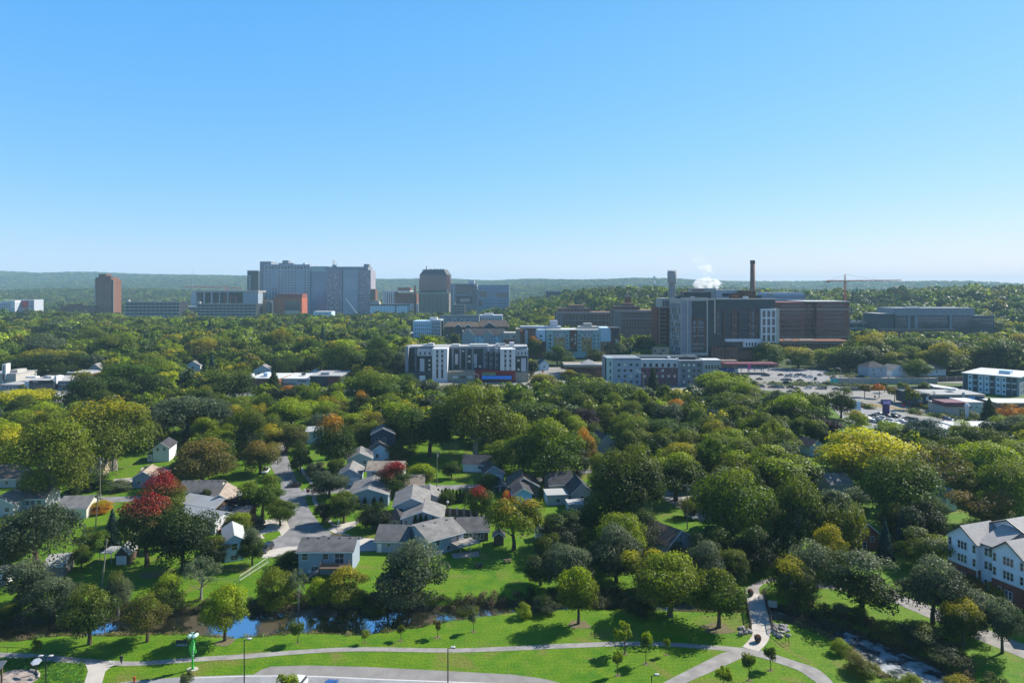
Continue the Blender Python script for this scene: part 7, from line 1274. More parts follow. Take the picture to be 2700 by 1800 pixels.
TL = [
(95,1325,1540,215,'willow','SD',0,'huge grey-green willow at the left edge above the creek'),(62,1469,1600,114,'round','SD','S','dark silvery tree below the left-edge willow'),(137,1523,1642,128,'shrub','SD','S','bushy dark bank tree left of the olive path tree'),
(236,1546,1702,132,'park','D','O','olive round tree with a bare trunk standing by the path at the left'),(388,1565,1694,104,'park','B','O','brownish tree on the near bank between the olive tree and the green sculpture'),(312,1498,1632,66,'tall','S','O','narrow grey-green tree on the far bank, left of the two'),
(437,1515,1629,82,'oval','D','YG','narrow dark bank tree with a yellowish top'),(593,1546,1692,112,'park','L','YG','yellow-green round tree with a forked trunk right of the green sculpture'),(530,1466,1582,95,'sparse','S',0,'nearly bare spreading tree on the yard slope left of the fence'),
(388,1312,1496,150,'park','D','R','big dark maple whose crown top is turning red',.74),(482,1338,1506,152,'round','K','D','very dark broad maple touching the red-topped one'),(568,1411,1492,74,'oval','K','O','small dark tree with a lit right side beside the light blue house'),
(296,1338,1445,55,'spruce','BS',0,'dark blue spruce left of the red-topped maple'),(430,1243,1372,102,'oval','O','R','smaller maple with crimson upper half behind the big red-topped one',.55),(262,1318,1364,64,'shrub','OR','GO','bright orange-yellow bush at the foot of the utility poles'),
(665,1393,1492,64,'round','D','S','small dark tree in front of the cul-de-sac parked cars'),(631,1347,1417,68,'round','O','YG','little yellow-green tree behind the red pickup truck'),(634,1303,1376,80,'round','P',0,'purple-black tree beside the tan-roofed gable'),
(692,1245,1367,104,'round','G','L','full green street tree on the left side of the street'),(739,1316,1388,78,'wide','G','O','low wide tree with a visible stem at the street corner'),(536,1162,1288,155,'wide','B','TB','broad mustard-olive tree left of the street'),(686,1160,1252,98,'round','B','TB','orange-brown tree at the top left of the street'),
(140,1103,1335,208,'tall','O','L','towering olive cottonwood at the left above the willow'),(300,1037,1250,215,'tall','O','GO','giant tree with golden right edge in the left half',.68),(490,1040,1195,245,'willow','SD','S','very wide grey-green willow crown behind the barn-like house'),
(335,957,1068,168,'wide','D','G','wide dark green crown right of the left shops'),(593,968,1072,170,'wide','D','O','wide dark crown left of the middle shops'),(225,980,1092,108,'oval','D','GO','dark pointed tree with a golden tip beside the left shops',.88),(70,1020,1106,145,'round','YG','Y','bright yellow-green tree below the left shops',.55),
(4,1105,1235,88,'round','Y','YG','vivid yellow tree cut by the left edge'),(102,1062,1155,132,'round','L','YG','olive-yellow crown behind the towering cottonwood'),(437,972,1042,68,'round','YG','Y','small bright yellow-green crown between the two wide dark ones'),(655,1075,1228,94,'tall','D','O','dark tall tree left of the street-top wires'),
(768,1047,1138,118,'round','L','YG','bright yellow-green tree in front of the middle shops',.5),(880,1100,1242,104,'oval','D','OR','tall dark maple with a rust crown tip by the street',.76),(757,1115,1192,106,'round','B','O','brownish crown above the top of the street'),(948,1103,1188,62,'open','O','L','thin olive tree left of the tall dark blue house'),
(1058,1052,1183,114,'round','D','YG','large dark tree with a golden-green cap left of centre',.72),(1255,1005,1212,192,'tall','O','L','massive olive cottonwood below the blue awning'),(1133,1055,1207,135,'round','D','G','dense dark crown between the golden-capped tree and the cottonwood'),(980,978,1084,152,'round','G','L','round green crown right of the red brick shop'),
(1060,985,1066,112,'wide','D','G','dark crown at the left foot of the apartment block'),(950,1033,1114,54,'oval','D','OR','small dark tree with an orange-red tip in the middle left',.78),(755,1015,1068,52,'round','R','OR','small scarlet crown in front of the middle shops'),(722,972,1046,58,'spruce','D',0,'dark ragged conifer in front of the middle shops'),
(1437,1108,1278,172,'round','G','L','big round mid-green tree above the tan steep-roofed house'),(1402,1053,1153,192,'wide','D','L','wide dark crown with a light rim behind the big round tree',.8),(1542,1068,1163,78,'oval','P',0,'tall purple-black copper beech in the centre'),(1543,1132,1243,62,'oval','TB','OR','rusty orange-brown tree right of the big round tree'),
(1655,1172,1402,190,'tall','D','O','largest dark olive tree right of the cottages'),(1782,1187,1323,138,'round','D','YG','dark tree with a yellow-green cap left of the tall side-street trees',.68),(1778,1100,1192,174,'wide','D','G','wide mid-green crown right of the copper beech'),(1655,1086,1162,84,'round','K',0,'nearly black round crown behind the cream gabled house'),
(1902,1075,1148,96,'round','K','BS','blackish crown with grey sheen right of the orange-tipped tree'),(1785,1055,1108,72,'round','G','OR','green crown with a bright orange cap',.58),(1580,995,1094,205,'wide','G','O','broad olive-green crown in front of the grey and red hotel'),(1893,978,1064,130,'round','O','YG','golden-green crown at the right end of the hotel',.6),(1945,1033,1124,132,'round','G','O','green crown below the golden-green one'),
(1930,1222,1445,190,'tall','G','L','tall ragged tree with bright green clumps beside the side street'),(2045,1168,1325,204,'round','D','YG','great tree with yellow-green shoulders left of the yellow giant',.62),(2277,1118,1280,222,'oval','O','Y','brilliant yellow giant tree on the right',.28),(2370,1190,1394,195,'tall','G','O','tall grey-olive tree in front of the yellow giant'),
(2088,1042,1163,134,'round','D','YG','dark crown with a golden-yellow rim above the copper trees',.72),(2165,1092,1173,90,'round','P',0,'purple-black crown left of the yellow giant'),(2615,1160,1304,150,'round','L','YG','bright green-yellow tree above the right residence',.5),(2652,1218,1384,134,'tall','G','L','tall green tree at the right edge above the residence roof'),
(2470,1168,1335,142,'sparse','B',0,'thin brownish half-bare tree between the grey-olive and green trees'),(2590,1286,1394,124,'round','B','TB','brown-orange low crown behind the residence',.55),(2108,1262,1474,135,'tall','D','O','dark narrow tree right of the bright-clumped tree'),(2195,1288,1474,168,'willow','O','S','drooping olive tree left of the brown brick house'),(2250,1283,1402,94,'open','B','S','thin grey-brown crown behind the drooping olive tree'),
(2382,1338,1455,64,'spruce','BS',0,'taller blue-grey spruce in the right woods'),(2333,1363,1478,50,'spruce','BS',0,'shorter blue-grey spruce left of its taller neighbour'),(2440,1388,1503,128,'round','O','S','rounded grey-olive tree left of the residence'),(2440,1103,1203,118,'round','D','BS','blue-green dark crown right of the yellow giant'),
(2352,1108,1193,90,'round','G','YG','fresh green crown behind the yellow giant top'),(2258,1080,1143,66,'open','YG','GO','small yellowish crown at the left of the car lot'),(2218,1013,1104,66,'open','D','O','dark loose tree overlapping the highway slip road'),
(2095,1456,1602,114,'oval','D','GO','dense oval tree with golden-orange edges right of the footbridge',.66),(2143,1426,1562,120,'open','S',0,'silver-leaved tree behind the golden-edged oval one'),(2270,1455,1628,198,'open','D','S','wide dark open maple over the right lawn'),(2460,1468,1648,148,'park','SD','S','stately dark tree with a straight trunk left of the residence'),
(2540,1578,1704,108,'round','D','GO','dark round tree with an orange-gold cap by the riffle',.70),(2567,1553,1668,118,'open','S',0,'silvery-leaved tree right of the orange-capped one'),(2643,1570,1723,94,'park','SD','S','slender grey-green tree at the right edge by the drive'),(2561,1516,1567,55,'shrub','OR','B','rust-coloured shrub before the residence, left one'),(2633,1532,1588,64,'shrub','GO','OR','golden-rust shrub before the residence, right one'),
(1525,1492,1647,102,'park','O','YG','neat yellow-green capped tree in a mulch ring on the lawn',.68),(1505,1433,1563,132,'round','SD','S','dark silver-sheened tree behind the neat lawn tree'),(1355,1304,1454,138,'park','L','OR','maple mottled green, orange and red beside the big mown lawn',.80),(1480,1338,1448,110,'round','SD','G','round grey-green tree right of the mottled maple'),
(1625,1388,1538,128,'round','SD','S','silver-rimmed tree left of the gabled side-street house'),(1535,1392,1452,66,'shrub','O','L','olive bush between the round tree and the silver-rimmed one'),(1700,1435,1563,104,'round','O','Y','tree with a bright yellow top in the middle right',.66),(1767,1458,1628,178,'round','O','YG','broad bushy olive tree on the creek bank',.7),
(1895,1498,1658,132,'park','G','O','olive-green tree with a mulch ring left of the footbridge'),(1860,1431,1543,98,'round','SD','S','silvery dark crown behind the tree left of the footbridge'),(1780,1426,1474,46,'open','S',0,'little silver shrub-tree before the gabled side-street house'),
(1088,1428,1630,184,'shrub','SD','S','large rounded silvery willow on the far creek bank'),(727,1498,1615,98,'shrub','O','L','rounded olive bank bush left of the bare bank tree'),(787,1488,1602,46,'sparse','S',0,'slim half-bare tree between the bank bushes'),(912,1495,1615,112,'shrub','O','GO','broad olive bank bush below the blue-grey house'),(838,1520,1608,56,'shrub','L','YG','light green narrow bank bush beside the broad one'),(768,1454,1513,84,'shrub','D','O','dark garden bush at the left corner of the blue-grey house'),
(868,1238,1314,96,'round','SD','S','dark tree hiding the white-door garage drive'),(907,1292,1381,80,'round','D','O','dark tree with a lit right edge on the east side of the street'),(853,1322,1383,54,'round','K',0,'small black-green tree beside the street sidewalk'),(984,1321,1398,86,'oval','K','D','compact dark tree before the tan porch tower'),
(1041,1214,1314,82,'oval','D','R','street maple with a scarlet cap in the middle left',.60),(1116,1220,1288,74,'round','O','YG','yellow-green rounded tree right of the scarlet-capped maple',.55),(1269,1271,1368,74,'oval','G','R','green maple with a dull red tip near the wooden fence',.62),(1337,1288,1350,34,'oval','R','OR','little red tree left of the sky-blue wall'),(1024,1179,1222,56,'shrub','L','O','light green garden tree before the small pale blue gable'),
(1060,1158,1219,66,'round','B','D','brownish dark tree behind the small pale blue gable'),(1320,1160,1254,96,'open','G','L','airy green tree beside the garage on the lawn'),(792,1163,1258,54,'oval','D',0,'dark narrow tree between the street and the rust-tipped maple'),(830,1213,1266,50,'round','SD','S','small silvery tree under the rust-tipped maple'),(240,1384,1468,74,'open','G','O','mixed green tree between the willow and the blue spruce'),
(1818,1301,1364,56,'open','O','YG','small yellow-green street tree over the silver car'),(1825,1163,1235,118,'round','O','GO','olive-gold crown above the yellow-green capped tree'),(1925,1130,1214,106,'round','L','YG','yellow-green crown right of the olive-gold one'),
(1648,1636,1724,52,'sapling','L','YG','tallest staked young tree on the lawn triangle'),(1703,1661,1750,34,'sapling','G','YG','narrow young tree right of the tallest staked one'),(1629,1709,1781,31,'sapling','G','YG','young tree nearest the corner of the lawn triangle'),(1757,1676,1726,17,'sapling','L',0,'thin whip of a sapling beside the path shadow'),(1975,1712,1793,34,'sapling','D','YG','young dark tree just below the path junction'),(1909,1750,1828,42,'sapling','L','YG','yellowish young tree cut by the bottom edge right of the lamp'),(2032,1703,1767,36,'sapling','D','G','small dark young tree inside the curve of the right path'),
(493,1762,1838,34,'sapling','S','O','grey-leaved young tree at the bottom edge before the green sculpture'),(760,1765,1838,50,'sapling','L','YG','bright young tree at the bottom edge of the car park'),(785,1631,1695,38,'sapling','G','L','small green tree on the near bank below the bare one'),(962,1658,1694,22,'sapling','L','YG','tiny yellow sapling, westernmost of the bank row'),(1057,1646,1688,22,'sapling','O',0,'tiny sapling second in the bank row'),(1154,1628,1680,26,'sapling','B',0,'staked brownish sapling third in the bank row'),(1249,1608,1666,24,'sapling','S',0,'staked grey sapling, easternmost of the bank row'),
(1380,1588,1634,42,'shrub','YG','L','yellow-green bush on the creek bank below the mown lawn'),(91,1681,1738,28,'sapling','O','L','young tree by the path fence at the left edge'),
(2280,1011,1048,34,'sapling','B','TB','first of the autumn street trees along the highway, pale rust'),(2318,1007,1050,32,'sapling','OR','R','second autumn street tree, bright coral red'),(2359,1017,1060,34,'sapling','B','TB','third autumn street tree, rusty green'),(2395,1016,1079,40,'sapling','O','TB','largest autumn street tree, rust over olive, before the navy workshop'),
(2608,1047,1119,60,'spruce','K','D','dark shaggy conifer before the grey blank shop'),(2672,1060,1119,80,'open','OR','B','rust-red bush right of the dark shaggy conifer'),(2560,1083,1112,42,'shrub','O','S','olive bush before the grey blank shop'),(2455,1066,1086,36,'shrub','O','YG','yellowish bush at the foot of the highway utility pole'),(2690,1100,1130,50,'shrub','D','O','green bushes right of the lot'),(2518,1078,1096,32,'shrub','O','D','olive hedge before the maroon-roofed shop'),
(2480,1040,1062,1,'shrub','O','D','') if False else (2332,1006,1036,24,'sapling','D',0,'small dark tree on the strip above the coral red one'),(2382,1004,1034,26,'sapling','O',0,'small olive tree before the retaining wall'),(2436,1006,1034,26,'shrub','D','O','small round tree at the right end of the retaining wall'),
(1406,884,945,44,'oval','G','OR','rounded tree with orange right side between apartment block and hotel',.7),(1470,912,965,62,'round','D','G','dark round tree before the coloured hotel'),(1568,918,965,52,'round','B','D','brownish tree before the ochre bays of the coloured hotel'),(1398,945,972,16,'oval','GO','Y','little golden tree at the right end of the apartment block'),(1722,965,1030,40,'spruce','K','D','dark conifer in front of the red part of the hotel'),
(1540,985,1012,60,'shrub','D','O','mixed bushes at the restaurant'),(1500,975,1008,44,'shrub','O','GO','yellowish bushes left of the restaurant'),(1625,900,945,50,'round','S','G','grey-green tree right of the coloured hotel'),(1715,895,950,36,'round','S','O','pale green tree below the brick balcony tower'),
(905,888,995,100,'oval','G','YG','tall tree with yellow-green leaves over the sky-blue house'),(2420,948,996,62,'round','G','L','round green tree right of the white steep-roofed house'),(2030,902,968,84,'round','G','O','green tree at the left of the row before the brick hospital'),(2105,911,974,80,'round','O','GO','olive-gold tree second in the row before the brick hospital'),(2182,916,974,68,'round','O','YG','golden-green tree third in the row before the brick hospital'),(2262,905,980,116,'wide','D','O','wide dark tree fourth in the row behind the highway'),(2360,921,982,66,'round','O','GO','golden crown above the white steep-roofed house'),(2488,903,988,104,'round','O','GO','large gold-tinged crown in the right woods',.6),(2575,905,985,90,'round','B','O','brownish crown before the wide dark offices'),(2640,888,986,110,'round','D','G','dark broad crown above the balcony apartments'),
(1575,1300,1412,112,'round','D','O','dark crown between the lean-to roof and the silver-rimmed tree'),(1690,1345,1458,100,'oval','SD','D','grey-green crown left of the gabled side-street house'),(1905,1372,1482,112,'round','D','G','dark round crown below the bright-clumped ragged tree'),(1988,1390,1508,112,'round','K','D','blackish crown at the edge of the path behind the footbridge'),(1853,1402,1500,82,'round','D','SD','dark crown hugging the right side of the gabled side-street house'),(1590,1420,1502,84,'round','SD','D','grey-green low crown before the silver-rimmed tree'),(1445,1402,1482,74,'round','D','O','dark low crown right of the mottled maple trunk'),(1930,1442,1545,92,'round','D','O','olive-dark crown close behind the left end of the footbridge'),(705,1088,1178,84,'round','D','O','dark crown at the top left of the street wires'),(612,1105,1192,92,'round','K','D','blackish crown right of the broad mustard-olive tree'),(2045,1350,1480,120,'round','D','O','dark crown between the ragged tree and the drooping one'),(60,1395,1470,90,'round','D','G','dark crown behind the left-edge willow'),
(1425,1452,1545,92,'round','D','SD','dark crown shading the mown lawn left of the silver-sheened tree'),(1290,1245,1300,50,'round','D','O','dark crown before the cottage garage'),(1180,1290,1345,46,'round','D','G','small dark crown behind the low white-roofed grey house'),(888,1205,1262,50,'round','D','O','dark crown left of the pale grey gable house'),(1035,1225,1280,44,'shrub','D','O','dark bush before the beige two-storey house'),(245,1250,1306,78,'shrub','K','D','dark evergreen thicket behind the taller utility pole'),(312,1266,1306,62,'shrub','S',0,'grey brushy shrub left of the tan-roofed blue-grey house'),(480,1205,1262,50,'round','D','O','small dark tree left of the broad mustard-olive one'),(196,1262,1312,52,'shrub','D','O','round dark bush left of the evergreen thicket'),(1190,1215,1262,44,'round','D','G','small dark tree left of the long white cottage'),(545,1290,1340,40,'round','K','D','little dark tree between the vented roof and the tan roof'),(430,1392,1452,60,'round','D','O','low dark tree behind the very dark broad maple'),(215,1440,1500,50,'open','G','O','small loose tree behind the thin pale leaning pole'),
(120,917,1000,190,'wide','D','GO','huge dark crown with an amber rim above the left shops',.74),(1000,888,1000,70,'round','D','G','dark crown right of the tall yellow-green one'),
]
for q in TL:
    tree_px(q[0], q[1], q[2], q[3], q[4], q[5], q[6] or None, q[7], q[8] if len(q) > 8 else .66)
# rows of columnar evergreens
k = 0; O9 = ['first', 'second', 'third', 'fourth', 'fifth', 'sixth', 'seventh', 'eighth', 'ninth', 'tenth', 'eleventh']
for i in range(11): tree_px(1127 + i * 9.6, 1287 + (i % 3) * 2 - (6 if i == 5 else 0), 1325, 11 if i != 5 else 15, 'column', 'K', 'D', '%s from the left in the hedge-like row of columnar evergreens' % O9[i], group='columnar evergreens in a row on the lawn')
for i, (a, b_, c_) in enumerate([(1095, 1356, 1404), (1109, 1354, 1404), (1123, 1357, 1403), (1141, 1363, 1402), (1154, 1360, 1401)]): tree_px(a, b_, c_, 13, 'column', 'K', 'D', '%s columnar evergreen from the left against the grey end wall' % O9[i], group='columnar evergreens against the end wall')
for i, (a, b_, c_) in enumerate([(962, 1311, 1337), (986, 1310, 1337), (1005, 1309, 1336), (944, 1312, 1338)]): tree_px(a, b_, c_, 11, 'column', 'K', 'D', '%s small evergreen before the wide grey gable' % O9[(1, 2, 3, 0)[i]], group='small evergreens before the wide grey gable')
# ---------------------------------------------------------------- the rest of the wood
CLEAR = [  # ground kept open, as picture quads
 [(1960,972),(2700,985),(2760,1170),(2460,1158),(2230,1120),(2120,1050),(1960,1026)],[(1180,1004),(1500,996),(1520,1030),(1180,1034)],[(2440,1030),(2760,1030),(2760,1120),(2560,1118)],[(-100,1018),(240,1016),(240,1075),(-100,1075)],[(560,1014),(905,1012),(905,1045),(560,1045)],
 [(700,1150),(790,1150),(830,1300),(960,1380),(1000,1470),(690,1480),(640,1400),(700,1300)],[(1040,1200),(1350,1190),(1360,1300),(1040,1320)],[(1000,990),(1420,1000),(1420,1034),(1000,1034)]]
CLEARW = [[G(a, b_) for a, b_ in c] for c in CLEAR]
def inpoly(x, y, P):
    r = False; j = len(P) - 1
    for i in range(len(P)):
        if (P[i][1] > y) != (P[j][1] > y) and x < (P[j][0] - P[i][0]) * (y - P[i][1]) / (P[j][1] - P[i][1]) + P[i][0]: r = not r
        j = i
    return r
def blocked(x, y, r, h):
    for (ax, ay, rz, W, D) in BLD:
        dx, dy = x - ax, y - ay; u = dx * math.cos(rz) + dy * math.sin(rz); v = -dx * math.sin(rz) + dy * math.cos(rz)
        if -r * .8 < u < W + r * .8 and -r * .8 < v < D + r * .6: return True
    if any(inpoly(x, y, P) for P in CLEARW): return True
    px = 1350 + F * x / y; top = YH + (CH - h - float(T(x, y))) * F / y; bot = YH + CH * F / y; w2 = r * F / y
    for (a, t, c, b_, Y) in PROT:
        if y < Y - 1 and px + w2 * .8 > a and px - w2 * .8 < c and top < b_ - 1: return True
    return False
PROT += [(2245,1050,2500,1122,322),(2400,1030,2620,1100,345),(2000,988,2200,1022,430),(2165,1121,2390,1205,225)]
R = random.Random(99); cand = []
hand = [(x, y, r) for x, y, r, h in TREES]
cell = {}
for x, y, r in hand: cell.setdefault((int(x // 20), int(y // 20)), []).append((x, y, r))
def near_hand(x, y, r):
    cx, cy = int(x // 20), int(y // 20)
    for i in (-1, 0, 1):
        for j in (-1, 0, 1):
            for a, b_, c in cell.get((cx + i, cy + j), ()):
                if math.hypot(x - a, y - b_) < (r + c) * (.66 if y > 300 else .5): return True
    return False
FILL = [[G(*p) for p in P_] for P_ in ([(1590,1150),(2760,1150),(2760,1350),(2490,1372),(2440,1500),(2330,1530),(2090,1515),(2060,1480),(1900,1440),(1840,1370),(1740,1290),(1600,1210)],[(-60,1150),(700,1150),(640,1230),(440,1250),(180,1230),(-60,1270)],[(1560,1330),(1700,1330),(1760,1440),(1700,1500),(1560,1470),(1500,1400)],[(-60,1380),(250,1390),(240,1450),(100,1500),(-60,1560)],[(760,1310),(900,1390),(860,1385),(800,1330)],[(480,1240),(640,1230),(560,1300),(470,1280)],[(1170,1170),(1600,1150),(1600,1290),(1420,1290),(1340,1200)])]
y = 160.0
while y < 2500:
    sp = 10.5 if y < 300 else 13 if y < 650 else 18 if y < 1300 else 21
    xm = .80 * y; x = -xm
    while x < xm:
        xx, yy = x + R.uniform(-.4, .4) * sp, y + R.uniform(-.4, .4) * sp; x += sp
        px = 1350 + F * xx / yy
        if yy < 262 and not any(inpoly(xx, yy, P_) for P_ in FILL): continue
        z0 = float(T(xx, yy))
        if yy > 1650 and z0 < 6: 
            if R.random() < .45: continue
        if 1380 < yy < 1850 and px < 1345 and R.random() < .72: continue      # streets of the town centre
        h = R.uniform(11, 16.5) if R.random() < .8 else R.uniform(16, 20); wd = h * R.uniform(.85, 1.25)
        if yy < 420: h *= .85; wd *= .8
        elif yy > 560: q_ = R.choice([.8, .95, 1.1, 1.3, 1.5]); h *= q_ * .98; wd *= q_ * 1.05
        k_ = R.random(); kind = 'spruce' if (z0 > 12 and k_ < .16) or k_ < .03 else R.choice(['round', 'round', 'wide', 'oval', 'round', 'tall', 'open', 'willow'])
        if kind == 'spruce': wd = h * .42; h *= 1.15
        if near_hand(xx, yy, wd / 2) or blocked(xx, yy, wd / 2, h): continue
        c = R.random(); pal = ('D' if c < .22 else 'G' if c < .42 else 'O' if c < .70 else 'SD' if c < .78 else 'L' if c < .90 else 'B' if c < .94 else 'YG' if c < .985 else 'K')
        if kind == 'spruce': pal = R.choice(['D', 'K', 'BS'])
        tip = {'D': 'O', 'G': 'L', 'O': R.choice(['L', 'GO', 'YG']), 'SD': 'S', 'L': 'YG', 'B': 'GO', 'YG': 'L', 'OR': 'R', 'K': 'D', 'BS': 'BS'}[pal]
        cand.append((xx, yy, z0, h, wd, kind, pal, tip))
    y += sp * .92
# visible area against a running skyline, front to back
cand.sort(key=lambda t: t[1]); sky_ = np.full(700, 1e4); base_vis = []
for (x, y, r, h) in sorted(TREES, key=lambda t: t[1]): pass
hi = sorted(TREES, key=lambda t: t[1]); hi_i = 0
def occl(x, y, z0, h, r):
    px = 1350 + F * x / y; w2 = r * F / y; a, b_ = int((px - w2) / 4), int((px + w2) / 4) + 1; a, b_ = max(a, 0), min(b_, 700)
    if b_ <= a: return 0
    top = YH + (CH - z0 - h) * F / y; vis = np.clip(sky_[a:b_] - top, 0, h * F / y).sum() * 4
    sky_[a + (b_ - a) // 6: b_ - (b_ - a) // 6] = np.minimum(sky_[a + (b_ - a) // 6: b_ - (b_ - a) // 6], top + h * .12 * F / y); return vis
vis = []
for t in cand:
    while hi_i < len(hi) and hi[hi_i][1] < t[1]:
        q = hi[hi_i]; hi_i += 1; occl(q[0], q[1], 0, q[3], q[2])
    vis.append(occl(t[0], t[1], t[2], t[3], t[4] / 2))
n_dec = sum(1 for q in TL if q[4] not in ('shrub', 'spruce', 'sapling'))
order = sorted([i for i in range(len(cand)) if cand[i][5] != 'spruce'], key=lambda i: -vis[i])
NIND = 150
chosen = set(i for i in order[:NIND] if vis[i] > 60)
chosen |= set(sorted([i for i in range(len(cand)) if cand[i][5] == 'spruce'], key=lambda i: -vis[i])[:16])
CNAME = dict(D='dark green', G='mid-green', O='olive', SD='grey-green', L='light green', B='brownish', YG='yellow-green', OR='orange', K='blackish green', BS='blue-green')
SHAPE = dict(round='rounded', wide='wide', oval='oval', tall='tall uneven', open='loose', willow='drooping', spruce='pointed')
LM = [(120, 950, 'the amber-rimmed huge crown'), (274, 830, 'the lone brown tower'), (400, 815, 'the left long parking ramp'), (596, 820, 'the white-banded ramp'), (760, 820, 'the rust-orange cube'), (925, 820, 'the blank panel of the medical tower'), (1025, 820, 'the long pale blue block'), (1144, 820, 'the tan banded block'), (1300, 830, 'the curved blue glass building'), (1280, 890, 'the three-gabled lodge'), (1230, 960, 'the black and white apartments'), (1500, 900, 'the coloured hotel'), (1680, 860, 'the stepped brown hospital'), (1772, 770, 'the grey water tower'), (1920, 870, 'the tall dark block'), (2145, 860, 'the brown brick hospital'), (2280, 850, 'the low ramp'), (2470, 850, 'the wide dark offices'), (2620, 1010, 'the balcony apartments'), (2340, 1010, 'the noise wall'), (895, 975, 'the sky-blue house'), (778, 1005, 'the heart-logo shop'), (110, 1015, 'the black-fronted shop'), (490, 1110, 'the widest willow'), (300, 1140, 'the golden-edged giant'), (593, 1020, 'the wide dark crown by the shops'), (1255, 1100, 'the massive cottonwood'), (1437, 1190, 'the big round tree'), (1542, 1110, 'the copper beech'), (2277, 1190, 'the yellow giant'), (2045, 1240, 'the yellow-shouldered tree'), (2440, 1150, 'the blue-green crown'), (740, 1240, 'the top of the street'), (880, 1170, 'the rust-tipped maple'), (1840, 1250, 'the side street'), (2382, 1400, 'the two spruces'), (2600, 1450, 'the white-sided residence'), (1930, 1330, 'the bright-clumped ragged tree'), (2228, 760, 'the right tower crane'), (1728, 980, 'the grey and red hotel'), (2600, 780, 'the right-hand hilltop'), (1400, 800, 'the small hilltop offices')]
ORD = ['nearest', 'second', 'third', 'fourth', 'fifth', 'sixth', 'seventh', 'eighth', 'ninth', 'tenth', 'eleventh', 'twelfth', 'thirteenth', 'fourteenth', 'fifteenth', 'sixteenth', 'seventeenth', 'eighteenth', 'nineteenth', 'twentieth']
lab = {}; buckets = {}
for i in chosen:
    x, y, z0, h, wd, kind, pal, tip = cand[i]; px = 1350 + F * x / y; py = YH + (CH - z0 - h * .7) * F / y
    d, nm, lx_, ly_ = min((math.hypot(px - a, (py - b_) * 1.6), n_, a, b_) for a, b_, n_ in LM)
    rel = 'left of' if px < lx_ - 25 and abs(px - lx_) > abs(py - ly_) else 'right of' if px > lx_ + 25 and abs(px - lx_) > abs(py - ly_) else 'above' if py < ly_ else 'below'
    buckets.setdefault((CNAME[pal], SHAPE[kind], rel, nm), []).append((d, i))
for (cn, sh, rel, nm), L_ in buckets.items():
    L_.sort()
    for j, (d, i) in enumerate(L_):
        t_ = 'conifer' if sh == 'pointed' else 'tree'
        lab[i] = f"{sh} {cn} {t_} {rel} {nm}" if len(L_) == 1 else f"{ORD[min(j, 19)]} closest {sh} {cn} {t_} {rel} {nm}".replace('nearest closest', 'closest')
for i in sorted(chosen):
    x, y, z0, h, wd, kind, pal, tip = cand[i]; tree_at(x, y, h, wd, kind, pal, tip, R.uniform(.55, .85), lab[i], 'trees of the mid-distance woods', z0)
# everything else: one woodland mass
LOD = {}
for kd in ('round', 'wide', 'oval', 'tall', 'open', 'willow', 'spruce'):
    LOD[kd] = [[crown(kd, n_, s_, 900 + v * 7 + n_) for v in range(2)] for n_, s_ in ((1100, .105), (520, .14), (240, .20))]
AV, AQ, AR, AC = [], [], [], []; nv = 0
def put(V, rn, col, tipc, hg, tf, x, y, z, wd, h):
    global nv
    a = R.uniform(0, 6.283); c, s_ = math.cos(a), math.sin(a); n_ = len(V); P = V.reshape(-1, 3)
    Q_ = np.empty_like(P, dtype=np.float32); Q_[:, 0] = (P[:, 0] * c - P[:, 1] * s_) * wd + x; Q_[:, 1] = (P[:, 0] * s_ + P[:, 1] * c) * wd + y; Q_[:, 2] = P[:, 2] * h + z
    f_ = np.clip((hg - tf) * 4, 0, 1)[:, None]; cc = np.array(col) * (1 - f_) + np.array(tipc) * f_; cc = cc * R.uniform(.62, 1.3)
    AV.append(Q_); AR.append(np.repeat(rn, 4)); AC.append(np.repeat(np.concatenate([cc, np.ones((n_, 1))], 1), 4, 0)); nv += len(P)
cnt = 0
for i, (x, y, z0, h, wd, kind, pal, tip) in enumerate(cand):
    if i in chosen: continue
    if vis[i] <= 0 and R.random() < .5: continue
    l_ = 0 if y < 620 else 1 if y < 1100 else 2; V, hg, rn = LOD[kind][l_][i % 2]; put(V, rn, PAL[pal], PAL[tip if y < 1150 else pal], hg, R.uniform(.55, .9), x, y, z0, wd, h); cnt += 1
def flush(name, label):
    global AV, AR, AC, nv
    V = np.concatenate(AV); n_ = len(V) // 4
    o_ = link(bpy.data.objects.new(name, np_mesh(name, V, np.arange(n_ * 4).reshape(n_, 4), [WOODLEAF], dict(rnd=np.concatenate(AR)), np.concatenate(AC)))); tag(o_, label, kind='stuff'); AV, AR, AC, nv = [], [], [], 0
print('woodland trees', cnt, 'individual', len(TREES), 'quads', nv // 4)
flush('woodland', 'mass of mixed autumn woodland filling the middle distance')
# far valley and ridge: canopy clumps
FAR = [crown('round', 34, .5, 700 + v) for v in range(3)]
y = 2500.0; cnt = 0
while y < 6900:
    sp = 22 if y < 3600 else 32 if y < 5200 else 40
    x = -.80 * y
    while x < .80 * y:
        xx, yy = x + R.uniform(-.5, .5) * sp, y + R.uniform(-.5, .5) * sp; x += sp
        if R.random() < .10 + .3 * (math.sin(xx * .006) * math.sin(yy * .004) > .55): continue
        h = R.uniform(11, 18) * (sp / 22) ** .5; wd = sp * R.uniform(.9, 1.35); c = R.random(); pal = 'D' if c < .4 else 'G' if c < .65 else 'O' if c < .9 else 'B'
        V, hg, rn = FAR[R.randrange(3)]; put(V, rn, PAL[pal], PAL['O'], hg, .8, xx, yy, float(T(xx, yy)) - 3, wd, h); cnt += 1
    y += sp * 1.25
print('far clumps', cnt, nv // 4)
flush('distant_forest', 'forested valley and ridge fading blue at the horizon')
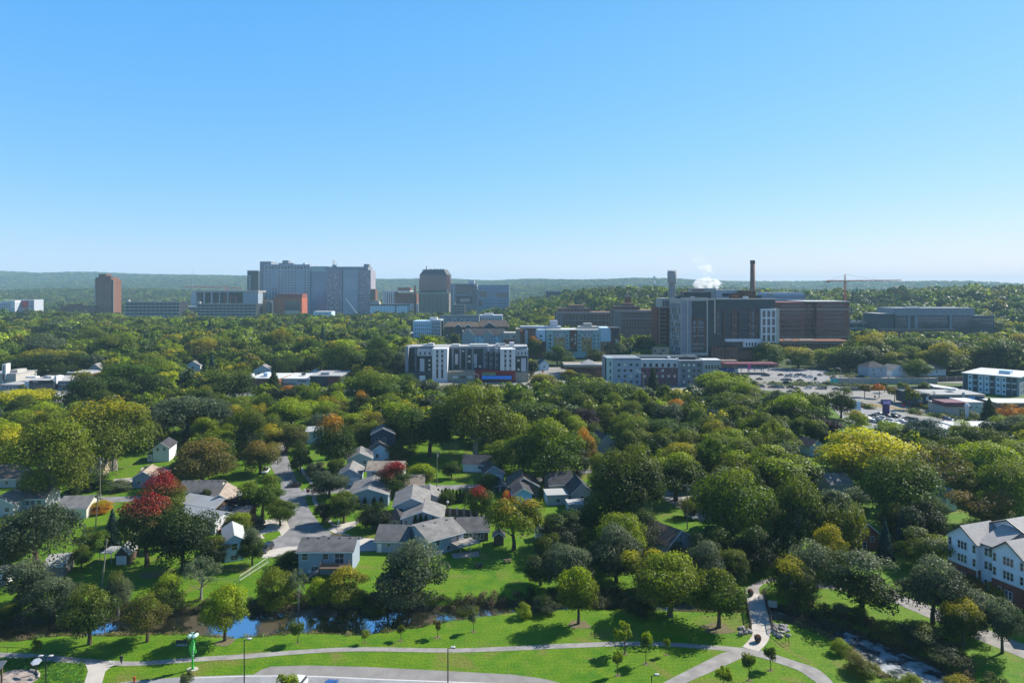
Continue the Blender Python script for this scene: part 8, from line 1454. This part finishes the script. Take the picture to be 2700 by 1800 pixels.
# ---------------------------------------------------------------- brush along the creek
def tufts(name, label, spots, cols, hmin, hmax, per=26, wd_=1.6):
    for x, y, s_ in spots:
        z0 = float(T(x, y)); V, hg, rn = BR_[R.randrange(3)]; col = PAL[R.choice(cols)] if isinstance(cols[0], str) else R.choice(cols); put(V, rn, col, [min(1, v * 1.5) for v in col], hg, .5, x, y, z0 - .25, wd_ * s_ * R.uniform(.8, 1.3), R.uniform(hmin, hmax) * s_)
    flush(name, label)
def brush(n_, seed):
    R_ = np.random.default_rng(seed); a = R_.uniform(0, 6.283, n_); q = R_.random(n_) ** .5 * .5; z_ = R_.random(n_) * (1 - q * .9); P = np.stack([q * np.cos(a), q * np.sin(a), z_], 1)
    V = leaf_quads(P, np.stack([np.cos(a), np.sin(a), np.full(n_, .4)], 1), .2, R_, .8, (.25, .5)); return V, z_, np.clip(R_.random(n_), 0, 1)
BR_ = [brush(150, 40 + i) for i in range(3)]
near_s, far_s = [], []
CPd = np.array(CP)
for (ax, ay, aw), (bx, by, bw) in zip(CP[:-1], CP[1:]):
    L_ = math.hypot(bx - ax, by - ay); n_ = int(L_ / .5); nx, ny = -(by - ay) / L_, (bx - ax) / L_
    for i in range(n_):
        t = (i + R.random()) / n_; w_ = aw + (bw - aw) * t; cx, cy = ax + (bx - ax) * t, ay + (by - ay) * t; px = 1350 + F * cx / cy
        if 1950 < px < 2050: continue
        for s_, lst, lo, hi_ in ((-1, near_s, 1.4, 2.8), (1, far_s, 1.3, 4.4)):
            if s_ < 0 and px > 2290: hi_ = 5.5
            if s_ > 0 and px > 1200: hi_ = 3.2 if px < 2100 else 6
            if s_ < 0 and 1200 < px < 1950: hi_ = 1.8
            d = w_ + R.uniform(lo, hi_); q = (cx + nx * s_ * d, cy + ny * s_ * d, R.uniform(.7, 1.2) * (1.25 if px > 2100 else 1)); lst.append(q)
tufts('near_bank_reeds', 'olive and tan reeds along the near creek bank', near_s, [(.12, .13, .035), (.16, .15, .06), (.07, .10, .03), (.20, .17, .08)], .55, 1.05)
tufts('far_bank_brush', 'dark brush and brown weeds along the far creek bank', far_s, [(.05, .065, .025), (.10, .085, .045), (.13, .10, .06), (.04, .06, .02)], 1.0, 2.2)
vb = []
for (x0_, y0_, x1_, y1_, n_) in ((1965,1012,2180,1016,70),(2000,1040,2230,1062,90),(2235,1064,2300,1078,20),(2180,1012,2300,1022,40),(2400,1086,2560,1112,60),(1400,990,1460,1000,24),(1510,1004,1600,1012,30),(2180,986,2290,996,30),(1180,1024,1260,1030,14)):
    for _ in range(n_): t = R.random(); x, y = G(x0_ + (x1_ - x0_) * t, y0_ + (y1_ - y0_) * t + R.uniform(-4, 4)); vb.append((x, y, R.uniform(1, 2.2)))
tufts('verge_bushes', 'low mixed bushes along the highway verges', vb, [(.07, .10, .03), (.10, .12, .03), (.12, .11, .05), (.05, .08, .03)], .9, 1.7, 26, 2.6)
isl = []
for cx, cy, w_, n_ in ((925, 1642, 34, 60), (730, 1652, 20, 14), (60, 1672, 30, 20), (1600, 1585, 90, 60), (1480, 1592, 60, 40)):
    for _ in range(n_):
        x, y = G(cx + R.uniform(-w_, w_), cy + R.uniform(-8, 8), -1.2); isl.append((x, y, R.uniform(.7, 1.1)))
tufts('reed_islands', 'brown reed patches standing in the creek', isl, [(.12, .085, .05), (.09, .07, .04), (.15, .11, .07)], 1.1, 2.1)
# ground cover beds and rough grass
beds = []
for _ in range(900):
    px, py = R.uniform(100, 232), R.uniform(1745, 1880); x, y = G(px, py)
    if px < 222 - (py - 1745) * .05: beds.append((x, y, .55))
for _ in range(260):
    px, py = R.uniform(-60, 100), R.uniform(1736, 1762); x, y = G(px, py); beds.append((x, y, .7))
tufts('groundcover_bed', 'bright green groundcover bed beside the plaza', beds, [(.09, .20, .03), (.07, .16, .03), (.13, .22, .04)], .7, 1.0)
def shrub_(px, yt, yb, w_, col, tip, lb): tree_px(px, yt, yb, w_, 'shrub', col, tip, lb)
for q in ((2222,1592,1640,60,'SD','S','silvery round shrub on the creek bank right of the bridge, left one'),(2262,1600,1650,56,'D','G','dark green shrub touching the silvery round one'),(2215,1685,1730,46,'L','YG','yellow-green shrub left of the riffle'),(2270,1730,1790,80,'O','B','olive brushy shrub on the near bank of the riffle'),(2400,1775,1830,60,'YG','L','bright green shrub at the bottom edge in front of the riffle'),(2540,1788,1850,90,'O','GO','yellow-tipped shrub cut by the bottom edge at the right'),(2345,1640,1700,80,'B','O','brown shrub above the riffle'),(2430,1640,1720,110,'SD','O','dark shrub mass under the stately tree'),(2500,1700,1760,110,'D','SD','dark shrub mass right of the riffle'),
          (1440,1570,1625,70,'SD','D','dark shrub on the bank left of the neat lawn tree'),(1590,1560,1620,90,'B','SD','greyish-brown thicket behind the neat lawn tree'),(1680,1575,1632,80,'D','K','black-green thicket right of the neat lawn tree'),(240,1590,1640,70,'SD','D','dark bank shrub behind the olive path tree'),(20,1590,1640,60,'D','O','dark bank shrub at the left edge'),(560,1600,1640,40,'D','SD','dark low shrub at the waterline left of the round bank bush'),(990,1585,1625,60,'O','B','weedy shrub left of the silvery willow'),(1230,1595,1628,60,'O','SD','weedy shrub right of the silvery willow')): shrub_(*q)
